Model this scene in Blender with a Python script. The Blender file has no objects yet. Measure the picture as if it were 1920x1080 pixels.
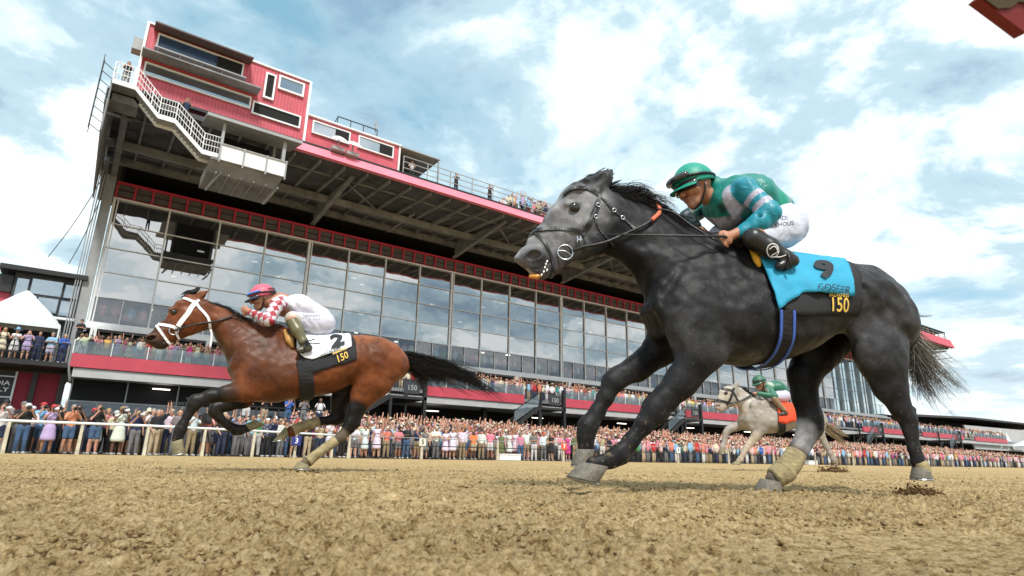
import bpy, math, random
import numpy as np
from mathutils import Vector
random.seed(7)
S = bpy.context.scene
COL = S.collection
R = math.radians
# ------------------------------------------------------------------ camera
FPX, PCX, PCY = 1110.0, 960.0, 540.0          # focal length in pixels of a 1920 wide picture
CAMZ = 0.10
YAW = R(35.8); PITCH = math.atan(317.4/FPX); ROLL = R(1.03)
def _basis():
    f = np.array([math.sin(YAW)*math.cos(PITCH), math.cos(YAW)*math.cos(PITCH), math.sin(PITCH)])
    r0 = np.array([math.cos(YAW), -math.sin(YAW), 0.0]); u0 = np.cross(r0, f)
    r = r0*math.cos(ROLL)+u0*math.sin(ROLL)
    return r, np.cross(r, f), f
CR, CU, CF = _basis()
CP = np.array([0, 0, CAMZ])
cam = bpy.data.cameras.new('camera'); cam_o = bpy.data.objects.new('camera', cam); COL.objects.link(cam_o)
cam.sensor_width = 36; cam.lens = FPX/1920*36; cam.clip_start = .05; cam.clip_end = 6000
cam.dof.use_dof = True; cam.dof.focus_distance = 3.6; cam.dof.aperture_fstop = 8
from mathutils import Matrix
M = Matrix(((CR[0], CU[0], -CF[0], 0), (CR[1], CU[1], -CF[1], 0), (CR[2], CU[2], -CF[2], CAMZ), (0, 0, 0, 1)))
cam_o.matrix_world = M
S.camera = cam_o
def ray(x, y): return CR*(x-PCX)/FPX+CU*(PCY-y)/FPX+CF
def at_depth(x, y, z): return CP+ray(x, y)*z
def on_plane(x, y, p0, n):
    d = ray(x, y); return CP+d*(np.dot(np.asarray(p0)-CP, n)/np.dot(d, n))
def onY(x, y, Y): return on_plane(x, y, (0, Y, 0), np.array([0, 1., 0]))
# ------------------------------------------------------------------ world: sky with broken cloud
SUN_EL, SUN_AZ = R(52), R(200)      # azimuth measured clockwise from +Y: light from behind left of the camera
W = bpy.data.worlds.new("World"); S.world = W; W.use_nodes = True
nt = W.node_tree; nt.nodes.clear()
def N(nt, t, **k):
    n = nt.nodes.new(t)
    for a, b in k.items(): setattr(n, a, b)
    return n
def mth(nt, op, a, b=None, c=None, clamp=False):
    n = N(nt, 'ShaderNodeMath', operation=op); n.use_clamp = clamp
    for i, v in enumerate((a, b, c)):
        if v is None: continue
        if isinstance(v, (int, float)): n.inputs[i].default_value = v
        else: nt.links.new(v, n.inputs[i])
    return n.outputs[0]
def ramp(nt, src, stops, interp='LINEAR'):
    n = N(nt, 'ShaderNodeValToRGB'); n.color_ramp.interpolation = interp
    el = n.color_ramp.elements
    while len(el) < len(stops): el.new(.5)
    for e, (p, c) in zip(el, stops):
        e.position = p; e.color = (c, c, c, 1) if isinstance(c, (int, float)) else (*c, 1)
    nt.links.new(src, n.inputs[0]); return n.outputs[0]
def mixc(nt, f, a, b, mode='MIX'):
    n = N(nt, 'ShaderNodeMix', data_type='RGBA', blend_type=mode)
    for sock, v in ((n.inputs[0], f), (n.inputs[6], a), (n.inputs[7], b)):
        if isinstance(v, (int, float)): sock.default_value = v
        elif isinstance(v, tuple): sock.default_value = (*v, 1)
        else: nt.links.new(v, sock)
    return n.outputs[2]
def noise(nt, vec, scale, detail=4, rough=.55, dist=0, dim='3D'):
    n = N(nt, 'ShaderNodeTexNoise'); n.inputs['Scale'].default_value = scale
    n.inputs['Detail'].default_value = detail; n.inputs['Roughness'].default_value = rough; n.inputs['Distortion'].default_value = dist
    if vec is not None: nt.links.new(vec, n.inputs['Vector'])
    return n.outputs['Fac']
def build_world():
    sky = N(nt, 'ShaderNodeTexSky', sky_type='NISHITA'); sky.sun_disc = False
    sky.sun_elevation = SUN_EL; sky.sun_rotation = SUN_AZ; sky.air_density = 1.0; sky.dust_density = .6; sky.ozone_density = 1.5
    tc = N(nt, 'ShaderNodeTexCoord'); sep = N(nt, 'ShaderNodeSeparateXYZ'); nt.links.new(tc.outputs['Generated'], sep.inputs[0])
    z = mth(nt, 'MAXIMUM', sep.outputs[2], 0.0)
    zz = mth(nt, 'ADD', z, .16)
    cx = mth(nt, 'DIVIDE', sep.outputs[0], zz); cy = mth(nt, 'DIVIDE', sep.outputs[1], zz)
    cv = N(nt, 'ShaderNodeCombineXYZ'); nt.links.new(cx, cv.inputs[0]); nt.links.new(cy, cv.inputs[1]); cv.inputs[2].default_value = SKYSEED
    big = noise(nt, cv.outputs[0], .75, 7, .56, .35)
    fine = noise(nt, cv.outputs[0], 2.1, 9, .6, .3)
    den = mth(nt, 'ADD', mth(nt, 'MULTIPLY', big, .62), mth(nt, 'MULTIPLY', fine, .38))
    back = mth(nt, 'MULTIPLY', sep.outputs[1], -1.0, clamp=True); den = mth(nt, 'ADD', den, mth(nt, 'MULTIPLY', back, .13))
    cover = ramp(nt, den, [(.385, 0.0), (.445, .62), (.50, 1.0)], 'EASE')
    # thicker cloud is greyer underneath; thin edges are bright white
    sh = noise(nt, cv.outputs[0], 1.35, 9, .6, .3)
    shade = ramp(nt, mth(nt, 'ADD', mth(nt, 'MULTIPLY', sh, .62), mth(nt, 'MULTIPLY', fine, .38)), [(.43, (10.6, 10.8, 10.8)), (.485, (7.4, 8.5, 8.9)), (.535, (4.2, 5.7, 6.5)), (.62, (2.3, 3.4, 4.6))], 'EASE')
    skyc = mixc(nt, .55, sky.outputs[0], (2.8, 5.6, 6.8))
    c = mixc(nt, cover, skyc, shade)
    c = mixc(nt, ramp(nt, z, [(0.0, .75), (.12, .25), (.3, 0.0)]), c, (7.2, 7.8, 8.1))
    bg = N(nt, 'ShaderNodeBackground'); bg.inputs[1].default_value = .075
    nt.links.new(c, bg.inputs[0]); out = N(nt, 'ShaderNodeOutputWorld'); nt.links.new(bg.outputs[0], out.inputs[0])
SKYSEED = 3.7
build_world()
sl = bpy.data.lights.new('sun', 'SUN'); sl.energy = 2.3; sl.angle = R(10); sl.color = (1, .955, .89)
so = bpy.data.objects.new('sun', sl); COL.objects.link(so)
_d = Vector((math.sin(SUN_AZ)*math.cos(SUN_EL), math.cos(SUN_AZ)*math.cos(SUN_EL), math.sin(SUN_EL)))
so.rotation_euler = _d.to_track_quat('Z', 'Y').to_euler(); so.location = (-20, -30, 60)
S.view_settings.view_transform = 'Standard'; S.view_settings.look = 'None'; S.view_settings.exposure = 0.92; S.view_settings.gamma = 1
S.render.engine = 'CYCLES'
try:
    S.cycles.max_bounces = 6; S.cycles.transparent_max_bounces = 12; S.cycles.use_denoising = True
except Exception: pass
# ------------------------------------------------------------------ helpers
def col(h):
    if isinstance(h, str):
        h = h.lstrip('#'); c = [int(h[i:i+2], 16)/255 for i in (0, 2, 4)]
        return tuple(x/12.92 if x < .04045 else ((x+.055)/1.055)**2.4 for x in c)
    return tuple(h)
def mat(name, base, rough=.6, var=.15, scale=8, bump=0.0, bscale=30, metal=0, spec=.5, sheen=0, attr=None, objcol=False, emis=None, coat=0):
    m = bpy.data.materials.new(name); m.use_nodes = True; nt = m.node_tree
    b = nt.nodes['Principled BSDF']; tc = N(nt, 'ShaderNodeTexCoord'); v = tc.outputs['Object']
    if attr:
        a = N(nt, 'ShaderNodeAttribute', attribute_name=attr); base_s = a.outputs['Color']
    elif objcol:
        a = N(nt, 'ShaderNodeObjectInfo'); base_s = a.outputs['Color']
    else: base_s = col(base)
    if var > 0:
        n = noise(nt, v, scale, 5, .6)
        k = ramp(nt, n, [(.3, 1-var), (.7, 1+var*.6)])
        base_s = mixc(nt, 1.0, base_s, k, 'MULTIPLY')
    if isinstance(base_s, tuple): b.inputs['Base Color'].default_value = (*base_s, 1)
    else: nt.links.new(base_s, b.inputs['Base Color'])
    b.inputs['Roughness'].default_value = rough; b.inputs['Metallic'].default_value = metal
    b.inputs['Specular IOR Level'].default_value = spec
    if coat: b.inputs['Coat Weight'].default_value = coat; b.inputs['Coat Roughness'].default_value = .1
    if sheen: b.inputs['Sheen Weight'].default_value = sheen; b.inputs['Sheen Roughness'].default_value = .4
    if bump:
        bp = N(nt, 'ShaderNodeBump'); bp.inputs['Strength'].default_value = min(1, bump); bp.inputs['Distance'].default_value = .02
        nt.links.new(noise(nt, v, bscale, 6, .6, .6), bp.inputs['Height']); nt.links.new(bp.outputs[0], b.inputs['Normal'])
    if emis:
        b.inputs['Emission Color'].default_value = (*col(emis[0]), 1); b.inputs['Emission Strength'].default_value = emis[1]
    return m
def tag(o, label=None, cat=None, group=None, kind=None):
    if label: o['label'] = label
    if cat: o['category'] = cat
    if group: o['group'] = group
    if kind: o['kind'] = kind
    return o
def empty(name, loc=(0, 0, 0), rz=0.0, parent=None):
    o = bpy.data.objects.new(name, None); COL.objects.link(o); o.location = loc; o.rotation_euler = (0, 0, rz); o.empty_display_size = .2
    if parent: o.parent = parent
    return o
def mesh_obj(name, verts, faces, mats, parent=None, smooth=False, mi=None, colors=None, cname='coat', loc=None, quads=False):
    me = bpy.data.meshes.new(name)
    if isinstance(verts, np.ndarray) and isinstance(faces, np.ndarray):
        me.vertices.add(len(verts)); me.vertices.foreach_set('co', verts.astype(np.float32).ravel())
        k = faces.shape[1]; me.loops.add(faces.size); me.loops.foreach_set('vertex_index', faces.astype(np.int32).ravel())
        me.polygons.add(len(faces)); me.polygons.foreach_set('loop_start', np.arange(0, faces.size, k, dtype=np.int32))
        try: me.polygons.foreach_set('loop_total', np.full(len(faces), k, dtype=np.int32))
        except Exception: pass
        me.update(calc_edges=True); me.validate()
    else:
        me.from_pydata([tuple(map(float, v)) for v in verts], [], [tuple(int(i) for i in f) for f in faces]); me.update()
    if not isinstance(mats, (list, tuple)): mats = [mats]
    for m in mats: me.materials.append(m)
    if mi is not None: me.polygons.foreach_set('material_index', np.asarray(mi, dtype=np.int32))
    if smooth: me.polygons.foreach_set('use_smooth', np.ones(len(me.polygons), dtype=bool))
    if colors is not None:
        at = me.color_attributes.new(cname, 'FLOAT_COLOR', 'POINT')
        c4 = np.ones((len(me.vertices), 4), np.float32); c4[:, :3] = colors; at.data.foreach_set('color', c4.ravel())
    o = bpy.data.objects.new(name, me); COL.objects.link(o)
    if parent: o.parent = parent
    if loc is not None: o.location = loc
    return o
class MB:
    """collects boxes, bars, prisms and tubes into one mesh"""
    def __init__(s): s.v = []; s.f = []; s.m = []
    def quadbox(s, p, m=0):      # p: 8 points, bottom 4 ccw then top 4
        b = len(s.v); s.v += [tuple(map(float, q)) for q in p]
        s.f += [(b+3, b+2, b+1, b), (b+4, b+5, b+6, b+7), (b, b+1, b+5, b+4), (b+1, b+2, b+6, b+5), (b+2, b+3, b+7, b+6), (b+3, b, b+4, b+7)]
        s.m += [m]*6; return s
    def box(s, x0, x1, y0, y1, z0, z1, m=0):
        return s.quadbox([(x0, y0, z0), (x1, y0, z0), (x1, y1, z0), (x0, y1, z0), (x0, y0, z1), (x1, y0, z1), (x1, y1, z1), (x0, y1, z1)], m)
    def bar(s, a, b, w, h=None, m=0, up=(0, 0, 1)):
        a = np.array(a, float); b = np.array(b, float); d = b-a; L = np.linalg.norm(d)
        if L < 1e-6: return s
        d /= L; h = h or w; u = np.array(up, float)
        if abs(d@u) > .97: u = np.array([1., 0, 0])
        r = np.cross(d, u); r /= np.linalg.norm(r); u = np.cross(r, d)
        P = []
        for c in (a, b):
            for i, j in ((-1, -1), (1, -1), (1, 1), (-1, 1)): P.append(c+r*w/2*i+u*h/2*j)
        return s.quadbox(P, m)
    def tube(s, pts, r, n=6, m=0, r2=None, cap=True):
        pts = [np.array(p, float) for p in pts]; k = len(pts); base = len(s.v)
        rad = [r[i] if hasattr(r, '__len__') else (r+(r2-r)*i/(k-1) if r2 is not None else r) for i in range(k)]
        u = None
        for i, p in enumerate(pts):
            d = pts[min(i+1, k-1)]-pts[max(i-1, 0)]; d = d/(np.linalg.norm(d)+1e-9)
            if u is None:
                u = np.cross(d, (0, 0, 1.)); 
                if np.linalg.norm(u) < .1: u = np.cross(d, (1., 0, 0))
            u = u-d*(u@d); u /= np.linalg.norm(u)+1e-9; w = np.cross(d, u)
            for j in range(n):
                a = 2*math.pi*j/n; s.v.append(tuple(p+(u*math.cos(a)+w*math.sin(a))*rad[i]))
        for i in range(k-1):
            for j in range(n):
                a = base+i*n+j; b = base+i*n+(j+1) % n
                s.f.append((a, b, b+n, a+n)); s.m.append(m)
        if cap:
            s.f.append(tuple(base+j for j in range(n))[::-1]); s.f.append(tuple(base+(k-1)*n+j for j in range(n))); s.m += [m, m]
        return s
    def poly(s, pts, m=0):
        b = len(s.v); s.v += [tuple(map(float, p)) for p in pts]; s.f.append(tuple(range(b, b+len(pts)))); s.m.append(m); return s
    def prism(s, pts, ext, m=0):
        b = len(s.v); n = len(pts); e = np.array(ext, float)
        s.v += [tuple(map(float, p)) for p in pts]+[tuple(np.array(p, float)+e) for p in pts]
        s.f += [tuple(range(b, b+n))[::-1], tuple(range(b+n, b+2*n))]+[(b+i, b+(i+1) % n, b+n+(i+1) % n, b+n+i) for i in range(n)]
        s.m += [m]*(n+2); return s
    def build(s, name, mats, parent=None, smooth=False, loc=None):
        return mesh_obj(name, s.v, s.f, mats, parent, smooth, s.m, loc=loc)
# ------------------------------------------------------------------ implicit surfaces: bodies grown as one continuous skin
class Field:
    def __init__(s, lo, hi, h):
        s.lo = np.array(lo, float); s.h = h; s.n = np.ceil((np.array(hi)-s.lo)/h).astype(int)+1
        s.f = np.full(s.n, 1.0, np.float32)
    def box(s, lo, hi):
        a = np.clip(np.floor((np.array(lo)-s.lo)/s.h).astype(int), 0, s.n-1); b = np.clip(np.ceil((np.array(hi)-s.lo)/s.h).astype(int)+1, 1, s.n)
        sl = tuple(slice(i, j) for i, j in zip(a, b))
        ax = [(s.lo[i]+s.h*np.arange(a[i], b[i])).astype(np.float32) for i in range(3)]
        return sl, ax[0][:, None, None], ax[1][None, :, None], ax[2][None, None, :]
    def comb(s, sl, d, k, op):
        g = s.f[sl]
        if op == 'u':
            if k > 0:
                hh = np.clip(.5+.5*(g-d)/k, 0, 1); s.f[sl] = g*(1-hh)+d*hh-k*hh*(1-hh)
            else: s.f[sl] = np.minimum(g, d)
        else:
            if k > 0:
                hh = np.clip(.5-.5*(g+d)/k, 0, 1); s.f[sl] = g*(1-hh)-d*hh+k*hh*(1-hh)
            else: s.f[sl] = np.maximum(g, -d)
    def cone(s, a, b, ra, rb, k=.02, q=(1, 1, 1), op='u'):
        """tapered capsule a-b; q = stretch of the cross-section per axis (x, y, z)"""
        a = np.array(a, float); b = np.array(b, float); q = np.array(q, float)
        m = max(ra, rb)*q.max()+k+3*s.h
        sl, X, Y, Z = s.box(np.minimum(a, b)-m, np.maximum(a, b)+m)
        A = a/q; B = b/q; D = B-A; L = float(D@D)+1e-12
        x = X/q[0]-A[0]; y = Y/q[1]-A[1]; z = Z/q[2]-A[2]
        t = np.clip((x*D[0]+y*D[1]+z*D[2])/L, 0, 1)
        d = np.sqrt((x-t*D[0])**2+(y-t*D[1])**2+(z-t*D[2])**2)-(ra+(rb-ra)*t)
        s.comb(sl, (d*q.min()).astype(np.float32), k, op); return s
    def ell(s, c, r, k=.02, rot=None, op='u'):
        c = np.array(c, float); r = np.array(r, float); m = r.max()+k+3*s.h
        sl, X, Y, Z = s.box(c-m, c+m)
        x, y, z = X-c[0], Y-c[1], Z-c[2]
        if rot is not None:      # rotation in the x-z plane (pitch)
            cs, sn = math.cos(rot), math.sin(rot); x, z = x*cs+z*sn, -x*sn+z*cs
        k0 = np.sqrt((x/r[0])**2+(y/r[1])**2+(z/r[2])**2)
        s.comb(sl, ((k0-1)*r.min()).astype(np.float32), k, op); return s
    def chain(s, pts, rs, k=.02, q=(1, 1, 1)):
        for i in range(len(pts)-1): s.cone(pts[i], pts[i+1], rs[i], rs[i+1], k, q)
        return s
    def loft(s, O, D, st, k=.03, y0=0.0, n=2.0):
        """body section along axis O + u*D in the x-z plane; stations (u, vtop, vbot, halfwidth, egg)"""
        O = np.array(O, float); D = np.array(D, float); D = D/np.linalg.norm(D); P = np.array([-D[1], D[0]])
        if P[1] < 0: P = -P
        st = np.array(st, float); st = st[np.argsort(st[:, 0])]; m = .12+k
        cor = np.array([O+u*D+v*P for u, vt, vb, w, e in st for v in (vt, vb)])
        w = st[:, 3].max()*1.3
        lo = np.array([cor[:, 0].min()-m, y0-w-m, cor[:, 1].min()-m]); hi = np.array([cor[:, 0].max()+m, y0+w+m, cor[:, 1].max()+m])
        sl, X, Y, Z = s.box(lo, hi)
        x = X[:, 0, 0][:, None]-O[0]; z = Z[0, 0, :][None, :]-O[1]
        u = x*D[0]+z*D[1]; v = x*P[0]+z*P[1]
        uu = np.linspace(st[0, 0], st[-1, 0], 200); tab = []
        for c in range(1, 5): tab.append(smooth_interp(uu, st[:, 0], st[:, c]))
        uc = np.clip(u, st[0, 0], st[-1, 0]); over = np.abs(u-uc)
        vt, vb, hw, eg = [np.interp(uc, uu, t) for t in tab]
        c = (vt+vb)/2; a = np.maximum((vt-vb)/2, .004); vn = (v-c)/a
        hw = np.maximum(hw*(1-eg*np.clip(vn, -1.2, 1.2)), .004)
        wn = np.abs(Y[:, :, :]-y0)/hw[:, None, :]
        k0 = (np.abs(vn)[:, None, :]**n+wn**n)**(1/n)
        d = (k0-1)*np.minimum(a, hw)[:, None, :]
        ov = over[:, None, :]
        d = np.where(ov > 0, np.sqrt(np.maximum(d, 0)**2+ov**2)+np.minimum(d, 0)*0, d)
        s.comb(sl, d.astype(np.float32), k, 'u'); return s
    def sample(s, p):
        q = (np.asarray(p)-s.lo)/s.h; i = np.floor(q).astype(int); i = np.clip(i, 0, s.n-2); t = np.clip(q-i, 0, 1); r = 0
        for a in (0, 1):
            for b in (0, 1):
                for c in (0, 1):
                    w = (t[..., 0] if a else 1-t[..., 0])*(t[..., 1] if b else 1-t[..., 1])*(t[..., 2] if c else 1-t[..., 2])
                    r = r+w*s.f[i[..., 0]+a, i[..., 1]+b, i[..., 2]+c]
        return r
    def mesh(s):
        F = s.f; ins = F < 0; nx, ny, nz = F.shape
        c = np.zeros((nx-1, ny-1, nz-1), np.int8)
        for a in (0, 1):
            for b in (0, 1):
                for d in (0, 1): c += ins[a:nx-1+a, b:ny-1+b, d:nz-1+d]
        act = (c > 0) & (c < 8); idx = np.argwhere(act); ids = np.full(act.shape, -1, np.int32); ids[act] = np.arange(len(idx))
        acc = np.zeros((len(idx), 3)); cnt = np.zeros(len(idx))
        cor = [(a, b, d) for a in (0, 1) for b in (0, 1) for d in (0, 1)]
        for p in cor:
            for ax in range(3):
                if p[ax]: continue
                q = list(p); q[ax] = 1
                f0 = F[idx[:, 0]+p[0], idx[:, 1]+p[1], idx[:, 2]+p[2]]; f1 = F[idx[:, 0]+q[0], idx[:, 1]+q[1], idx[:, 2]+q[2]]
                cr = (f0 < 0) != (f1 < 0); t = np.where(cr, f0/np.where(cr, f0-f1, 1), 0)
                pt = np.tile(np.array(p, float), (len(idx), 1)); pt[:, ax] = t
                acc += pt*cr[:, None]; cnt += cr
        V = s.lo+(idx+acc/cnt[:, None])*s.h
        Q = []
        for ax in range(3):
            sl0 = [slice(1, -1)]*3; sl1 = [slice(1, -1)]*3
            sl0[ax] = slice(0, -1); sl1[ax] = slice(1, None)
            A = ins[tuple(sl0)]; B = ins[tuple(sl1)]; e = np.argwhere(A != B); pos = A[A != B]
            off = np.ones(3, int); off[ax] = 0; e = e+off
            o1, o2 = [(1, 2), (2, 0), (0, 1)][ax]
            def g(d1, d2):
                w = e.copy(); w[:, o1] -= d1; w[:, o2] -= d2; return ids[w[:, 0], w[:, 1], w[:, 2]]
            q = np.stack([g(1, 1), g(0, 1), g(0, 0), g(1, 0)], 1)
            q[~pos] = q[~pos][:, ::-1]; Q.append(q)
        Q = np.concatenate(Q); Q = Q[(Q >= 0).all(1)]
        return V, Q
def smooth_interp(x, xp, fp):
    """monotone-ish cubic through points"""
    n = len(xp); d = np.diff(fp)/np.maximum(np.diff(xp), 1e-9); m = np.zeros(n)
    m[0], m[-1] = d[0], d[-1]
    if n > 2: m[1:-1] = np.where(d[:-1]*d[1:] > 0, 2*d[:-1]*d[1:]/(d[:-1]+d[1:]+1e-12*np.sign(d[:-1]+d[1:]+1e-20)), 0)
    i = np.clip(np.searchsorted(xp, x)-1, 0, n-2); h = xp[i+1]-xp[i]; t = np.clip((x-xp[i])/np.maximum(h, 1e-9), 0, 1)
    return (1+2*t)*(1-t)**2*fp[i]+t*(1-t)**2*h*m[i]+t*t*(3-2*t)*fp[i+1]+t*t*(t-1)*h*m[i+1]
def seg_dist(V, a, b):
    a = np.array(a, float); b = np.array(b, float); d = b-a; t = np.clip(((V-a)@d)/(d@d+1e-12), 0, 1)
    return np.linalg.norm(V-(a+t[:, None]*d), axis=1)
def paint(V, base, strokes):
    C = np.tile(np.array(base, float), (len(V), 1))
    for a, b, r, soft, c, amt in strokes:
        w = np.clip((r+soft-seg_dist(V, a, b))/soft, 0, 1); w = w*w*(3-2*w)*amt
        C = C*(1-w[:, None])+np.array(c)*w[:, None]
    return C
class Frame:
    """upright plane in which an animal or rider is laid out; local x = along it, y = away from the viewer side, z = up"""
    def __init__(s, x, y, depth, ang):
        P = at_depth(x, y, depth); s.a = R(ang); s.ax = np.array([math.cos(s.a), math.sin(s.a), 0]); s.n = np.array([-s.ax[1], s.ax[0], 0])
        s.P = np.array([P[0], P[1], 0.0])
    def L(s, x, y, w=0.0):
        q = on_plane(x, y, s.P+s.n*w, s.n)-s.P; return np.array([q@s.ax, w, q[2]])
    def depth(s, l): return float((s.W(l)-CP)@CF)
    def W(s, l): return s.P+s.ax*l[0]+s.n*l[1]+np.array([0, 0, l[2]])
    def r(s, px, l): return px*s.depth(l)/FPX
    def local_ray(s, x, y):
        d = ray(x, y); o = CP-s.P
        return np.array([o@s.ax, o@s.n, o[2]]), np.array([d@s.ax, d@s.n, d[2]])
    def root(s, name, z=0.0):
        return empty(name, (s.P[0], s.P[1], z), s.a)
def cast(fr, fld, x, y, off=0.0):
    """where the sight line through (x, y) meets the body, in local coordinates, lifted off it by off"""
    o, d = fr.local_ray(x, y); d = d/np.linalg.norm(d)
    t0 = np.linalg.norm(o)*.55; ts = np.arange(t0, np.linalg.norm(o)*1.6, fld.h*.5)
    P = o+ts[:, None]*d; v = fld.sample(P); inside = ((P > fld.lo) & (P < fld.lo+(fld.n-1)*fld.h)).all(1)
    hit = np.where((v < off) & inside)[0]
    if len(hit) == 0: return None
    return P[hit[0]]
# ------------------------------------------------------------------ horses
def outline_stations(fr, ax0, ax1, top, bot, widths, n=14):
    O = fr.L(*ax0)[[0, 2]]; E = fr.L(*ax1)[[0, 2]]; D = E-O; Ln = np.linalg.norm(D); D = D/Ln
    P = np.array([-D[1], D[0]]); 
    if P[1] < 0: P = -P
    def uv(pts):
        q = np.array([fr.L(*p)[[0, 2]] for p in pts])-O; u = q@D; v = q@P; o = np.argsort(u); return u[o], v[o]
    ut, vt = uv(top); ub, vb = uv(bot)
    lo = max(min(ut[0], ub[0]), -1e9); hi = max(ut[-1], ub[-1]); us = np.linspace(min(ut[0], ub[0]), hi, n)
    T = np.interp(us, ut, vt); B = np.interp(us, ub, vb)
    wu = [lo+(hi-lo)*w[0] for w in widths]; Wd = smooth_interp(us, np.array(wu), np.array([w[1] for w in widths])); Eg = np.interp(us, wu, [w[2] for w in widths])
    return O, D, [(u, max(t, b+.01), min(b, t-.01), w, e) for u, t, b, w, e in zip(us, T, B, Wd, Eg)]
def limb(fr, fld, nodes, k=.012, q=.8, sc=1.0):
    """nodes (x, y, w, r_px[, q])"""
    pts = []; 
    for nd in nodes:
        l = fr.L(nd[0], nd[1], nd[2]); pts.append((l, fr.r(nd[3], l)*sc, nd[4] if len(nd) > 4 else q))
    for a, b in zip(pts[:-1], pts[1:]):
        qq = (a[2]+b[2])/2
        fld.cone(a[0], b[0], a[1], b[1], k+.25*min(a[1], b[1]), (1, qq, 1))
    return pts
def hoof(fr, w, cf, cb, sf, sb, mats, parent, name='hoof', wid=.056):
    """wall from the coronet (front, back) down to the sole (front, back)"""
    a, b, c, d = [fr.L(*p, w) for p in (cf, cb, sf, sb)]
    lc = np.linalg.norm(b-a); ls = np.linalg.norm(d-c)
    V = []; F = []; n = 20; rings = [(0, .93), (.04, 1.02), (.5, 1.0), (.93, 1.0), (1, .985)]
    for t, g in rings:
        f = a*(1-t)+c*t; k = b*(1-t)+d*t; cen = (f+k)/2; ax = (k-f)/2; wl = (lc*.46*(1-t)+ls*.45*t)
        for j in range(n):
            th = 2*math.pi*j/n; x = math.cos(th); y = math.sin(th)
            if x > .55: x = .55+(x-.55)*.6    # squared heels at the back
            V.append(cen+ax*x*g+np.array([0, 1, 0])*y*wl*g*(1-.12*max(x, 0)))
    m = len(rings)
    for i in range(m-1):
        for j in range(n): F.append((i*n+j, i*n+(j+1) % n, (i+1)*n+(j+1) % n, (i+1)*n+j))
    F.append(tuple(range(n))[::-1]); F.append(tuple((m-1)*n+j for j in range(n)))
    o = mesh_obj(name, V, F, mats, parent, smooth=True)
    # horseshoe: a thin metal rim on the sole
    mb = MB(); cen = (c+d)/2; ax = (d-c)/2; nrm = np.cross(ax, (0, 1, 0)); nrm /= np.linalg.norm(nrm)
    if nrm@(cen-(a+b)/2) < 0: nrm = -nrm
    pts = [cen-ax*math.cos(t)*.9+np.array([0, 1, 0])*math.sin(t)*ls*.40+nrm*.004 for t in np.linspace(-2.5, 2.5, 17)]
    mb.tube(pts, .006, 6); mb.build('horseshoe', M_STEEL, o)
    return o
def wrap(fr, pts, r, mats, parent, name='leg_wrap', n=14):
    """cloth wound round a lower leg: slightly lumpy sleeve along local points"""
    pts = [np.array(p) for p in pts]; mb = MB(); P = []; Rr = []; k = 22
    rng = random.Random(int(abs(pts[0][0])*1000))
    for i in range(k+1):
        t = i/k*(len(pts)-1); j = min(int(t), len(pts)-2); f = t-j
        P.append(pts[j]*(1-f)+pts[j+1]*f); rr = r[j]*(1-f)+r[j+1]*f
        Rr.append(rr*(1+.02*math.sin(i*1.9)+.025*rng.random())*(.93 if i in (0, k) else 1))
    mb.tube(P, Rr, n); return mb.build(name, mats, parent, smooth=True)
def strap(fr, fld, px, wd, mats, parent, name, off=.006, thick=.35, mirror=False, closed=False, dens=6, up=None):
    """leather strap laid over the body along pixel way-points"""
    P = []
    for a, b in zip(px[:-1], px[1:]):
        for i in range(dens):
            t = i/dens; c = cast(fr, fld, a[0]*(1-t)+b[0]*t, a[1]*(1-t)+b[1]*t, off)
            if c is not None: P.append(c)
    c = cast(fr, fld, *px[-1], off)
    if c is not None: P.append(c)
    if len(P) < 3: return None
    Q = np.array(P); 
    for _ in range(2):
        Q[1:-1] = (Q[:-2]+2*Q[1:-1]+Q[2:])/4
    if mirror:
        Q2 = Q.copy(); Q2[:, 1] *= -1; ribbon(Q2, fld, wd, wd*thick).build(name, mats, parent)
    return ribbon(Q, fld, wd, wd*thick).build(name, mats, parent, smooth=False)
def ribbon(Q, fld, w, t, mb=None):
    mb = mb or MB(); b = len(mb.v); n = len(Q)
    for i in range(n):
        d = Q[min(i+1, n-1)]-Q[max(i-1, 0)]; d = d/(np.linalg.norm(d)+1e-9)
        e = fld.h*1.5; p = Q[i]
        g = np.array([fld.sample(p+v)-fld.sample(p-v) for v in (np.array([e, 0, 0]), np.array([0, e, 0]), np.array([0, 0, e]))]).ravel()
        g = g/(np.linalg.norm(g)+1e-9); g = g-d*(g@d); g /= np.linalg.norm(g)+1e-9; s = np.cross(d, g)
        for a, c in ((-1, -1), (1, -1), (1, 1), (-1, 1)): mb.v.append(tuple(p+s*w/2*a+g*t/2*c))
    for i in range(n-1):
        for j in range(4):
            a = b+i*4+j; c = b+i*4+(j+1) % 4; mb.f.append((a, c, c+4, a+4)); mb.m.append(0)
    mb.f.append((b+3, b+2, b+1, b)); mb.f.append((b+4*n-4, b+4*n-3, b+4*n-2, b+4*n-1)); mb.m += [0, 0]
    return mb
def strands(curves, r, mats, parent, name, n=3, smooth=True):
    mb = MB()
    for pts in curves:
        k = len(pts); mb.tube(pts, [r*(1-.85*i/(k-1))*(1 if i else .8) for i in range(k)], n, cap=False)
    return mb.build(name, mats, parent, smooth=smooth)
def bez(p, n=10):
    """Catmull-Rom through points"""
    p = [np.array(q, float) for q in p]; p = [2*p[0]-p[1]]+p+[2*p[-1]-p[-2]]; out = []
    for i in range(1, len(p)-2):
        for j in range(n):
            t = j/n; out.append(.5*(2*p[i]+(p[i+1]-p[i-1])*t+(2*p[i-1]-5*p[i]+4*p[i+1]-p[i+2])*t*t+(3*p[i]-p[i-1]-3*p[i+1]+p[i+2])*t**3))
    out.append(p[-2]); return out
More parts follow.
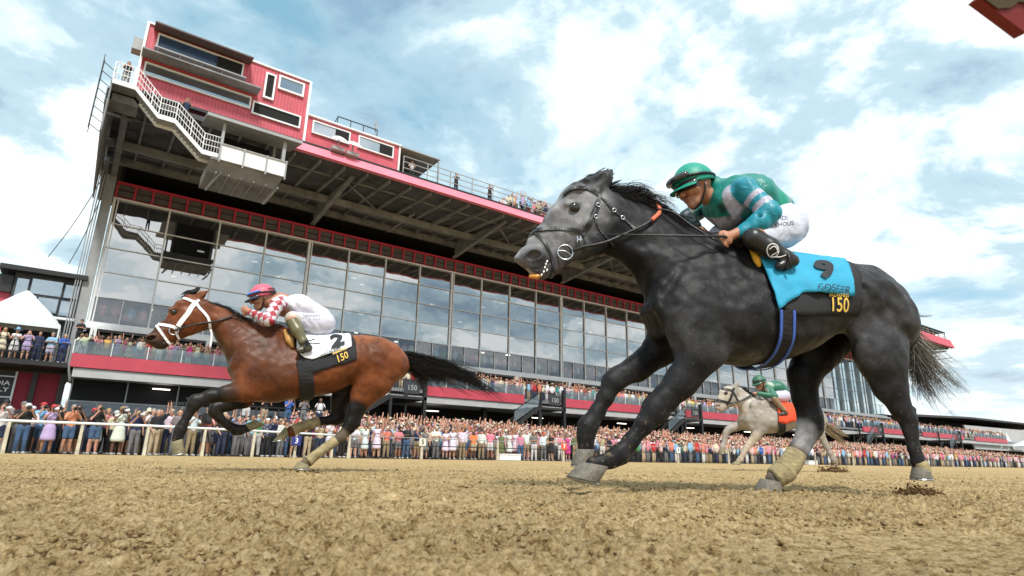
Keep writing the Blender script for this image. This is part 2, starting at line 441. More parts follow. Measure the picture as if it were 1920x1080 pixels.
def hair_lock(guide, spread, count, rng, root_spread=.02, nseg=9, wave=.01, lenvar=.3, clump=14, end=2.0):
    """strands gathered in locks that follow a guide curve (local points); locks part toward the tip"""
    G = np.array(bez(guide, 6)); m = len(G); out = []
    def g3(s): return np.array([rng.gauss(0, 1), rng.gauss(0, .8), rng.gauss(0, 1)])*s
    while len(out) < count:
        L = 1-rng.random()**1.5*lenvar; o0 = g3(root_spread); o1 = g3(spread); ph = rng.random()*6.28; fr_ = 2+rng.random()*4
        for _ in range(clump):
            q0 = o0+g3(root_spread*.35); q1 = o1; qm = g3(spread*.32); l2 = L*(1-rng.random()*.22); pts = []
            for i in range(nseg):
                t = i/(nseg-1); f = t*l2*(m-1); k = min(int(f), m-2); g = G[k]*(1-f+k)+G[k+1]*(f-k)
                pts.append(g+q0*(1-t)+q1*t**1.3+qm*math.sin(t*3.14)**.8*1.0+qm*.35*t+wave*t*np.array([math.sin(ph+fr_*t), math.cos(ph*2+fr_*t), math.sin(ph*3+fr_*t)]))
            out.append(pts)
    return out
M_STEEL = mat('steel', '#b8bcc0', .3, .08, metal=1)
M_BLACKLEATHER = mat('black_leather', (.012, .012, .014), .38, .2, 20, bump=.2, bscale=90)
def coat_mat(name, dap=.0, rough=.42, spec=.45, sheen=.15, scale=26, streak=.12):
    m = bpy.data.materials.new(name); m.use_nodes = True; nt = m.node_tree; b = nt.nodes['Principled BSDF']
    tc = N(nt, 'ShaderNodeTexCoord'); a = N(nt, 'ShaderNodeAttribute', attribute_name='coat'); c = a.outputs['Color']; v = tc.outputs['Object']
    n = noise(nt, v, 6, 8, .66, .5); c = mixc(nt, 1, c, ramp(nt, n, [(.32, max(.1, 1-streak*2.2)), (.68, 1+streak*3)]), 'MULTIPLY')
    if dap:
        vo = N(nt, 'ShaderNodeTexVoronoi', feature='SMOOTH_F1'); vo.inputs['Scale'].default_value = scale; vo.inputs['Smoothness'].default_value = 1; 
        dn = N(nt, 'ShaderNodeVectorMath', operation='ADD'); nn = N(nt, 'ShaderNodeTexNoise'); nn.inputs['Scale'].default_value = 12
        nt.links.new(v, nn.inputs['Vector']); sc = N(nt, 'ShaderNodeVectorMath', operation='SCALE'); sc.inputs['Scale'].default_value = .05
        nt.links.new(nn.outputs['Color'], sc.inputs[0]); nt.links.new(v, dn.inputs[0]); nt.links.new(sc.outputs[0], dn.inputs[1]); nt.links.new(dn.outputs[0], vo.inputs['Vector'])
        c = mixc(nt, a.outputs['Alpha'] if False else 1.0, c, ramp(nt, vo.outputs['Distance'], [(.1, 1+dap), (.55, 1-dap*.5)]), 'MULTIPLY')
    # fine short hair, drawn out along the body
    mp = N(nt, 'ShaderNodeMapping'); mp.inputs['Scale'].default_value = (60, 220, 220); nt.links.new(v, mp.inputs[0])
    h = noise(nt, mp.outputs[0], 1, 3, .6); c = mixc(nt, 1, c, ramp(nt, h, [(.3, .82), (.7, 1.2)]), 'MULTIPLY')
    # dried splashes of track dirt, thickest on the lower legs
    sz = N(nt, 'ShaderNodeSeparateXYZ'); nt.links.new(v, sz.inputs[0]); low = ramp(nt, sz.outputs[2], [(.05, .5), (.40, .08), (.95, .02)])
    sp_ = mth(nt, 'MULTIPLY', ramp(nt, noise(nt, v, 38, 6, .7), [(.56, 0.0), (.66, 1.0)]), low)
    c = mixc(nt, sp_, c, (.34, .25, .14))
    nt.links.new(c, b.inputs['Base Color']); b.inputs['Roughness'].default_value = rough; b.inputs['Specular IOR Level'].default_value = spec
    b.inputs['Sheen Weight'].default_value = sheen; b.inputs['Sheen Roughness'].default_value = .35
    wr = noise(nt, v, 11, 5, .6, .8)
    bp = N(nt, 'ShaderNodeBump'); bp.inputs['Strength'].default_value = .20; bp.inputs['Distance'].default_value = .03; nt.links.new(wr, bp.inputs['Height'])
    bp2 = N(nt, 'ShaderNodeBump'); bp2.inputs['Strength'].default_value = .15; bp2.inputs['Distance'].default_value = .004; nt.links.new(h, bp2.inputs['Height']); nt.links.new(bp.outputs[0], bp2.inputs['Normal'])
    nt.links.new(bp2.outputs[0], b.inputs['Normal'])
    return m
def drape(fr, fld, cen, corner, lower, off, nu=28, nv=44, wave=0.0, seed=1):
    """sheet laid over the back. corner = (s_top0, s_top1); lower = list of near-side edge points (s, theta<0) from front to back"""
    lower = sorted(lower); ls = np.array([p[0] for p in lower]); lt = np.array([abs(p[1]) for p in lower]); fu_ = (ls-ls[0])/(ls[-1]-ls[0])
    G = np.zeros((nu+1, nv+1, 3)); ph = np.random.RandomState(seed).rand(6)*6.28
    for i in range(nu+1):
        fu = i/nu; tm = np.interp(fu, fu_, lt); sb = ls[0]+(ls[-1]-ls[0])*fu; stp = corner[0]+(corner[1]-corner[0])*fu
        for j in range(nv+1):
            vn = j/nv*2-1; th = tm*vn; g = min(1, abs(vn)); s_ = stp+(sb-stp)*g
            c = np.array([s_, 0, cen(s_)]); d = np.array([0, math.sin(th), math.cos(th)])
            rr = np.arange(.05, .75, fld.h*.5); P = c+rr[:, None]*d; v = fld.sample(P); k = np.where(v > 0)[0]
            r = rr[k[0]] if len(k) else .4
            G[i, j] = c+d*(r+off+wave*g*(.5+.5*math.sin(fu*19+ph[0]+vn*6)*math.sin(vn*8+fu*7+ph[1])))
    for _ in range(2):
        H = G.copy(); H[1:-1, 1:-1] = (G[:-2, 1:-1]+G[2:, 1:-1]+G[1:-1, :-2]+G[1:-1, 2:]+4*G[1:-1, 1:-1])/8; G = H
    return G
def edge_pts(fr, fld, cen, px):
    out = []
    for p in px:
        q = cast(fr, fld, *p)
        if q is not None: out.append((q[0], math.atan2(q[1], q[2]-cen(q[0]))))
    return out
def grid_mesh(G, mats, parent, name, thick=.008, colors=None, mi=None):
    nu, nv = G.shape[0]-1, G.shape[1]-1
    du = np.gradient(G, axis=0); dv = np.gradient(G, axis=1); nn = np.cross(du, dv); nn /= np.linalg.norm(nn, axis=2)[..., None]+1e-9
    V = np.concatenate([G.reshape(-1, 3), (G-nn*thick*np.sign((nn[nu//2, nv//2, 2]) or 1)).reshape(-1, 3)]); m = (nu+1)*(nv+1); F = []; MI = []
    idx = lambda i, j: i*(nv+1)+j
    for i in range(nu):
        for j in range(nv):
            F.append((idx(i, j), idx(i, j+1), idx(i+1, j+1), idx(i+1, j))); F.append((m+idx(i, j), m+idx(i+1, j), m+idx(i+1, j+1), m+idx(i, j+1)))
            c = mi(i/nu, j/nv) if mi else 0; MI += [c, c]
    for i in range(nu):
        for j, s in ((0, 1), (nv, -1)): F.append((idx(i, j), idx(i+1, j), m+idx(i+1, j), m+idx(i, j))); MI.append(mi((i+.5)/nu, j/nv) if mi else 0)
    for j in range(nv):
        for i in (0, nu): F.append((idx(i, j), m+idx(i, j), m+idx(i, j+1), idx(i, j+1))); MI.append(mi(i/nu, (j+.5)/nv) if mi else 0)
    return mesh_obj(name, V, F, mats, parent, True, MI)
def bilerp(G, u, v):
    nu, nv = G.shape[0]-1, G.shape[1]-1; x = min(max(u, 0), 1)*nu; y = min(max(v, 0), 1)*nv; i = min(int(x), nu-1); j = min(int(y), nv-1); a = x-i; b = y-j
    return G[i, j]*(1-a)*(1-b)+G[i+1, j]*a*(1-b)+G[i, j+1]*(1-a)*b+G[i+1, j+1]*a*b
def text_mesh(txt, size=1.0, bold=0.0, serif=False):
    cu = bpy.data.curves.new('t', 'FONT'); cu.body = txt; cu.size = size; cu.align_x = 'CENTER'; cu.align_y = 'CENTER'; cu.offset = bold; cu.resolution_u = 3
    o = bpy.data.objects.new('t', cu); COL.objects.link(o); dg = bpy.context.evaluated_depsgraph_get(); me = bpy.data.meshes.new_from_object(o.evaluated_get(dg))
    import bmesh as _bm
    b = _bm.new(); b.from_mesh(me); _bm.ops.triangulate(b, faces=b.faces)
    for _ in range(2):
        lng = [e for e in b.edges if e.calc_length() > size*.12]
        if lng: _bm.ops.subdivide_edges(b, edges=lng, cuts=1); _bm.ops.triangulate(b, faces=b.faces)
    b.verts.ensure_lookup_table(); V = np.array([v.co[:] for v in b.verts]); F = [[v.index for v in f.verts] for f in b.faces]; b.free()
    bpy.data.objects.remove(o, do_unlink=True); bpy.data.curves.remove(cu); return V, F
def text_on(G, txt, uc, vc, size, mats, parent, name='lettering', udir=1, vdir=1, off=.012, rot=0.0, bold=0.0, sx=1.0, shear=0):
    """letters laid on grid G; reading direction = +u*udir, letter height along v*vdir; size in metres"""
    V, F = text_mesh(txt, size, bold); nu, nv = G.shape[0]-1, G.shape[1]-1
    p = bilerp(G, uc, vc); lu = np.linalg.norm(bilerp(G, min(uc+.1, 1), vc)-bilerp(G, max(uc-.1, 0), vc))/(min(uc+.1, 1)-max(uc-.1, 0)); lv = np.linalg.norm(bilerp(G, uc, min(vc+.1, 1))-bilerp(G, uc, max(vc-.1, 0)))/(min(vc+.1, 1)-max(vc-.1, 0))
    du = np.gradient(G, axis=0); dv = np.gradient(G, axis=1); nn = np.cross(du, dv); nn /= np.linalg.norm(nn, axis=2)[..., None]+1e-9
    if nn[nu//2, nv//2, 2] < 0: nn = -nn
    c, s = math.cos(rot), math.sin(rot); out = []
    for x, y, _ in V:
        x *= sx; x += y*shear; x, y = x*c-y*s, x*s+y*c
        u = uc+x*udir/lu; v = vc+y*vdir/lv; out.append(bilerp(G, u, v)+bilerp(nn, u, v)*off)
    return mesh_obj(name, out, F, mats, parent)
def build_field(fr, sp, h):
    pts = []
    for seg in ('trunk', 'neck', 'head'):
        for p in sp[seg]['top']+sp[seg]['bot']: pts.append(fr.L(*p))
    for lg in sp['legs']:
        for nd in lg['nodes']: pts.append(fr.L(nd[0], nd[1], nd[2]))
    pts = np.array(pts); lo = pts.min(0)-.14; hi = pts.max(0)+.14; lo[1] = -.46; hi[1] = .46
    f = Field(lo, hi, h); sc = sp.get('scale', 1)
    for seg, k in (('trunk', .03), ('neck', .07), ('head', .035)):
        d = sp[seg]; O, D, st = outline_stations(fr, d['a'], d['b'], d['top'], d['bot'], d['w'], d.get('n', 14)); f.loft(O, D, st, k, n=d.get('pow', 2.0))
    for lg in sp['legs']: limb(fr, f, lg['nodes'], q=lg.get('q', .8), k=lg.get('k', .012), sc=sp.get('legsc', .93))
    for a, b, ra, rb, k, q in sp.get('muscle', []):
        la = fr.L(*a); lb = fr.L(*b); f.cone(la, lb, fr.r(ra, la), fr.r(rb, lb), k, (1, q, 1))
    for a, b, ra, rb, k, q in sp.get('groove', []):
        la = fr.L(*a); lb = fr.L(*b); f.cone(la, lb, fr.r(ra, la), fr.r(rb, lb), k, (1, q, 1), op='s')
    return f
def head_details(fr, f, sp):
    """ears, eye sockets, nostrils, mouth; both sides"""
    hd = sp['face']; sides = (-1, 1)
    for s in sides:
        b = fr.L(*hd['ear_base'], s*hd.get('ear_w', .055)); t = fr.L(*hd['ear_tip'], s*hd.get('ear_w', .055)*1.3); t = t+np.array([0, 0, 0]); m = b*.55+t*.45; r = fr.r(hd['ear_r'], b)
        m = m+np.array([-.004, s*.006, .0])
        f.cone(b, m, r*.85, r*.95, .02, (1, .75, 1)); f.cone(m, t, r*.95, r*.12, .01, (1, .6, 1))
        o = np.array([-.35, s*.9, .1])*r; f.cone(b*.75+m*.25+o, m*.6+t*.4+o*.8, r*.45, r*.3, .006, (1, .8, 1), op='s')
        # eye: brow ridge, socket
        e = cast(fr, f, *hd['eye'], 0.0) if s < 0 else e*np.array([1, -1, 1])
        er = fr.r(hd['eye_r'], e)
        up = e+np.array([0, -s*er*.25, er*.75]); f.cone(up+np.array([-er*.9, 0, -er*.25]), up+np.array([er*.9, 0, 0]), er*.42, er*.35, .012)
        f.ell(e+np.array([0, s*er*.35, 0]), (er*1.15, er*.55, er*.75), .008, rot=.35, op='s')
        if s < 0: sp['_eye'] = e; sp['_er'] = er
        n = cast(fr, f, *hd['nostril'], 0.0) if s < 0 else n*np.array([1, -1, 1])
        nr = fr.r(hd['nostril_r'], n)
        f.ell(n+np.array([.3*nr, s*nr*-.2, 0]), (nr*1.5, nr*.9, nr*1.15), .012)
        f.ell(n+np.array([0, s*min(nr*.15, .006), 0]), (nr*1.05, min(nr*1.3, .03), nr*.62), .008, rot=hd.get('nrot', .35), op='s')
    # mouth line
    m = [cast(fr, f, *p, 0.0) for p in hd['mouth']]; m = [p for p in m if p is not None]
    for s in sides:
        q = [p*np.array([1, -s, 1]) for p in m]
        for a, b in zip(q[:-1], q[1:]): f.cone(a, b, .006, .004, .004, op='s')
def muscle_noise(f, amp, seed, low=.25, wl=(.07, .10)):
    rng = np.random.RandomState(seed); X = (f.lo[0]+f.h*np.arange(f.n[0]))[:, None, None]; Y = (f.lo[1]+f.h*np.arange(f.n[1]))[None, :, None]; Z = (f.lo[2]+f.h*np.arange(f.n[2]))[None, None, :]
    w = 0
    for i in range(7):
        k = rng.randn(3)*np.array([.8, 1, .8]); k /= np.linalg.norm(k); k *= 2*math.pi/(wl[0]+wl[1]*rng.rand()); wx = .03*np.sin(Z*23+i)+.03*np.sin(X*17+i*2)
        w = w+np.sin(k[0]*(X+wx)+k[1]*Y+k[2]*(Z+.5*wx)+rng.rand()*6.28)
    f.f += (amp*w/2.6*np.clip((Z-.45)/.35, low, 1)).astype(np.float32)
def finish_horse(fr, f, sp, name, label, cmat, group=None, z0=0.0, hoofm=None):
    muscle_noise(f, sp.get('rough', .0026), 5)
    root = fr.root(name, 0.0); tag(root, label, 'horse', group)
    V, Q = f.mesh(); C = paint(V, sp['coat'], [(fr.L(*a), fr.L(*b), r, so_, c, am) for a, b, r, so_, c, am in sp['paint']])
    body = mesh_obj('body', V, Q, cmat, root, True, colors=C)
    for s in (-1, 1):
        e = sp['_eye']*np.array([1, -s, 1]); er = sp['_er']; mb = MB()
        V2 = []; F2 = []; n = 12
        for i in range(n+1):
            for j in range(n*2): 
                a = math.pi*i/n; b_ = math.pi*j/n; V2.append(e+np.array([0, -s*er*.12, 0])*(-1)*0+np.array([math.sin(a)*math.cos(b_)*1.0, math.sin(a)*math.sin(b_)*.55-.0, math.cos(a)*.85])*er*.78+np.array([0, s*er*.12*-1*-1, 0]))
        for i in range(n):
            for j in range(2*n): F2.append((i*2*n+j, i*2*n+(j+1) % (2*n), (i+1)*2*n+(j+1) % (2*n), (i+1)*2*n+j))
        mesh_obj('eye', V2, F2, M_EYE, root, True)
    for hf in sp['hooves']: hoof(fr, *hf, hoofm or M_HOOF, root)
    for wr in sp.get('wraps', []):
        pts = [fr.L(p[0], p[1], p[2]) for p in wr]; wrap(fr, pts, [fr.r(p[3], fr.L(p[0], p[1], p[2])) for p in wr], M_WRAP, root)
    return root
M_EYE = mat('eye', (.006, .004, .003), .08, 0, spec=.8)
M_HOOF = mat('hoof', '#6d665b', .55, .35, 40, bump=.4, bscale=60)
M_WRAP = mat('muddy_wrap', '#a0916c', .85, .45, 14, bump=.7, bscale=40)
DG = (.006, .006, .007); BK = (.003, .003, .004); LG = (.14, .14, .144); FG = (.155, .155, .163)
GR = Frame(1400, 580, 3.45, -27)
SP_GRAY = dict(
 rough=.0034, coat=(.036, .036, .039),
 head=dict(a=(1125, 400), b=(985, 492), n=16, pow=2.2,
  top=[(1150, 372), (1131, 350), (1112, 345), (1095, 346), (1076, 350), (1056, 366), (1038, 388), (1020, 411), (1007, 430), (993, 444), (980, 465), (968, 479)],
  bot=[(1166, 440), (1157, 462), (1144, 472), (1124, 480), (1102, 488), (1075, 496), (1050, 502), (1040, 518), (1022, 526), (1004, 523), (989, 514), (980, 506), (968, 490)],
  w=[(0, .085, 0), (.15, .098, .05), (.32, .098, -.05), (.5, .078, -.15), (.7, .056, -.1), (.86, .058, 0), (.95, .05, 0), (1, .025, 0)]),
 neck=dict(a=(1120, 405), b=(1300, 560), n=14, pow=2.0,
  top=[(1118, 352), (1150, 366), (1185, 376), (1225, 394), (1262, 414), (1300, 436), (1340, 452), (1380, 470)],
  bot=[(1120, 440), (1144, 472), (1160, 487), (1180, 505), (1198, 522), (1209, 545), (1214, 585), (1240, 610), (1270, 630)],
  w=[(0, .075, 0), (.2, .085, .15), (.5, .115, .2), (.8, .16, .2), (1, .19, .2)]),
 trunk=dict(a=(1213, 590), b=(1703, 640), n=26, pow=2.15,
  top=[(1214, 580), (1224, 540), (1250, 500), (1290, 466), (1345, 450), (1400, 462), (1450, 480), (1500, 490), (1553, 497), (1593, 502), (1627, 515), (1650, 537), (1667, 563), (1680, 587), (1693, 612), (1701, 638)],
  bot=[(1214, 588), (1221, 622), (1240, 642), (1290, 664), (1350, 678), (1400, 685), (1450, 680), (1490, 670), (1527, 650), (1567, 620), (1610, 614), (1660, 668), (1701, 652)],
  w=[(0, .10, 0), (.06, .19, .1), (.16, .24, .3), (.3, .265, .42), (.5, .30, .2), (.62, .30, .1), (.78, .285, .15), (.9, .25, .1), (.97, .17, 0), (1, .06, 0)]),
 legs=[
  dict(q=.72, nodes=[(1300, 585, -.13, 62), (1322, 648, -.15, 43), (1277, 716, -.14, 31), (1243, 752, -.13, 25), (1226, 771, -.13, 25), (1208, 796, -.13, 18), (1184, 826, -.13, 15), (1161, 852, -.13, 18.5), (1146, 862, -.13, 15), (1112, 872, -.13, 17)]),
  dict(q=.8, nodes=[(1275, 600, .11, 60), (1243, 650, .13, 34), (1195, 690, .14, 26), (1160, 707, .14, 21), (1149, 716, .14, 21), (1135, 745, .14, 16), (1120, 772, .14, 15), (1102, 800, .14, 20), (1098, 818, .14, 16), (1098, 838, .14, 17)]),
  dict(q=.62, nodes=[(1630, 575, -.13, 66), (1652, 670, -.15, 50), (1668, 722, -.14, 36), (1687, 762, -.14, 22), (1703, 790, -.14, 17.5), (1708, 812, -.14, 13.5), (1714, 842, -.14, 12), (1723, 866, -.14, 14), (1728, 880, -.14, 11.5)]),
  dict(q=.66, nodes=[(1595, 590, .12, 56), (1532, 658, .14, 42), (1507, 704, .14, 31), (1509, 745, .14, 25), (1520, 785, .14, 24), (1519, 800, .14, 23.5), (1509, 822, .14, 19), (1497, 845, .14, 17), (1472, 880, .14, 19), (1450, 898, .14, 16)])],
 muscle=[((1290, 545, -.15), (1318, 640, -.185), 44, 36, .05, .45), ((1345, 505, -.15), (1300, 600, -.19), 20, 40, .06, .4), ((1255, 560, -.13), (1290, 655, -.13), 34, 30, .03, .6),
  ((1330, 655, -.16), (1300, 700, -.15), 32, 22, .02, .6), ((1600, 545, -.16), (1642, 650, -.19), 40, 40, .035, .42), ((1668, 590, -.15), (1680, 670, -.17), 26, 24, .02, .5), ((1672, 720, -.15), (1700, 775, -.14), 16, 8, .012, .6),
  ((1712, 768, -.14), (1712, 790, -.14), 6, 8, .012, .7), ((1130, 440, -.06), (1118, 462, -.055), 24, 18, .02, .45), ((1232, 768, -.13), (1228, 774, -.13), 26, 25, .01, .7),
  ((1533, 770, .14), (1533, 795, .14), 8, 9, .015, .7), ((1166, 862, -.13), (1172, 862, -.13), 9, 7, .01, .6), ((1075, 360, 0), (1040, 400, 0), 14, 10, .03, 2.2),
  ((1050, 440, -.05), (1100, 420, -.075), 6, 8, .02, .8), ((1095, 345, 0), (1122, 350, 0), 9, 12, .02, 2.5)],
 groove=[((1216, 800, -.175), (1170, 846, -.17), 2.2, 2.2, .008, 1), ((1700, 808, -.175), (1714, 858, -.17), 2, 2, .008, 1), ((1410, 500, -.36), (1440, 640, -.42), 5, 5, .05, 1), ((1290, 480, -.2), (1240, 560, -.2), 5, 6, .03, 1), ((1450, 560, -.41), (1560, 610, -.40), 5, 5, .05, 1), ((1345, 560, -.36), (1322, 600, -.36), 5, 5, .03, 1), ((1620, 540, -.29), (1640, 600, -.32), 4, 4, .04, 1), ((1262, 560, -.24), (1290, 640, -.30), 4, 4, .03, 1),((1165, 470, -.12), (1262, 600, -.26), 5, 9, .03, .8), ((1336, 530, -.33), (1374, 635, -.38), 9, 9, .03, 1), ((1352, 655, -.33), (1420, 672, -.34), 4, 4, .03, 1), ((1150, 400, -.13), (1235, 520, -.21), 3.5, 4.5, .02, 1), ((1600, 600, -.34), (1592, 660, -.30), 8, 8, .04, 1), ((1662, 590, -.30), (1668, 680, -.29), 3, 3, .06, 1),
  ((1268, 640, -.27), (1300, 600, -.36), 5, 4, .03, 1), ((1300, 690, -.25), (1250, 742, -.22), 3.5, 2.5, .012, 1), ((1668, 700, -.27), (1692, 765, -.21), 3, 2, .012, 1), ((1380, 620, -.40), (1420, 650, -.40), 6, 6, .04, 1)],
 face=dict(ear_base=(1117, 354), ear_tip=(1150, 316), ear_r=17, ear_w=.06, eye=(1077, 389), eye_r=13.5, nostril=(1001, 479), nostril_r=13, mouth=[(979, 500), (990, 504), (1004, 505), (1020, 500), (1034, 490)]),
 hooves=[(-.13, (1089, 866), (1144, 876), (1062, 893), (1126, 908)), (.14, (1081, 842), (1117, 843), (1070, 872), (1112, 868)), (-.14, (1714, 873), (1741, 877), (1710, 897), (1746, 899)), (.14, (1427, 897), (1464, 905), (1412, 926), (1467, 926))],
 wraps=[[(1722, 866, -.14, 13), (1727, 876, -.14, 15), (1729, 886, -.14, 15.5)], [(1494, 848, .14, 18.5), (1484, 866, .14, 20), (1470, 884, .14, 22), (1451, 897, .14, 18.5)]],
 paint=[
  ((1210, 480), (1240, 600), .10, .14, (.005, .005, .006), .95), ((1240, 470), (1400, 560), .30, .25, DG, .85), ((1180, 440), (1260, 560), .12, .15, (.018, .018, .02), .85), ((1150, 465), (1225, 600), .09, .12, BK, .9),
  ((1400, 640), (1540, 600), .10, .16, LG, .9), ((1350, 690), (1480, 684), .03, .10, BK, .85), ((1490, 680), (1600, 622), .03, .09, BK, .85), ((1560, 560), (1600, 600), .05, .15, LG, .6), ((1345, 520), (1330, 640), .05, .10, (.10, .10, .104), .75), ((1310, 520), (1290, 600), .04, .08, (.07, .07, .073), .6), ((1590, 640), (1560, 600), .05, .08, (.10, .10, .104), .6), ((1660, 700), (1640, 640), .04, .08, (.06, .06, .062), .5),  # belly blacks paint in its shade; small light muscle patches paint in highlights
  ((1340, 590), (1380, 550), .07, .12, (.095, .095, .10), .7), ((1210, 540), (1230, 640), .05, .08, BK, .95), ((1380, 480), (1520, 500), .02, .06, (.02, .02, .022), .7),
  ((1040, 400), (1100, 400), .11, .10, FG, .9), ((1010, 450), (1060, 450), .08, .08, FG, .9), ((990, 440), (975, 475), .03, .05, (.30, .30, .31), .9), ((985, 495), (1000, 470), .04, .04, (.12, .115, .12), .8),
  ((1062, 470), (1120, 462), .035, .07, DG, .9), ((1135, 420), (1170, 450), .05, .07, DG, .6), ((1060, 360), (1030, 400), .02, .04, (.26, .26, .27), .7), ((1020, 520), (1045, 505), .03, .03, (.05, .04, .04), .9),
  ((1077, 389), (1078, 390), .025, .02, (.02, .02, .02), .95), ((990, 512), (1000, 518), .02, .02, (.35, .30, .27), .8),
  ((1290, 700, -.14), (1228, 768, -.14), .09, .09, (.012, .012, .014), .95), ((1228, 768, -.14), (1140, 870, -.14), .12, .05, (.010, .010, .011), 1),
  ((1235, 660, .14), (1150, 715, .14), .09, .08, BK, 1), ((1150, 715, .14), (1095, 850, .14), .12, .05, (.012, .012, .013), 1),
  ((1660, 700, -.14), (1703, 790, -.14), .10, .1, (.016, .016, .018), .95), ((1703, 790, -.14), (1728, 890, -.14), .1, .05, (.012, .012, .013), 1),
  ((1560, 640, .14), (1510, 745, .14), .16, .08, BK, 1), ((1505, 812, .14), (1490, 850, .14), .05, .05, (.22, .22, .23), 1), ((1480, 870, .14), (1450, 900, .14), .1, .05, (.08, .07, .06), 1), ((1535, 790, .14), (1530, 800, .14), .03, .03, BK, 1),
  ((1640, 560), (1690, 660), .06, .12, (.035, .035, .037), .7)],
)
def build_gray():
    f = build_field(GR, SP_GRAY, .0085); head_details(GR, f, SP_GRAY)
    m = coat_mat('grey_coat', dap=.38, scale=15, rough=.50, spec=.17, sheen=.0, streak=.26)
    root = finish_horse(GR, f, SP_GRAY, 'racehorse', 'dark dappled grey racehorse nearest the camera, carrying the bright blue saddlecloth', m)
    return root, f
BR = (.155, .040, .014); BD = (.040, .012, .006); BL = (.27, .085, .024); BB = (.004, .003, .003)
BF = Frame(560, 670, 5.7, -6)
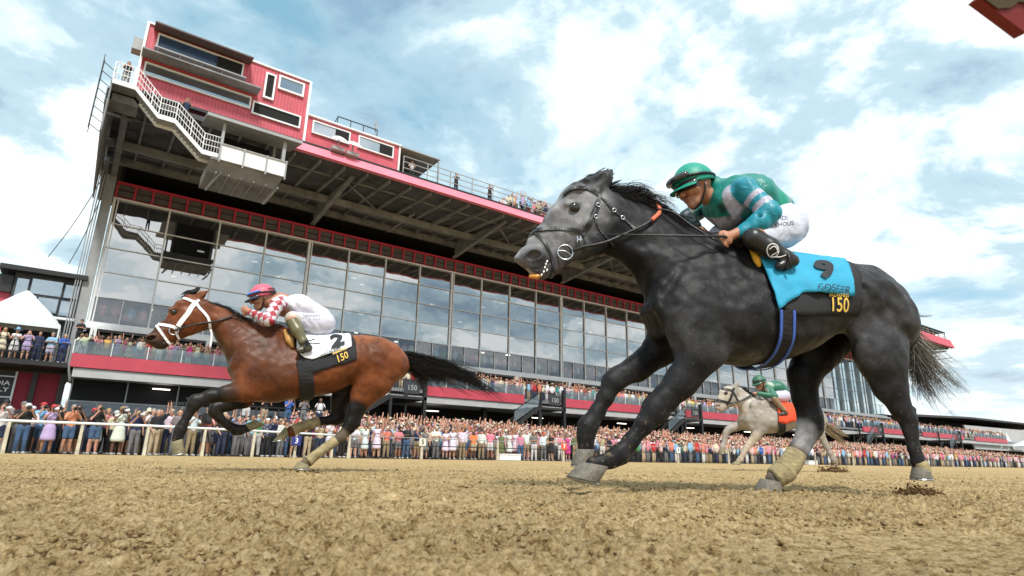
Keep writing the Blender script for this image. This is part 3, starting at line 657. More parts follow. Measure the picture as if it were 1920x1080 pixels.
SP_BAY = dict(
 coat=(.125, .036, .011), legsc=.97,
 head=dict(a=(365, 590), b=(282, 645), n=16, pow=2.2,
  top=[(382, 562), (370, 557), (355, 556), (342, 560), (331, 573), (321, 585), (307, 601), (295, 608), (285, 620), (275, 630), (271, 636)],
  bot=[(398, 600), (395, 618), (377, 622), (353, 630), (340, 636), (322, 643), (312, 653), (297, 655), (285, 650), (275, 644), (271, 638)],
  w=[(0, .085, 0), (.15, .098, .05), (.32, .098, -.05), (.5, .078, -.15), (.7, .056, -.1), (.86, .055, 0), (.95, .045, 0), (1, .022, 0)]),
 neck=dict(a=(365, 590), b=(480, 680), n=14, pow=2.0,
  top=[(362, 556), (380, 563), (396, 569), (418, 577), (443, 590), (465, 601), (490, 609), (520, 617)],
  bot=[(370, 600), (396, 618), (403, 633), (413, 650), (422, 666), (428, 685), (434, 703), (450, 722)],
  w=[(0, .075, 0), (.2, .085, .15), (.5, .115, .2), (.8, .16, .2), (1, .19, .2)]),
 trunk=dict(a=(428, 695), b=(765, 690), n=26, pow=2.15,
  top=[(430, 690), (434, 672), (450, 640), (475, 618), (505, 611), (535, 617), (570, 624), (610, 632), (640, 632), (670, 629), (697, 631), (720, 637), (742, 650), (757, 669), (765, 686)],
  bot=[(430, 694), (436, 712), (450, 732), (475, 752), (513, 756), (553, 748), (590, 744), (620, 738), (645, 728), (663, 716), (700, 722), (735, 722), (757, 706), (765, 692)],
  w=[(0, .10, 0), (.06, .19, .1), (.16, .24, .3), (.3, .265, .42), (.5, .29, .2), (.62, .29, .1), (.78, .285, .15), (.9, .25, .1), (.97, .17, 0), (1, .06, 0)]),
 legs=[
  dict(q=.72, nodes=[(482, 690, -.13, 34), (458, 732, -.15, 21), (425, 738, -.14, 15.5), (395, 743, -.13, 12), (370, 752, -.13, 11.5), (362, 762, -.13, 10.5), (352, 778, -.13, 8), (343, 795, -.13, 8), (338, 806, -.13, 10), (334, 818, -.13, 8.5), (332, 828, -.13, 9)]),
  dict(q=.8, nodes=[(482, 700, .11, 30), (458, 748, .13, 17), (428, 758, .14, 12.5), (405, 764, .14, 11), (402, 772, .14, 10.5), (412, 784, .14, 8), (428, 797, .14, 7.5), (443, 806, .14, 9.5), (452, 806, .14, 8), (466, 802, .14, 8.5)]),
  dict(q=.62, nodes=[(712, 680, -.13, 42), (700, 712, -.15, 36), (682, 740, -.14, 24), (668, 768, -.14, 15.5), (661, 790, -.14, 13.5), (654, 802, -.14, 11.5), (640, 818, -.14, 8.5), (600, 848, -.14, 7.5), (579, 864, -.14, 9.5), (568, 870, -.14, 7.5)]),
  dict(q=.66, nodes=[(690, 690, .12, 36), (655, 728, .14, 26), (640, 750, .14, 19), (635, 768, .14, 13.5), (640, 780, .14, 12.5), (630, 786, .14, 10), (598, 790, .14, 7.5), (563, 802, .14, 7.5), (547, 809, .14, 9.5), (540, 811, .14, 7)])],
 muscle=[((478, 668, -.15), (478, 720, -.18), 24, 20, .04, .45), ((508, 645, -.14), (485, 695, -.19), 10, 20, .05, .4), ((452, 680, -.13), (460, 728, -.13), 18, 17, .02, .6),
  ((478, 735, -.16), (440, 738, -.15), 17, 11, .012, .6), ((692, 672, -.15), (703, 705, -.18), 22, 24, .04, .42), ((735, 668, -.15), (732, 706, -.17), 16, 15, .015, .5), ((672, 745, -.15), (664, 780, -.14), 9, 6, .01, .6),
  ((672, 788, -.14), (670, 797, -.14), 4, 4.5, .015, .7), ((380, 602, -.06), (372, 612, -.055), 15, 10, .015, .45), ((366, 751, -.13), (362, 757, -.13), 12, 11, .01, .7),
  ((650, 778, .14), (648, 788, .14), 4.5, 5, .01, .7), ((344, 806, -.13), (346, 806, -.13), 5, 4, .01, .6), ((335, 572, 0), (318, 594, 0), 8, 5, .02, 2.2),
  ((315, 618, -.05), (345, 606, -.075), 3.5, 5, .015, .8), ((352, 558, 0), (368, 560, 0), 6, 7, .015, 2.5)],
 groove=[((448, 690, -.24), (462, 728, -.30), 2.4, 2.4, .02, 1), ((515, 650, -.33), (500, 715, -.36), 2.5, 2.5, .03, 1), ((690, 640, -.26), (700, 680, -.34), 2.5, 2.5, .03, 1), ((690, 700, -.36), (655, 745, -.25), 2.2, 2, .02, 1), ((560, 700, -.40), (630, 712, -.38), 3, 3, .04, 1), ((400, 610, -.12), (445, 690, -.26), 3, 5, .02, .8), ((500, 650, -.33), (520, 720, -.38), 4, 4, .03, 1), ((670, 680, -.34), (662, 715, -.30), 4, 4, .02, 1), ((726, 668, -.30), (718, 715, -.29), 1.6, 1.6, .05, 1),
  ((452, 712, -.27), (480, 700, -.36), 3, 2.5, .015, 1), ((455, 737, -.25), (400, 743, -.22), 2, 1.5, .008, 1), ((690, 735, -.27), (672, 775, -.21), 1.6, 1, .008, 1)],
 face=dict(ear_base=(367, 561), ear_tip=(393, 543), ear_r=7.5, ear_w=.055, eye=(326, 585), eye_r=7.5, nostril=(283, 634), nostril_r=7.5, mouth=[(274, 646), (286, 649), (298, 646), (312, 638)]),
 hooves=[(-.13, (321, 829), (345, 822), (324, 853), (349, 849)), (.14, (458, 795), (470, 810), (478, 787), (497, 799)), (-.14, (559, 865), (581, 873), (549, 879), (581, 880)), (.14, (535, 800), (541, 819), (511, 827), (536, 824))],
 wraps=[[(630, 826, -.14, 9.5), (610, 840, -.14, 9), (590, 855, -.14, 9), (577, 865, -.14, 10.5)], [(598, 790, .14, 9.5), (580, 795, .14, 9.5), (560, 802, .14, 10), (549, 807, .14, 10)]],
 paint=[
  ((470, 640), (520, 700), .20, .2, (.045, .017, .010), .6), ((430, 660), (440, 710), .09, .1, (.12, .055, .028), .8), ((400, 620), (430, 680), .06, .08, (.05, .02, .01), .7),
  ((660, 650), (740, 670), .12, .15, BL, .8), ((600, 720), (560, 735), .06, .1, (.20, .065, .024), .6), ((680, 735), (700, 745), .10, .08, (.20, .075, .03), .7),
  ((330, 600), (290, 630), .035, .06, (.05, .02, .012), .9), ((285, 640), (300, 648), .05, .05, (.028, .018, .014), .9), ((326, 585), (327, 586), .035, .03, (.012, .007, .006), .9),
  ((340, 600), (352, 615), .05, .06, (.17, .05, .018), .6), ((392, 543), (380, 552), .03, .03, BB, .9),
  ((430, 738, -.14), (395, 743, -.14), .05, .10, (.022, .014, .010), .9), ((395, 743, -.14), (362, 758, -.14), .08, .06, BB, .95), ((360, 760, -.14), (335, 825, -.14), .12, .05, (.010, .008, .008), 1),
  ((440, 755, .14), (402, 770, .14), .09, .06, BB, 1), ((402, 770, .14), (466, 802, .14), .12, .05, (.010, .009, .008), 1),
  ((664, 775, -.14), (630, 826, -.14), .10, .08, BB, 1), ((630, 826, -.14), (565, 872, -.14), .1, .05, (.10, .08, .05), 1),
  ((650, 745, .14), (600, 790, .14), .16, .08, BB, 1), ((600, 745, 0), (640, 740, .1), .07, .08, (.012, .006, .004), .6), ((720, 720), (700, 740), .05, .05, (.10, .03, .012), .5)],
)
def build_bay():
    f = build_field(BF, SP_BAY, .0105); head_details(BF, f, SP_BAY)
    m = coat_mat('bay_coat', dap=.10, scale=13, rough=.44, spec=.24, sheen=.0, streak=.2)
    return finish_horse(BF, f, SP_BAY, 'racehorse', 'reddish brown bay racehorse with a white bridle and a black tail, on the left', m, hoofm=M_HOOF2), f
M_HOOF2 = mat('muddy_hoof', '#857c5e', .7, .35, 40, bump=.4, bscale=60)
CF_ = Frame(1450, 780, 11.8, -24)
CB = (.50, .43, .33)
SP_CREAM = dict(
 legsc=.97, rough=.0035, coat=(.27, .24, .205),
 head=dict(a=(1377, 738), b=(1346, 768), n=14, pow=2.2,
  top=[(1386, 727), (1379, 724), (1370, 723), (1361, 724), (1353, 728), (1348, 735), (1346, 745), (1344, 753), (1341, 760), (1341, 765)],
  bot=[(1392, 745), (1388, 758), (1380, 761), (1371, 763), (1362, 767), (1356, 772), (1350, 773), (1345, 771), (1341, 767)],
  w=[(0, .085, 0), (.15, .10, .05), (.32, .10, -.05), (.5, .08, -.15), (.7, .06, -.1), (.86, .06, 0), (.95, .05, 0), (1, .025, 0)]),
 neck=dict(a=(1376, 735), b=(1415, 785), n=12, pow=2.0,
  top=[(1374, 724), (1384, 727), (1395, 732), (1408, 741), (1422, 747), (1438, 751), (1450, 754)],
  bot=[(1380, 752), (1384, 760), (1387, 768), (1388, 778), (1389, 790), (1396, 798), (1404, 802)],
  w=[(0, .075, 0), (.2, .09, .15), (.5, .12, .2), (.8, .17, .2), (1, .19, .2)]),
 trunk=dict(a=(1388, 790), b=(1547, 795), n=20, pow=2.15,
  top=[(1388, 788), (1392, 772), (1402, 756), (1418, 748), (1436, 748), (1455, 753), (1480, 759), (1505, 764), (1525, 766), (1538, 773), (1545, 783), (1547, 792)],
  bot=[(1388, 790), (1392, 798), (1402, 806), (1420, 812), (1440, 813), (1458, 812), (1475, 808), (1492, 802), (1510, 800), (1530, 806), (1542, 804), (1547, 797)],
  w=[(0, .10, 0), (.06, .19, .1), (.16, .26, .3), (.3, .28, .42), (.5, .31, .2), (.62, .31, .1), (.78, .285, .15), (.9, .25, .1), (.97, .17, 0), (1, .06, 0)]),
 legs=[
  dict(q=.8, nodes=[(1428, 785, -.13, 18), (1426, 802, -.15, 12.5), (1417, 818, -.14, 9), (1405, 833, -.13, 6.5), (1400, 840, -.13, 6), (1393, 852, -.13, 4.6), (1388, 861, -.13, 5.2), (1384, 865, -.13, 4.5)]),
  dict(q=.8, nodes=[(1415, 785, .11, 16), (1400, 795, .13, 10), (1380, 800, .14, 8), (1365, 806, .14, 6.5), (1362, 811, .14, 6), (1358, 826, .14, 4.6), (1355, 838, .14, 5.4), (1354, 842, .14, 4.6)]),
  dict(q=.62, nodes=[(1525, 783, -.13, 20), (1532, 800, -.15, 14), (1538, 815, -.14, 9), (1545, 828, -.14, 6.5), (1550, 838, -.14, 5.6), (1556, 850, -.14, 4.6), (1562, 861, -.14, 5), (1565, 865, -.14, 4.4)]),
  dict(q=.66, nodes=[(1515, 783, .12, 18), (1505, 806, .14, 13), (1500, 820, .14, 8), (1506, 830, .14, 6.5), (1502, 838, .14, 5), (1492, 848, .14, 4.2), (1484, 854, .14, 5), (1480, 857, .14, 4)])],
 muscle=[((1418, 762, -.17), (1424, 795, -.185), 13, 10, .02, .45), ((1436, 755, -.16), (1424, 780, -.21), 8, 11, .02, .4), ((1378, 750, -.06), (1375, 756, -.055), 8, 6, .015, .45), ((1404, 785, -.12), (1412, 800, -.13), 9, 9, .02, .6)],
 groove=[((1388, 760, -.12), (1410, 790, -.26), 2, 3, .02, .8), ((1440, 775, -.33), (1446, 800, -.38), 2.5, 2.5, .03, 1)],
 face=dict(ear_base=(1376, 727), ear_tip=(1386, 716), ear_r=4.6, ear_w=.06, eye=(1361, 737), eye_r=4.6, nostril=(1346, 762), nostril_r=4, mouth=[(1343, 769), (1349, 769), (1354, 766)]),
 hooves=[(-.13, (1379, 864), (1388, 869), (1372, 870), (1388, 871)), (.14, (1349, 842), (1359, 842), (1348, 850), (1360, 849)), (-.14, (1560, 865), (1570, 867), (1561, 870), (1570, 871)), (.14, (1476, 856), (1484, 860), (1470, 862), (1480, 866))],
 paint=[((1360, 735), (1350, 750), .08, .08, (.42, .37, .30), .8), ((1345, 762), (1350, 768), .08, .06, (.30, .24, .20), .8), ((1361, 737), (1361, 738), .05, .03, (.03, .025, .02), .9), ((1390, 750), (1420, 760), .12, .1, (.48, .43, .38), .7),
  ((1392, 770), (1400, 795), .08, .08, (.36, .28, .19), .7), ((1410, 820, -.14), (1385, 865, -.14), .1, .08, (.44, .34, .24), .6)],
)
def build_cream():
    f = build_field(CF_, SP_CREAM, .018); head_details(CF_, f, SP_CREAM)
    m = coat_mat('cream_coat', dap=.03, scale=13, rough=.5, spec=.3, sheen=.1)
    return finish_horse(CF_, f, SP_CREAM, 'racehorse', 'pale cream racehorse in the distance, carrying the orange saddlecloth, seen under the grey horse', m, hoofm=M_HOOF2), f
# ------------------------------------------------------------------ manes, tails, bridles, saddlecloths
M_MANE = mat('black_hair', (.010, .009, .009), .55, .3, 30, spec=.3)
M_TAILG = mat('grey_brown_hair', (.36, .33, .285), .6, .5, 5, spec=.3)
M_TAILD = mat('dark_tail_hair', (.06, .053, .047), .6, .4, 6, spec=.3)
M_TAILC = mat('cream_hair', (.36, .29, .2), .6, .3, 6, spec=.3)
M_WHITESTRAP = mat('white_strap', '#e6e6e8', .5, .08, 30)
M_BLUECLOTH = mat('blue_cloth', (.02, .30, .48), .75, .08, 6, bump=.5, bscale=9)
M_BLACKCLOTH = mat('black_cloth', (.010, .010, .012), .8, .2, 12, bump=.4, bscale=14)
M_WHITECLOTH = mat('white_cloth', '#e9ecf2', .8, .05, 6, bump=.5, bscale=9)
M_ORANGECLOTH = mat('orange_cloth', '#d8451f', .8, .08, 6, bump=.5, bscale=9)
M_GOLD = mat('gold_print', '#d8b04a', .5, .05)
M_NUMBER = mat('black_print', (.008, .010, .014), .7, 0)
M_BLUETAPE = mat('blue_elastic', '#3f62b8', .6, .15, 30)
M_YELLOWFOAM = mat('yellow_foam', '#e0a62c', .8, .1)
M_TANFLAP = mat('tan_leather', '#b98d4e', .5, .15, 14)
M_ORANGEGRIP = mat('orange_rubber_grip', '#cf6a4e', .7, .15, 40)
def crest_mane(fr, crest, rng, count, length, lift, back, r, parent, m=None, droop=.06, wv=.25):
    """locks rooted along the crest, blown back by the speed"""
    C = bez([fr.L(*p) for p in crest], 8); out = []
    while len(out) < count:
        t0 = rng.random(); L0 = length*(.5+.65*rng.random())*(1-.3*abs(t0-.5)); lf0 = lift*(.3+1.1*rng.random()); sd = rng.gauss(0, wv); wob = rng.gauss(0, .012)
        for _ in range(16):
            t = min(max(t0+rng.gauss(0, .018), 0), 1); f = t*(len(C)-1); i = min(int(f), len(C)-2); p = C[i]*(1-f+i)+C[i+1]*(f-i)
            p = p+np.array([rng.gauss(0, .004), rng.gauss(0, .012), -.014+rng.random()*.01]); L = L0*(1-rng.random()*.25)
            tan = C[min(i+1, len(C)-1)]-C[i]; tan /= np.linalg.norm(tan); up = np.array([0, 0, 1.]); lf = lf0*(1+rng.gauss(0, .12)); pts = []; j = np.array([rng.gauss(0, 1), rng.gauss(0, 1), rng.gauss(0, 1)])*.006
            for k in range(8):
                q = k/7
                pts.append(p+tan*L*q*back+up*(lf*L*math.sin(min(q*1.9, 2.2))-droop*q*q)+np.array([0, sd*L*q*.6, 0])+j*math.sin(q*3.14)+wob*q*np.array([math.sin(q*7+t0*30), math.sin(q*6+t0*50), math.cos(q*7+t0*40)]))
            out.append(pts)
    return strands(out, r, m or M_MANE, parent, 'mane', 3)
def scribble(fr, pts, r, m, parent, name):
    mb = MB(); mb.tube(bez(pts, 6), r, 6); return mb.build(name, m, parent, smooth=True)
def torus(c, nrm, R_, r, m, parent, name, n=20, k=8):
    c = np.array(c, float); nrm = np.array(nrm, float); nrm /= np.linalg.norm(nrm); u = np.cross(nrm, (0, 0, 1.)); u /= np.linalg.norm(u); v = np.cross(nrm, u); V = []; F = []
    for i in range(n):
        a = 2*math.pi*i/n; d = u*math.cos(a)+v*math.sin(a)
        for j in range(k):
            b = 2*math.pi*j/k; V.append(c+d*(R_+r*math.cos(b))+nrm*r*math.sin(b))
    for i in range(n):
        for j in range(k): F.append((i*k+j, ((i+1) % n)*k+j, ((i+1) % n)*k+(j+1) % k, i*k+(j+1) % k))
    return mesh_obj(name, V, F, m, parent, True)
def cen_fn(fr, sp):
    a = [fr.L(*p) for p in sp['trunk']['top']]; b = [fr.L(*p) for p in sp['trunk']['bot']]; a.sort(key=lambda q: q[0]); b.sort(key=lambda q: q[0])
    ax = [q[0] for q in a]; az = [q[2] for q in a]; bx = [q[0] for q in b]; bz = [q[2] for q in b]
    return lambda s: .5*np.interp(s, ax, az)+.5*np.interp(s, bx, bz)
def girth(fr, f, cen, top, bot, wd, mats, parent, edges=None, off=.012):
    """band round the barrel below the cloth, both sides and under the belly"""
    a = cast(fr, f, *top); b = None; by = bot[1]
    while b is None: b = cast(fr, f, bot[0], by); by -= 2
    th0 = math.atan2(a[1], a[2]-cen(a[0])); 
    s0 = a[0]; s1 = b[0]; P = []
    for t in np.linspace(0, 1, 41):
        th = th0-(2*math.pi-2*abs(th0))*t      # near side, under the belly, far side
        g = min(t, 1-t)*2; s_ = s0+(s1-s0)*min(1, g*1.3); c = np.array([s_, 0, cen(s_)]); d = np.array([0, math.sin(th), math.cos(th)])
        rr = np.arange(.05, .75, f.h*.5); v = f.sample(c+rr[:, None]*d); k = np.where(v > 0)[0]; r = rr[k[0]] if len(k) else .4
        P.append(c+d*(r+off))
    P = np.array(P)
    for _ in range(2): P[1:-1] = (P[:-2]+2*P[1:-1]+P[2:])/4
    g = ribbon(P, f, wd, .008).build('girth', mats, parent)
    if edges:
        for s in (-1, 1):
            Q = P+np.array([s*wd*.42, 0, 0]); Q = Q+np.array([0, 0, 0]); 
            for i in range(len(Q)):
                th = math.atan2(P[i][1], P[i][2]-cen(P[i][0])); Q[i] += np.array([0, math.sin(th), math.cos(th)])*.006
            ribbon(Q, f, wd*.16, .006).build('elastic_edge', edges, g)
    return g
def tack_gray(root, f):
    fr = GR; rng = random.Random(3)
    cen = cen_fn(fr, SP_GRAY)
    br = empty('bridle', parent=root)
    S_ = lambda px, wd, name='strap', m=M_BLACKLEATHER, **k: strap(fr, f, px, wd, m, br, name, **k)
    S_([(1056, 366), (1066, 357), (1080, 352), (1098, 352), (1112, 357), (1124, 365)], .020, 'browband', thick=.5, mirror=True)
    S_([(1130, 352), (1126, 360), (1124, 368), (1122, 390), (1112, 412), (1102, 428), (1092, 438)], .017, 'cheek_strap', mirror=True)
    S_([(1121, 370), (1113, 392), (1104, 414), (1094, 432)], .010, 'cheek_strap', mirror=True, off=.01)
    S_([(995, 440), (1003, 432), (1020, 429), (1045, 428), (1070, 430), (1088, 434), (1097, 440)], .022, 'noseband', mirror=True, thick=.4)
    S_([(1092, 436), (1098, 446), (1097, 460), (1092, 470)], .014, 'noseband', mirror=True)
    S_([(1000, 433), (1008, 440), (1020, 452), (1030, 470), (1037, 490), (1038, 508), (1034, 521)], .015, 'flash_strap', mirror=True)
    S_([(1126, 366), (1140, 382), (1153, 396), (1170, 410), (1190, 428)], .013, 'throat_strap', mirror=True)
    S_([(1116, 414), (1122, 426), (1131, 438), (1144, 452), (1150, 462)], .011, 'throat_strap', mirror=True)
    for p in ((1122, 384), (1118, 406), (1152, 394), (1168, 408)):
        q = cast(fr, f, *p, .014)
        if q is not None: torus(q, (0, 1, .1), .011, .003, M_STEEL, br, 'buckle', 12, 6)
    q = cast(fr, f, 1086, 449, .016); mb = MB(); mb.box(q[0]-.014, q[0]+.014, q[1]-.006, q[1], q[2]-.003, q[2]+.003); mb.box(q[0]-.014, q[0]-.009, q[1]-.006, q[1], q[2]-.018, q[2]+.018); mb.box(q[0]+.004, q[0]+.009, q[1]-.006, q[1], q[2]-.012, q[2]+.02); mb.build('buckle', M_STEEL, br)
    c = cast(fr, f, 1060, 473, .012)
    for s in (1, -1):
        torus(c*np.array([1, s, 1]), (.1, 1, 0), .043, .0045, M_STEEL, br, 'bit_ring', 24)
    sc = scribble(fr, [c+np.array([-.045, .004, .008]), c+np.array([0, -.004, .004]), c+np.array([.04, 0, -.02])], .004, M_STEEL, br, 'bit_bar')
    # reins: bit ring, along the neck, up over the withers into the hands
    P = [c+np.array([.04, -.01, .01])]
    for p in ((1093, 463), (1115, 459), (1138, 453), (1160, 444), (1173, 438), (1204, 424), (1222, 413)):
        q = cast(fr, f, *p, .022)
        if q is not None: P.append(q)
    hand = fr.L(1345, 452, -.2)
    mbk = MB(); mbk.tube(bez(P, 5), .009, 8); mbk.build('rein', M_BLACKLEATHER, br, True)
    e0 = P[-1]; e1 = fr.L(1237, 397, -.055); e2 = fr.L(1231, 383, -.01); mbk = MB(); mbk.tube(bez([e0, e1, e2, fr.L(1222, 378, .04)], 6), .013, 8); mbk.build('rein_grip', M_ORANGEGRIP, br, True)
    far = [p*np.array([1, -1, 1]) for p in P]; mbk = MB(); mbk.tube(bez(far+[fr.L(1240, 400, .1), fr.L(1290, 420, .08)], 5), .009, 8); mbk.build('rein', M_BLACKLEATHER, br, True)
    mbk = MB(); mbk.tube(bez([fr.L(1234, 392, -.06), fr.L(1262, 398, -.10), fr.L(1300, 425, -.14), hand], 6), .006, 6); mbk.build('rein', M_BLACKLEATHER, br, True)
    # the dark shadow roll of skin under the jaw strap and the pink tongue
    t0 = fr.L(1000, 519, -.028); mb = MB(); mb.tube([fr.L(1018, 512, -.02), fr.L(1006, 519, -.024), fr.L(992, 518, -.02)], [.012, .015, .008], 10); mb.build('tongue', mat('tongue', '#c98a3c', .35, .2, 40), root, True)
    fm = [fr.L(x+rng.gauss(0, 3), y+rng.gauss(0, 5), 0) for x, y in [(1026, 500)]*26]; mb = MB()
    for x, y in [(1024, 494), (1022, 500), (1026, 505), (1020, 508), (1016, 514), (1026, 489)]:
        q = cast(fr, f, x, y, .003)
        if q is not None: mb.tube([q, q+np.array([-.004, -.005, -.014])], [.006, .002], 6)
    mb.build('foam', mat('foam_white', '#e8e6e0', .5, .1), root, True)
    # mane and forelock
    crest_mane(fr, [(1128, 352), (1150, 364), (1185, 374), (1225, 392)], rng, 1500, .30, .40, .85, .0022, root, droop=.05)
    crest_mane(fr, [(1180, 374), (1225, 392), (1262, 412), (1300, 436), (1335, 452)], rng, 1700, .28, .26, .9, .0022, root, droop=.10)
    out = hair_lock([fr.L(1136, 338, 0), fr.L(1118, 338, 0), fr.L(1098, 342, .0), fr.L(1078, 352, .0)], .022, 260, rng, .028, 8, .004, .4)
    strands(out, .0042, M_MANE, root, 'forelock')
    wsp = hair_lock([fr.L(1140, 342, 0), fr.L(1158, 338, 0), fr.L(1172, 335, 0)], .012, 14, rng, .02, 8, .01, .5)
    strands(wsp, .002, M_MANE, root, 'forelock')
    # tail
    tl = []
    for g, n, s, rs in (([(1688, 600), (1706, 632), (1732, 672), (1764, 712), (1806, 762)], 330, .06, .018), ([(1688, 606), (1704, 646), (1726, 688), (1748, 724), (1774, 766)], 420, .04, .02),
                    ([(1688, 610), (1700, 652), (1712, 692), (1726, 722), (1736, 750)], 260, .04, .02), ([(1688, 596), (1712, 630), (1748, 668), (1784, 706), (1815, 738)], 110, .05, .010)):
        tl += hair_lock([fr.L(*p, 0) for p in g], s, n, rng, rs, 12, .025, .5, 12)
    rng.shuffle(tl); k = int(len(tl)*.5); tl.sort(key=lambda c: -(c[4][2]+rng.gauss(0, .05))); tail = strands(tl[:k], .0019, M_TAILG, root, 'tail'); strands(tl[k:], .0019, M_TAILD, tail, 'tail_hair')
    strands(hair_lock([fr.L(1692, 590, 0), fr.L(1725, 583, .02), fr.L(1752, 574, .05)], .02, 12, rng, .02, 8, .02, .5), .0018, M_TAILD, tail, 'tail_hair')
    # saddlecloth: black race cloth below, blue number cloth on top
    Lw = edge_pts(fr, f, cen, [(1452, 560), (1470, 582), (1487, 590), (1520, 590), (1550, 590), (1580, 591), (1605, 592)])
    sb = cast(fr, f, 1453, 578)[0]; top0 = (cast(fr, f, 1411, 474)[0]-.35*sb)/.65; top1 = fr.L(1560, 500)[0]
    Gb = drape(fr, f, cen, (top0+.12, top1), Lw, .008, nu=24, nv=44, wave=.008, seed=4); bc = grid_mesh(Gb, M_BLACKCLOTH, root, 'saddlecloth', .006)
    Lu = edge_pts(fr, f, cen, [(1453, 578), (1472, 566), (1500, 550), (1530, 550), (1560, 552), (1593, 556)])
    Gu = drape(fr, f, cen, (top0, top1+.01), Lu, .020, nu=34, nv=52, wave=.022, seed=9); uc = grid_mesh(Gu, M_BLUECLOTH, root, 'number_cloth', .006)
    def loc(G, x, y):
        o, d = fr.local_ray(x, y); best = None
        for i in range(31):
            for j in range(26):
                p = bilerp(G, i/30, j/50); t = (p-o)@d/(d@d); e = np.linalg.norm(p-o-d*t)
                if best is None or e < best[0]: best = (e, i/30, j/50)
        return best[1], best[2]
    u, v = loc(Gu, 1562, 540); text_on(Gu, 'GOSGER', u, v, .060, M_NUMBER, uc, 'horse_name', off=.012, bold=.0, sx=.86)
    u, v = loc(Gu, 1548, 505); text_on(Gu, '9', u, v, .19, M_NUMBER, uc, 'race_number', off=.012, bold=.010, sx=1.1, rot=.0)
    u, v = loc(Gb, 1571, 575); text_on(Gb, '150', u, v, .105, M_GOLD, bc, 'race_emblem', off=.014, bold=.001, sx=.72)
    u, v = loc(Gb, 1569, 559.5); text_on(Gb, 'PREAKNESS', u, v, .028, M_GOLD, bc, 'race_emblem', off=.014, bold=.0, sx=.8)
    girth(fr, f, cen, (1470, 580), (1428, 688), .088, M_BLACKCLOTH, root, M_BLUETAPE, off=.02)
    # light saddle, front pad and stirrup leathers
    P = [fr.L(1392, 470, -.20), fr.L(1400, 452, -.12), fr.L(1404, 446, 0), fr.L(1404, 446, .12)]
    mb = MB(); mb.tube(bez([fr.L(1380, 452, -.16), fr.L(1390, 446, -.08), fr.L(1395, 442, 0), fr.L(1390, 446, .1), fr.L(1380, 452, .18)], 5), .05, 12)
    mb.tube(bez([fr.L(1400, 448, -.16), fr.L(1410, 446, -.06), fr.L(1412, 446, .1)], 5), .045, 12); mb.build('saddle', M_BLACKLEATHER, root, True)
    q = cast(fr, f, 1413, 478, .012); q2 = cast(fr, f, 1424, 500, .012); mb = MB(); mb.tube([q+np.array([-.01, 0, .03]), (q+q2)/2+np.array([0, -.008, 0]), q2], [.012, .022, .010], 8); mb.build('pad', M_YELLOWFOAM, root, True)
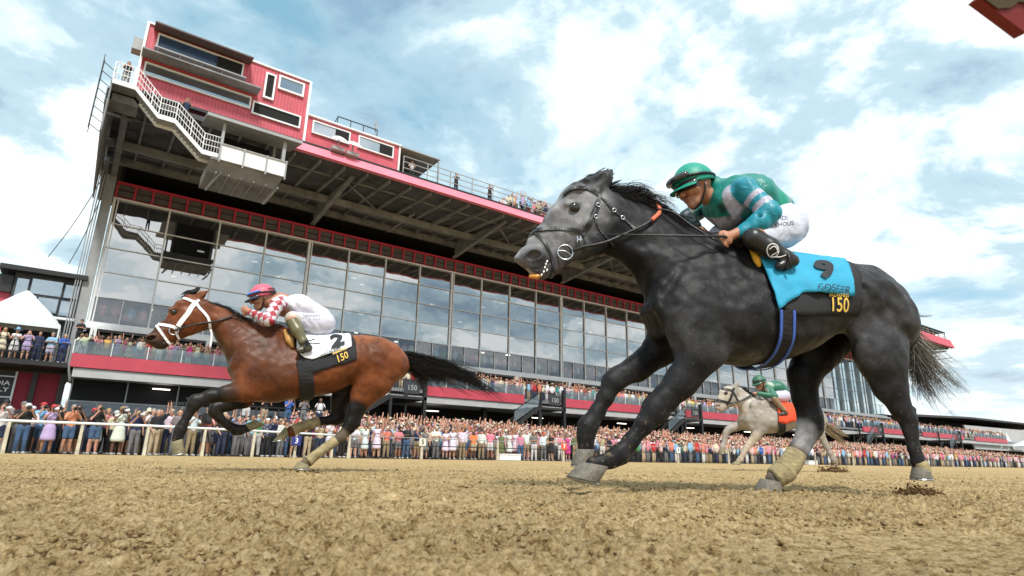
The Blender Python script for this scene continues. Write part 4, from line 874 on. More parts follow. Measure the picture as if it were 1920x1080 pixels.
def tack_bay(root, f):
    fr = BF; rng = random.Random(5); cen = cen_fn(fr, SP_BAY); br = empty('bridle', parent=root)
    S_ = lambda px, wd, name='strap', m=M_WHITESTRAP, **k: strap(fr, f, px, wd, m, br, name, **k)
    S_([(344, 559), (352, 561), (360, 565), (368, 566), (374, 562)], .022, 'browband', mirror=True, thick=.5, dens=8)
    S_([(368, 566), (360, 575), (352, 588), (342, 600), (334, 612)], .040, 'cheek_strap', mirror=True, thick=.25, dens=8)
    S_([(296, 608), (306, 609), (318, 611), (326, 613), (332, 618)], .026, 'noseband', mirror=True, thick=.4, dens=8)
    S_([(293, 610), (300, 620), (307, 630), (314, 640), (319, 645)], .020, 'flash_strap', mirror=True, thick=.4, dens=8)
    S_([(326, 613), (330, 622), (334, 632), (336, 636)], .018, 'flash_strap', mirror=True, thick=.4, dens=8)
    S_([(368, 568), (374, 577), (383, 586), (390, 595), (393, 604), (394, 616)], .022, 'throat_strap', mirror=True, thick=.4, dens=8)
    c = cast(fr, f, 326, 620, .012)
    for s in (1, -1): torus(c*np.array([1, s, 1]), (.1, 1, 0), .036, .005, M_STEEL, br, 'bit_ring', 20)
    P = [c]
    for p in ((345, 614), (370, 607), (395, 604), (415, 600), (432, 594), (448, 586)):
        q = cast(fr, f, *p, .015)
        P.append(q if q is not None else fr.L(*p, -.12))
    mb = MB(); mb.tube(bez(P, 5), .008, 6); mb.build('rein', M_BLACKLEATHER, br, True)
    mb = MB(); mb.tube(bez([p*np.array([1, -1, 1]) for p in P], 5), .008, 6); mb.build('rein', M_BLACKLEATHER, br, True)
    mb = MB(); mb.tube(bez([fr.L(395, 618, -.07), fr.L(397, 630, -.075), fr.L(394, 652, -.08)], 5), .010, 6); mb.build('hanging_strap', M_WHITESTRAP, br, True)
    crest_mane(fr, [(372, 560), (396, 569), (420, 578), (445, 591), (470, 603), (500, 612)], rng, 1700, .24, .20, .95, .0030, root, droop=.10)
    strands(hair_lock([fr.L(368, 554, 0), fr.L(355, 553, 0), fr.L(341, 560, 0)], .02, 120, rng, .025, 7, .004, .4), .005, M_MANE, root, 'forelock')
    tl = []
    for g, n, s, rs in (([(760, 668), (802, 678), (848, 692), (900, 718), (962, 758)], 620, .04, .03), ([(762, 675), (790, 690), (828, 702), (870, 720), (915, 740)], 520, .06, .03), ([(760, 680), (775, 694), (785, 712), (800, 736)], 260, .05, .03), ([(762, 680), (790, 696), (812, 712), (835, 732)], 330, .05, .03)):
        tl += hair_lock([fr.L(*p, 0) for p in g], s, n, rng, rs, 11, .02, .45)
    strands(tl, .0026, M_MANE, root, 'tail')
    top0 = fr.L(545, 615)[0]; top1 = fr.L(652, 628)[0]
    Lw = edge_pts(fr, f, cen, [(562, 690), (580, 702), (600, 694), (625, 686), (650, 680), (668, 674)])
    Gb = drape(fr, f, cen, (top0, top1), Lw, .012, nu=24, nv=44, wave=.008, seed=4); bc = grid_mesh(Gb, M_BLACKCLOTH, root, 'saddlecloth', .008)
    Lu = edge_pts(fr, f, cen, [(556, 662), (570, 672), (584, 675), (610, 667), (635, 659), (657, 653)])
    Gu = drape(fr, f, cen, (top0+.02, top1), Lu, .026, nu=30, nv=48, wave=.014, seed=9); uc = grid_mesh(Gu, M_WHITECLOTH, root, 'number_cloth', .008)
    def loc(G, x, y):
        o, d = fr.local_ray(x, y); best = None
        for i in range(31):
            for j in range(26):
                p = bilerp(G, i/30, j/50); t = (p-o)@d/(d@d); e = np.linalg.norm(p-o-d*t)
                if best is None or e < best[0]: best = (e, i/30, j/50)
        return best[1], best[2]
    u, v = loc(Gu, 631, 639); text_on(Gu, '2', u, v, .24, M_NUMBER, uc, 'race_number', off=.014, bold=.012, sx=1.1, rot=.05)
    u, v = loc(Gu, 614, 663); text_on(Gu, 'JOURNALISM', u, v, .056, M_NUMBER, uc, 'horse_name', off=.014, bold=.001, rot=.22, sx=.85)
    u, v = loc(Gb, 641, 671); text_on(Gb, '150', u, v, .10, M_GOLD, bc, 'race_emblem', off=.016, bold=.001, rot=.22, sx=.8)
    u, v = loc(Gb, 638, 660.5); text_on(Gb, 'PREAKNESS', u, v-.0, .028, M_GOLD, bc, 'race_emblem', off=.03, bold=.001, rot=.22)
    girth(fr, f, cen, (567, 676), (573, 745), .125, M_BLACKCLOTH, root, None, off=.02)
    q = cast(fr, f, 536, 625, .02); q2 = cast(fr, f, 549, 650, .02); mb = MB()
    if q is not None and q2 is not None: mb.tube([q+np.array([-.01, 0, .03]), (q+q2)/2+np.array([.0, -.01, 0]), q2+np.array([0, 0, -.01])], [.02, .04, .015], 10); mb.build('saddle_flap', M_TANFLAP, root, True)
    mb = MB(); mb.tube(bez([fr.L(548, 628, -.2), fr.L(550, 612, -.1), fr.L(550, 608, 0), fr.L(550, 612, .1), fr.L(548, 628, .2)], 5), .04, 10); mb.tube(bez([fr.L(590, 626, -.14), fr.L(592, 622, 0), fr.L(590, 626, .14)], 5), .035, 10); mb.build('saddle', M_BLACKLEATHER, root, True)
def tack_cream(root, f):
    fr = CF_; rng = random.Random(8); cen = cen_fn(fr, SP_CREAM); br = empty('bridle', parent=root)
    S_ = lambda px, wd, name='strap', **k: strap(fr, f, px, wd, M_BLACKLEATHER, br, name, off=.012, **k)
    S_([(1353, 728), (1360, 729), (1368, 731), (1374, 733)], .04, 'browband', mirror=True)
    S_([(1376, 727), (1374, 735), (1371, 745), (1366, 755), (1363, 758)], .04, 'cheek_strap', mirror=True)
    S_([(1344, 750), (1350, 751), (1358, 753), (1366, 755)], .045, 'noseband', mirror=True)
    S_([(1374, 733), (1379, 742), (1384, 752)], .03, 'throat_strap', mirror=True)
    mb = MB(); mb.tube(bez([fr.L(1364, 757, -.08), fr.L(1385, 753, -.14), fr.L(1400, 746, -.14), fr.L(1410, 740, -.12), fr.L(1420, 737, -.08)], 5), .016, 6); mb.build('rein', M_BLACKLEATHER, br, True)
    crest_mane(fr, [(1376, 724), (1395, 731), (1412, 742), (1430, 747)], rng, 260, .24, .25, .9, .010, root, droop=.1)
    tl = hair_lock([fr.L(1543, 797, 0), fr.L(1556, 805, 0), fr.L(1570, 815, 0), fr.L(1584, 822, 0)], .07, 160, rng, .06, 9, .02, .3); strands(tl, .012, M_TAILC, root, 'tail')
    Lw = edge_pts(fr, f, cen, [(1457, 790), (1466, 793), (1480, 790), (1495, 787)])
    G = drape(fr, f, cen, (fr.L(1447, 754)[0], fr.L(1500, 764)[0]), Lw, .03, nu=18, nv=30, wave=.03, seed=3); uc = grid_mesh(G, M_ORANGECLOTH, root, 'number_cloth', .01)
    girth(fr, f, cen, (1463, 790), (1462, 811), .13, M_BLACKCLOTH, root, None, off=.03)
# ------------------------------------------------------------------ jockeys
SKIN = (.40, .19, .115)
M_SKIN = mat('skin', SKIN, .5, .12, 20, bump=.1, spec=.35, attr='coat')
M_BOOT = mat('boot_leather', (.014, .013, .013), .35, .2, 20, attr='coat')
M_SILK = mat('racing_silk', (.5, .5, .5), .42, .06, 5, bump=.9, bscale=9, attr='coat', sheen=.05)
M_LENS = mat('goggle_lens', (.03, .03, .035), .08, 0, spec=.9)
M_GOGGLE = mat('goggle_frame', (.01, .01, .012), .35, .1)
M_CLEAR = mat('clear_goggle', (.25, .25, .27), .1, .1, spec=.9)
def gen(fld, name, m, parent, base, strokes):
    V, Q = fld.mesh(); return mesh_obj(name, V, Q, m, parent, True, colors=paint(V, base, strokes))
def fld_for(pts, h, pad=.12):
    p = np.array(pts); return Field(p.min(0)-pad, p.max(0)+pad, h)
def fingers(f, wrist, palm, d, side, up, h=.0):
    """fist closed round a rod: palm block plus four curled fingers and a thumb. d = across the knuckles, side = out of the palm, up"""
    d = np.array(d, float); side = np.array(side, float); up = np.array(up, float)
    f.cone(wrist, palm, .026, .030, .012); f.cone(palm-d*.022, palm+d*.022, .026, .024, .01)
    for i in range(4):
        k = palm+d*(-.030+.020*i)+up*.012; r = .0092-.0006*abs(i-1.2)
        a = k+side*.022; b = a+side*.018-up*.020; c = b-up*.016-side*.018
        f.cone(k, a, r*1.05, r, .003); f.cone(a, b, r, r*.95, .002); f.cone(b, c, r*.95, r*.85, .002)
    t0 = palm-d*.028; t1 = t0+side*.018-d*.006+up*.004; t2 = t1+side*.016+d*.012-up*.004
    f.cone(t0, t1, .012, .010, .004); f.cone(t1, t2, .010, .008, .003)
def head_face(f, c, fwd, up, s=1.0):
    """skull, jaw, nose, lips, ears; c = centre of the skull"""
    fwd = np.array(fwd, float); fwd /= np.linalg.norm(fwd); up = np.array(up, float); up -= fwd*(up@fwd); up /= np.linalg.norm(up); lat = np.cross(up, fwd)
    P = lambda a, b, e: c+(fwd*a+lat*b+up*e)*s
    f.cone(P(-.02, 0, .02), P(.025, 0, .015), .078*s, .074*s, .02); f.cone(P(.02, 0, -.03), P(.045, 0, -.075), .060*s, .036*s, .03)
    f.cone(P(.0, -.035, -.04), P(.05, -.012, -.085), .026*s, .020*s, .02); f.cone(P(.0, .035, -.04), P(.05, .012, -.085), .026*s, .020*s, .02)
    f.cone(P(.088, 0, .004), P(.110, 0, -.032), .010*s, .014*s, .012); f.ell(P(.104, .010, -.036), (.010*s,)*3, .006); f.ell(P(.104, -.010, -.036), (.010*s,)*3, .006)
    f.cone(P(.088, -.016, -.060), P(.088, .016, -.060), .0085*s, .0085*s, .006); f.cone(P(.086, -.013, -.071), P(.086, .013, -.071), .0085*s, .0085*s, .005)
    f.cone(P(.070, 0, -.098), P(.075, 0, -.092), .018*s, .018*s, .015)
    for q in (-1, 1):
        f.ell(P(.082, q*.031, .004), (.016*s,)*3, .006, op='s'); f.cone(P(.085, q*.045, .022), P(.092, q*.014, .02), .010*s, .009*s, .01)
        f.cone(P(.0, q*.078, .012), P(.0, q*.076, -.022), .016*s, .011*s, .006)
        f.cone(P(.055, q*.045, -.03), P(.07, q*.03, -.03), .022*s, .018*s, .02)
    return P
def helmet(parent, P, s, m_shell, m_band, stripes=None, goggles=True, name='helmet'):
    """shell, peak, cover edge, goggles pushed up on the peak"""
    V = []; F = []; n = 28; k = 12; C0 = P(0, 0, .02)
    ex = (P(1, 0, 0)-P(0, 0, 0)); ey = P(0, 1, 0)-P(0, 0, 0); ez = P(0, 0, 1)-P(0, 0, 0)
    for i in range(k+1):
        a = math.pi/2*i/k*1.12
        for j in range(n):
            b = 2*math.pi*j/n; V.append(C0+ex*(.118*math.sin(a)*math.cos(b)-.008)+ey*.100*math.sin(a)*math.sin(b)+ez*(.112*math.cos(a)))
    for i in range(k):
        for j in range(n): F.append((i*n+j, (i+1)*n+j, (i+1)*n+(j+1) % n, i*n+(j+1) % n))
    V2 = [C0+(np.array(v)-C0)*.93 for v in V]; b0 = len(V)
    F2 = [tuple(b0+i for i in f[::-1]) for f in F]+[(k*n+j, b0+k*n+j, b0+k*n+(j+1) % n, k*n+(j+1) % n) for j in range(n)]
    sh = mesh_obj(name, V+V2, F+F2, m_shell, parent, True)
    # peak
    mb = MB(); A = []; 
    for j in range(13):
        t = (j/12-.5)*2.2; A.append((C0+ex*.112*math.cos(t)+ey*.096*math.sin(t)-ez*.012, C0+ex*(.112*math.cos(t)+.052*math.cos(t*.8)**2)+ey*.100*math.sin(t)-ez*(.030)))
    for j in range(12):
        a, b = A[j]; c, d = A[j+1]; up = ez*.006; mb.quadbox([a, b, d, c, a+up, b+up, d+up, c+up])
    mb.build('helmet_peak', m_band, sh, smooth=False)
    mb = MB(); mb.tube([C0+ex*(.121*math.cos(t)-.006)+ey*.103*math.sin(t)+ez*(.012+.018*math.cos(t)) for t in np.linspace(0, 2*math.pi, 29)], .009, 6, cap=False); mb.build('goggle_strap', M_GOGGLE, sh, True)
    if goggles:
        mb = MB(); mb.tube([C0+ex*(.128*math.cos(t))+ey*.104*math.sin(t)+ez*(.036) for t in np.linspace(-.85, .85, 13)], [.010]+[.021]*11+[.010], 8); mb.build('spare_goggles', M_LENS, sh, True)
    mb = MB(); 
    for q in (-1, 1): mb.tube([P(.0, q*.088, .0), P(.015, q*.075, -.05), P(.045, q*.03, -.112), P(.05, 0, -.118)], .006, 6)
    mb.build('chin_strap', M_GOGGLE, sh, True)
    return sh, C0, ex, ey, ez
def face_goggles(parent, P, name='goggles'):
    mb = MB(); pts = [P(.098*math.cos(t)+.004, .088*math.sin(t), .004) for t in np.linspace(-1.15, 1.15, 15)]; mb.tube(pts, [.008]+[.021]*6+[.016]+[.021]*6+[.008], 10); g = mb.build(name, M_LENS, parent, True)
    mb = MB(); 
    for z in (.024, -.018): mb.tube([P(.108*math.cos(t)+.004, .092*math.sin(t), z*(1 if abs(t) > .2 else .8)) for t in np.linspace(-1.2, 1.2, 15)], .005, 6)
    for q in (-1, 1): mb.tube([P(.045, q*.086, .004), P(0, q*.092, .008), P(-.05, q*.086, .012)], .006, 6)
    mb.build('goggle_frame', M_GOGGLE, g, True); return g
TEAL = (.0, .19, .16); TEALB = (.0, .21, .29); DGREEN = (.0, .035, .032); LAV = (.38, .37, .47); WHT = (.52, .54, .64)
def jockey_gray():
    fr = GR; L = fr.L; root = fr.root('jockey'); tag(root, 'jockey in teal and lilac silks and a green helmet, crouched on the dark grey horse', 'person')
    hc = L(1302, 350, -.02); fwd = np.array([-.85, -.22, -.34]); up = np.array([-.34, -.05, .95])
    B = fld_for([L(1260, 300), L(1500, 520), L(1300, 420, -.35), L(1480, 350, .3)], .006)
    P = head_face(B, hc, fwd, up, 1.13)
    B.cone(P(-.03, 0, -.05), L(1358, 378, .0), .055, .062, .02); B.cone(L(1362, 382), L(1460, 415), .075, .07, .05, (1, 1.1, 1))
    sh = L(1393, 358, -.17); el = L(1440, 400, -.24); wr = L(1382, 437, -.20); B.cone(sh, el, .05, .038, .02); B.cone(el, wr, .034, .026, .01)
    palm = L(1361, 446, -.20); fingers(B, wr, palm, (.45, -.1, -.86), (-.80, -.25, -.42), (-.42, -.3, .70))
    shf = L(1350, 372, .19); elf = L(1292, 412, .24); wrf = L(1305, 432, .12); B.cone(shf, elf, .045, .036, .02); B.cone(elf, wrf, .034, .026, .01)
    fingers(B, wrf, L(1318, 438, .08), (.45, .1, -.86), (.80, -.25, -.3), (-.42, .3, .70))
    B.cone(L(1465, 420, -.1), L(1418, 446, -.22), .08, .055, .02); B.cone(L(1418, 446, -.24), L(1474, 484, -.30), .05, .034, .02)
    B.cone(L(1465, 420, .1), L(1400, 440, .22), .08, .055, .02); B.cone(L(1400, 440, .24), L(1470, 484, .30), .05, .034, .02)
    body = gen(B, 'body', M_SKIN, root, SKIN, [(P(.09, -.02, -.065), P(.09, .02, -.065), .008, .01, (.30, .09, .07), .8), (P(.03, 0, -.09), P(.07, 0, -.09), .03, .03, (.26, .15, .11), .5)])
    for q in (-1, 1): mesh_obj('eye', *ball(P(.082, q*.031, .004), .013), M_EYE, root, True)
    # silks
    J = fld_for([L(1270, 320), L(1480, 450), L(1300, 420, -.36), L(1300, 420, .36)], .0065)
    J.cone(L(1366, 376), L(1402, 374), .125, .142, .05, (1, 1.35, 1)); J.cone(L(1402, 374), L(1448, 398), .142, .12, .05, (1, 1.2, 1)); J.cone(L(1352, 384), L(1366, 402), .095, .085, .05, (1, 1.5, 1))
    J.cone(L(1380, 352, -.09), L(1398, 356, -.17), .075, .068, .03); J.cone(L(1398, 356, -.17), L(1443, 398, -.25), .066, .062, .025); J.cone(L(1443, 398, -.25), L(1424, 418, -.235), .062, .055, .015); J.cone(L(1424, 418, -.235), L(1390, 436, -.205), .055, .038, .02)
    J.cone(L(1352, 360, .10), L(1345, 372, .18), .07, .065, .03); J.cone(L(1345, 372, .18), L(1290, 408, .25), .06, .055, .02); J.cone(L(1290, 408, .25), L(1305, 428, .14), .055, .038, .02)
    J.cone(L(1340, 352, 0), L(1352, 360, 0), .068, .08, .03)
    for a, b, r in (((1408, 372, -.30), (1425, 408, -.27), .006), ((1430, 385, -.33), (1450, 412, -.30), .006), ((1402, 425, -.28), (1410, 440, -.27), .005), ((1395, 428, -.27), (1400, 443, -.26), .004), ((1360, 345, -.2), (1366, 400, -.2), .006), ((1378, 385, -.2), (1400, 425, -.2), .007), ((1420, 350, -.2), (1440, 380, -.2), .006)):
        J.cone(L(*a), L(*b), r, r, .02, op='s')
    def st(a, b, r, c, s=.012, am=1): return (L(*a), L(*b), r, s, c, am)
    muscle_noise(J, .0022, 11, 1, (.05, .09))
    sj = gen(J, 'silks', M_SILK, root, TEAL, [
        st((1410, 345, -.05), (1455, 385, -.05), .085, LAV), st((1375, 365, -.15), (1385, 410, -.15), .055, LAV), st((1365, 355, .1), (1400, 340, .1), .05, LAV), st((1385, 425, -.1), (1330, 425, .1), .06, LAV),
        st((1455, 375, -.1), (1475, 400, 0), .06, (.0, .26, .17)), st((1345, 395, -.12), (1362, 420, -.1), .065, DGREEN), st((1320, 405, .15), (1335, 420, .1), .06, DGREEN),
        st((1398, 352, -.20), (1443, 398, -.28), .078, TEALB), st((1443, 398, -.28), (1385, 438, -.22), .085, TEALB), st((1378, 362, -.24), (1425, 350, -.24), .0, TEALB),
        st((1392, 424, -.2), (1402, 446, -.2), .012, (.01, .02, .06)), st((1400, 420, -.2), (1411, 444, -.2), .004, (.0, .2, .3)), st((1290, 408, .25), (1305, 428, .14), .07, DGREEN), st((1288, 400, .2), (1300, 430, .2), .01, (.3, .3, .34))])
    at = sj.data.color_attributes['coat']; n = len(sj.data.vertices); cc = np.zeros(n*4, np.float32); at.data.foreach_get('color', cc); cc = cc.reshape(-1, 4); vv = np.zeros(n*3, np.float32); sj.data.vertices.foreach_get('co', vv); vv = vv.reshape(-1, 3)
    A_, B_ = L(1398, 356, -.17), L(1443, 398, -.25); d_ = seg_dist(vv, A_, B_); t_ = ((vv-A_)@(B_-A_))/((B_-A_)@(B_-A_)); mk = (d_ < .085) & (vv[:, 1] < -.13) & (((t_ > .34) & (t_ < .50)) | ((t_ > .66) & (t_ < .84))); cc[mk, :3] = LAV; at.data.foreach_set('color', cc.ravel())
    K = fld_for([L(1310, 390), L(1500, 480), L(1400, 440, -.36), L(1400, 440, .36)], .0065)
    K.cone(L(1452, 408, 0), L(1470, 424, 0), .115, .13, .05, (1, 1.2, 1)); K.cone(L(1472, 424, -.09), L(1466, 432, -.12), .125, .105, .04); K.cone(L(1466, 432, -.12), L(1424, 447, -.20), .105, .072, .03)
    K.cone(L(1470, 424, .09), L(1462, 432, .12), .12, .10, .04); K.cone(L(1462, 432, .12), L(1352, 446, .14), .10, .085, .03)
    for a, b in (((1452, 430, -.30), (1470, 455, -.28)), ((1465, 425, -.32), (1482, 446, -.30)), ((1475, 418, -.3), (1492, 434, -.28))): K.cone(L(*a), L(*b), .005, .005, .02, op='s')
    muscle_noise(K, .0022, 12, 1, (.05, .09))
    br = gen(K, 'breeches', M_SILK, root, WHT, [])
    # lettering on the seat of the breeches
    for txt, x, y, sz in (('IDI', 1470, 409, .036), ('ELKHOUS', 1465, 421, .034)):
        V, F = text_mesh(txt, sz); rr = []
        for vx, vy, _ in V:
            px = x+(vx*math.cos(.12)-vy*math.sin(.12))*FPX/3.45; py = y-(vy*math.cos(.12)+vx*math.sin(.12))*FPX/3.45
            q = cast(fr, K, px, py, .002); rr.append(q if q is not None else L(px, py, -.25))
        mesh_obj('lettering', rr, F, M_NUMBER, br)
    # boots
    for s, kn, an, he, toe in ((-1, (1412, 448), (1474, 482), (1485, 489), (1462, 499)), (1, (1400, 444), (1465, 482), (1476, 489), (1450, 499))):
        w = s*.27; T = fld_for([L(*kn, w), L(*an, w), L(*toe, w)], .007)
        T.cone(L(*kn, w+s*-.02), L((kn[0]+an[0])/2, (kn[1]+an[1])/2, w), .062, .056, .02); T.cone(L((kn[0]+an[0])/2, (kn[1]+an[1])/2, w), L(*an, w-.03*s*-1), .056, .036, .02)
        T.cone(L(*an, w+s*.03), L(*he, w+s*.03), .038, .034, .015); T.cone(L(*he, w+s*.03), L(*toe, w+s*.03), .034, .026, .015)
        bo = gen(T, 'boot', M_BOOT, root, (.014, .013, .013), [])
        if s < 0:
            c0 = [(1449+11*math.cos(t)*1.0, 470+13*math.sin(t)) for t in np.linspace(0, 6.28, 16)]; mb = MB()
            def cp(x, y): 
                q = cast(fr, T, x, y, .004); return q if q is not None else L(x, y, -.33)
            mb.tube([cp(x, y) for x, y in c0], .0035, 5); mb.tube(bez([cp(1442, 468), cp(1452, 462), cp(1458, 472), cp(1446, 480), cp(1462, 482), cp(1474, 478)], 4), .0032, 5); mb.build('boot_stitching', M_WHITESTRAP, bo, True)
        mb = MB(); c = L(*toe, w+s*.03)+np.array([.03, 0, -.02]); mb.tube([c+np.array([0, -.05, 0]), c+np.array([0, .05, 0]), c+np.array([0, .045, .07]), c+np.array([0, .0, .13]), c+np.array([0, -.045, .07]), c+np.array([0, -.05, 0])], .006, 6); mb.tube([c+np.array([0, 0, .13]), L(kn[0]+10, kn[1]+5, w*.7)], .008, 6); mb.build('stirrup', M_BLACKLEATHER, root, True)
    shell = mat('green_helmet_cover', (.0, .27, .19), .5, .08, 8, bump=.3, bscale=10)
    helmet(root, P, 1.13, shell, shell); face_goggles(root, P)
    tip = L(1118, 439, -.30); h0 = L(1392, 456, -.18); mb = MB(); mb.tube([h0, palm+np.array([-.03, -.03, -.005]), tip], [.009, .008, .004], 8); 0
    wb = mb.build('riding_whip', M_BLACKLEATHER, None, True); wb.matrix_world = root.matrix_world if False else wb.matrix_world
    wb.location = root.location; wb.rotation_euler = root.rotation_euler; tag(wb, 'long thin black riding whip in the hand of the jockey in teal silks', 'whip')
    return root
def ball(c, r, n=10):
    V = []; F = []
    for i in range(n+1):
        for j in range(2*n): a = math.pi*i/n; b = math.pi*j/n; V.append(np.array(c)+r*np.array([math.sin(a)*math.cos(b), math.sin(a)*math.sin(b), math.cos(a)]))
    for i in range(n):
        for j in range(2*n): F.append((i*2*n+j, i*2*n+(j+1) % (2*n), (i+1)*2*n+(j+1) % (2*n), (i+1)*2*n+j))
    return V, F
RED = (.36, .02, .04); WH = (.60, .58, .64)
def jockey_bay():
    fr = BF; L = fr.L; root = fr.root('jockey'); tag(root, 'jockey in white silks with red checked sleeves and pink helmet, on the bay horse', 'person')
    hc = L(492, 558, -.01); fwd = np.array([-.93, -.05, -.36]); up = np.array([-.36, 0, .93])
    B = fld_for([L(450, 530), L(640, 670), L(480, 620, -.34), L(480, 540, .34)], .0085); P = head_face(B, hc, fwd, up, 1.0)
    B.cone(P(-.03, 0, -.05), L(520, 568, 0), .055, .06, .02); B.cone(L(525, 570), L(600, 595), .11, .10, .05, (1, 1.15, 1))
    B.cone(L(520, 568, -.17), L(504, 600, -.22), .045, .036, .02); B.cone(L(504, 600, -.22), L(472, 586, -.14), .034, .026, .02); B.cone(L(520, 568, .17), L(504, 600, .22), .045, .036, .02); B.cone(L(504, 600, .22), L(472, 586, .10), .034, .026, .02)
    for s in (-1, 1): fingers(B, L(472, 586, s*.12), L(462, 582, s*.09), (.45, 0, -.86), (-.85, 0, -.42), (-.42, -.3*s*-1, .70))
    for s in (-1, 1): B.cone(L(605, 605, s*.09), L(548, 600, s*.2), .09, .055, .02); B.cone(L(548, 602, s*.24), L(570, 640, s*.3), .05, .036, .02)
    gen(B, 'body', M_SKIN, root, SKIN, [])
    for q in (-1, 1): mesh_obj('eye', *ball(P(.082, q*.031, .004), .013), M_EYE, root, True)
    J = fld_for([L(455, 540), L(630, 640), L(480, 620, -.36), L(480, 540, .36)], .0085)
    J.cone(L(527, 570), L(560, 578), .085, .125, .05, (1, 1.35, 1)); J.cone(L(560, 578), L(600, 594), .125, .105, .05, (1, 1.2, 1)); J.cone(L(511, 565), L(527, 572), .065, .085, .04)
    for s in (-1, 1):
        J.cone(L(525, 568, s*.08), L(521, 570, s*.17), .075, .066, .03); J.cone(L(521, 570, s*.17), L(504, 600, s*.23), .062, .056, .02); J.cone(L(504, 600, s*.23), L(472, 587, s*.13), .053, .036, .02)
    for a, b in (((535, 565, -.2), (545, 585, -.2)), ((560, 560, -.2), (575, 585, -.2)), ((580, 570, -.2), (592, 592, -.18)), ((500, 590, -.28), (508, 596, -.28))): J.cone(L(*a), L(*b), .006, .006, .025, op='s')
    strokes = [(L(515, 558, 0), L(610, 586, 0), .055, .01, RED, .9), (L(519, 561, 0), L(612, 589, 0), .018, .01, (.55, .12, .16), .6)]
    muscle_noise(J, .0028, 13, 1, (.06, .1)); V, Q = J.mesh(); C = paint(V, WH, strokes)
    # checks on the sleeves: red and white diamonds in the cloth itself
    a1, a2 = L(521, 570, -.17), L(504, 600, -.23); b2 = L(472, 587, -.13)
    for s in (1, -1):
        A = a1*np.array([1, s, 1]); Bb = a2*np.array([1, s, 1]); Cc = b2*np.array([1, s, 1]); d1 = seg_dist(V, A, Bb); d2 = seg_dist(V, Bb, Cc); near = (np.minimum(d1, d2) < .095) & (V[:, 1]*(-s) > .095 if True else True)
        t = np.where(d1 < d2, ((V-A)@(Bb-A))/np.linalg.norm(Bb-A), np.linalg.norm(Bb-A)+((V-Bb)@(Cc-Bb))/np.linalg.norm(Cc-Bb))
        ang = np.where(d1 < d2, (V-A)@np.cross((Bb-A)/np.linalg.norm(Bb-A), (0, 1, 0)), (V-Bb)@np.cross((Cc-Bb)/np.linalg.norm(Cc-Bb), (0, 1, 0))); k = np.floor((t+ang*.8+1)/.062)+np.floor((t-ang*.8+1)/.062)
        m_ = near & (k % 2 == 0); C[m_] = RED
    mesh_obj('silks', V, Q, M_SILK, root, True, colors=C)
    K = fld_for([L(530, 575), L(635, 640), L(560, 600, -.36), L(560, 600, .36)], .0085)
    K.cone(L(594, 594), L(604, 606), .10, .125, .04, (1, 1.2, 1))
    for s in (-1, 1): K.cone(L(605, 607, s*.09), L(592, 608, s*.12), .115, .10, .04); K.cone(L(592, 608, s*.12), L(548, 597, s*.2), .10, .068, .03)
    for a, b in (((575, 598, -.25), (590, 618, -.22)), ((590, 596, -.25), (604, 622, -.2))): K.cone(L(*a), L(*b), .006, .006, .025, op='s')
    br = gen(K, 'breeches', M_SILK, root, (.56, .55, .64), [(L(540, 596, -.2), L(552, 600, -.25), .05, .03, (.45, .40, .30), .8)])
    for txt, x, y, sz in (('Johnson', 584, 592, .05), ('VR TRAVEL', 590, 599, .026)):
        V, F = text_mesh(txt, sz); rr = []
        for vx, vy, _ in V:
            px = x+vx*FPX/5.7; py = y-vy*FPX/5.7; q = cast(fr, K, px, py, .002); rr.append(q if q is not None else L(px, py, -.22))
        mesh_obj('lettering', rr, F, M_NUMBER, br)
    for s in (-1, 1):
        T = fld_for([L(540, 596, s*.24), L(600, 668, s*.3)], .009)
        T.cone(L(549, 605, s*.24), L(558, 620, s*.27), .058, .056, .02); T.cone(L(558, 620, s*.27), L(569, 641, s*.30), .056, .038, .02); T.cone(L(569, 641, s*.30), L(577, 652, s*.31), .042, .036, .02); T.cone(L(579, 653, s*.31), L(560, 657, s*.31), .034, .026, .015)
        gen(T, 'boot', M_BOOT, root, (.016, .014, .012), [(L(550, 608, -.25), L(562, 630, -.33), .05, .03, (.16, .14, .07), .8), (L(565, 655, -.31), L(580, 655, -.33), .03, .03, (.10, .09, .06), .7)])
        mb = MB(); c = L(562, 661, s*.31); mb.tube([c+np.array([.03, -.05, 0]), c+np.array([.03, .05, 0]), c+np.array([.03, .045, .06]), c+np.array([.03, 0, .12]), c+np.array([.03, -.045, .06]), c+np.array([.03, -.05, 0])], .007, 6); mb.tube([c+np.array([.03, 0, .12]), L(556, 625, s*.24)], .009, 6)
        if s < 0: mb.tube([L(572, 641, -.37), L(590, 636, -.36)], .006, 5); mb.tube([L(572, 643, -.37), L(600, 644, -.36)], .006, 5)
        mb.build('stirrup', M_BLACKLEATHER, root, True)
    shell = mat('pink_helmet_cover', (.62, .10, .16), .5, .06, 8); band = mat('blue_black_peak', (.02, .02, .05), .5, .1)
    sh, C0, ex, ey, ez = helmet(root, P, 1.0, shell, band, goggles=False); face_goggles(root, P)
    mb = MB()
    mb.tube([C0+ex*(.125*math.cos(t)-.004)+ey*.106*math.sin(t)+ez*.03 for t in np.linspace(-1.3, 1.3, 15)], .011, 6); mb.build('blue_band', mat('blue_band', '#5a7fd0', .6, .05), sh, True)
    mb = MB()
    for k in (.03, .055, .08): mb.tube([C0+ex*(.122*math.cos(t)*math.cos(k*9-.4)-.012)+ey*.104*math.sin(t)*1.0+ez*(.122*math.sin(k*9-.4)*1.0+.0)*abs(math.cos(k))-ex*0 for t in np.linspace(1.9, 4.38, 15)], .005, 5)
    mb.build('helmet_stripe', M_GOGGLE, sh, True)
    return root
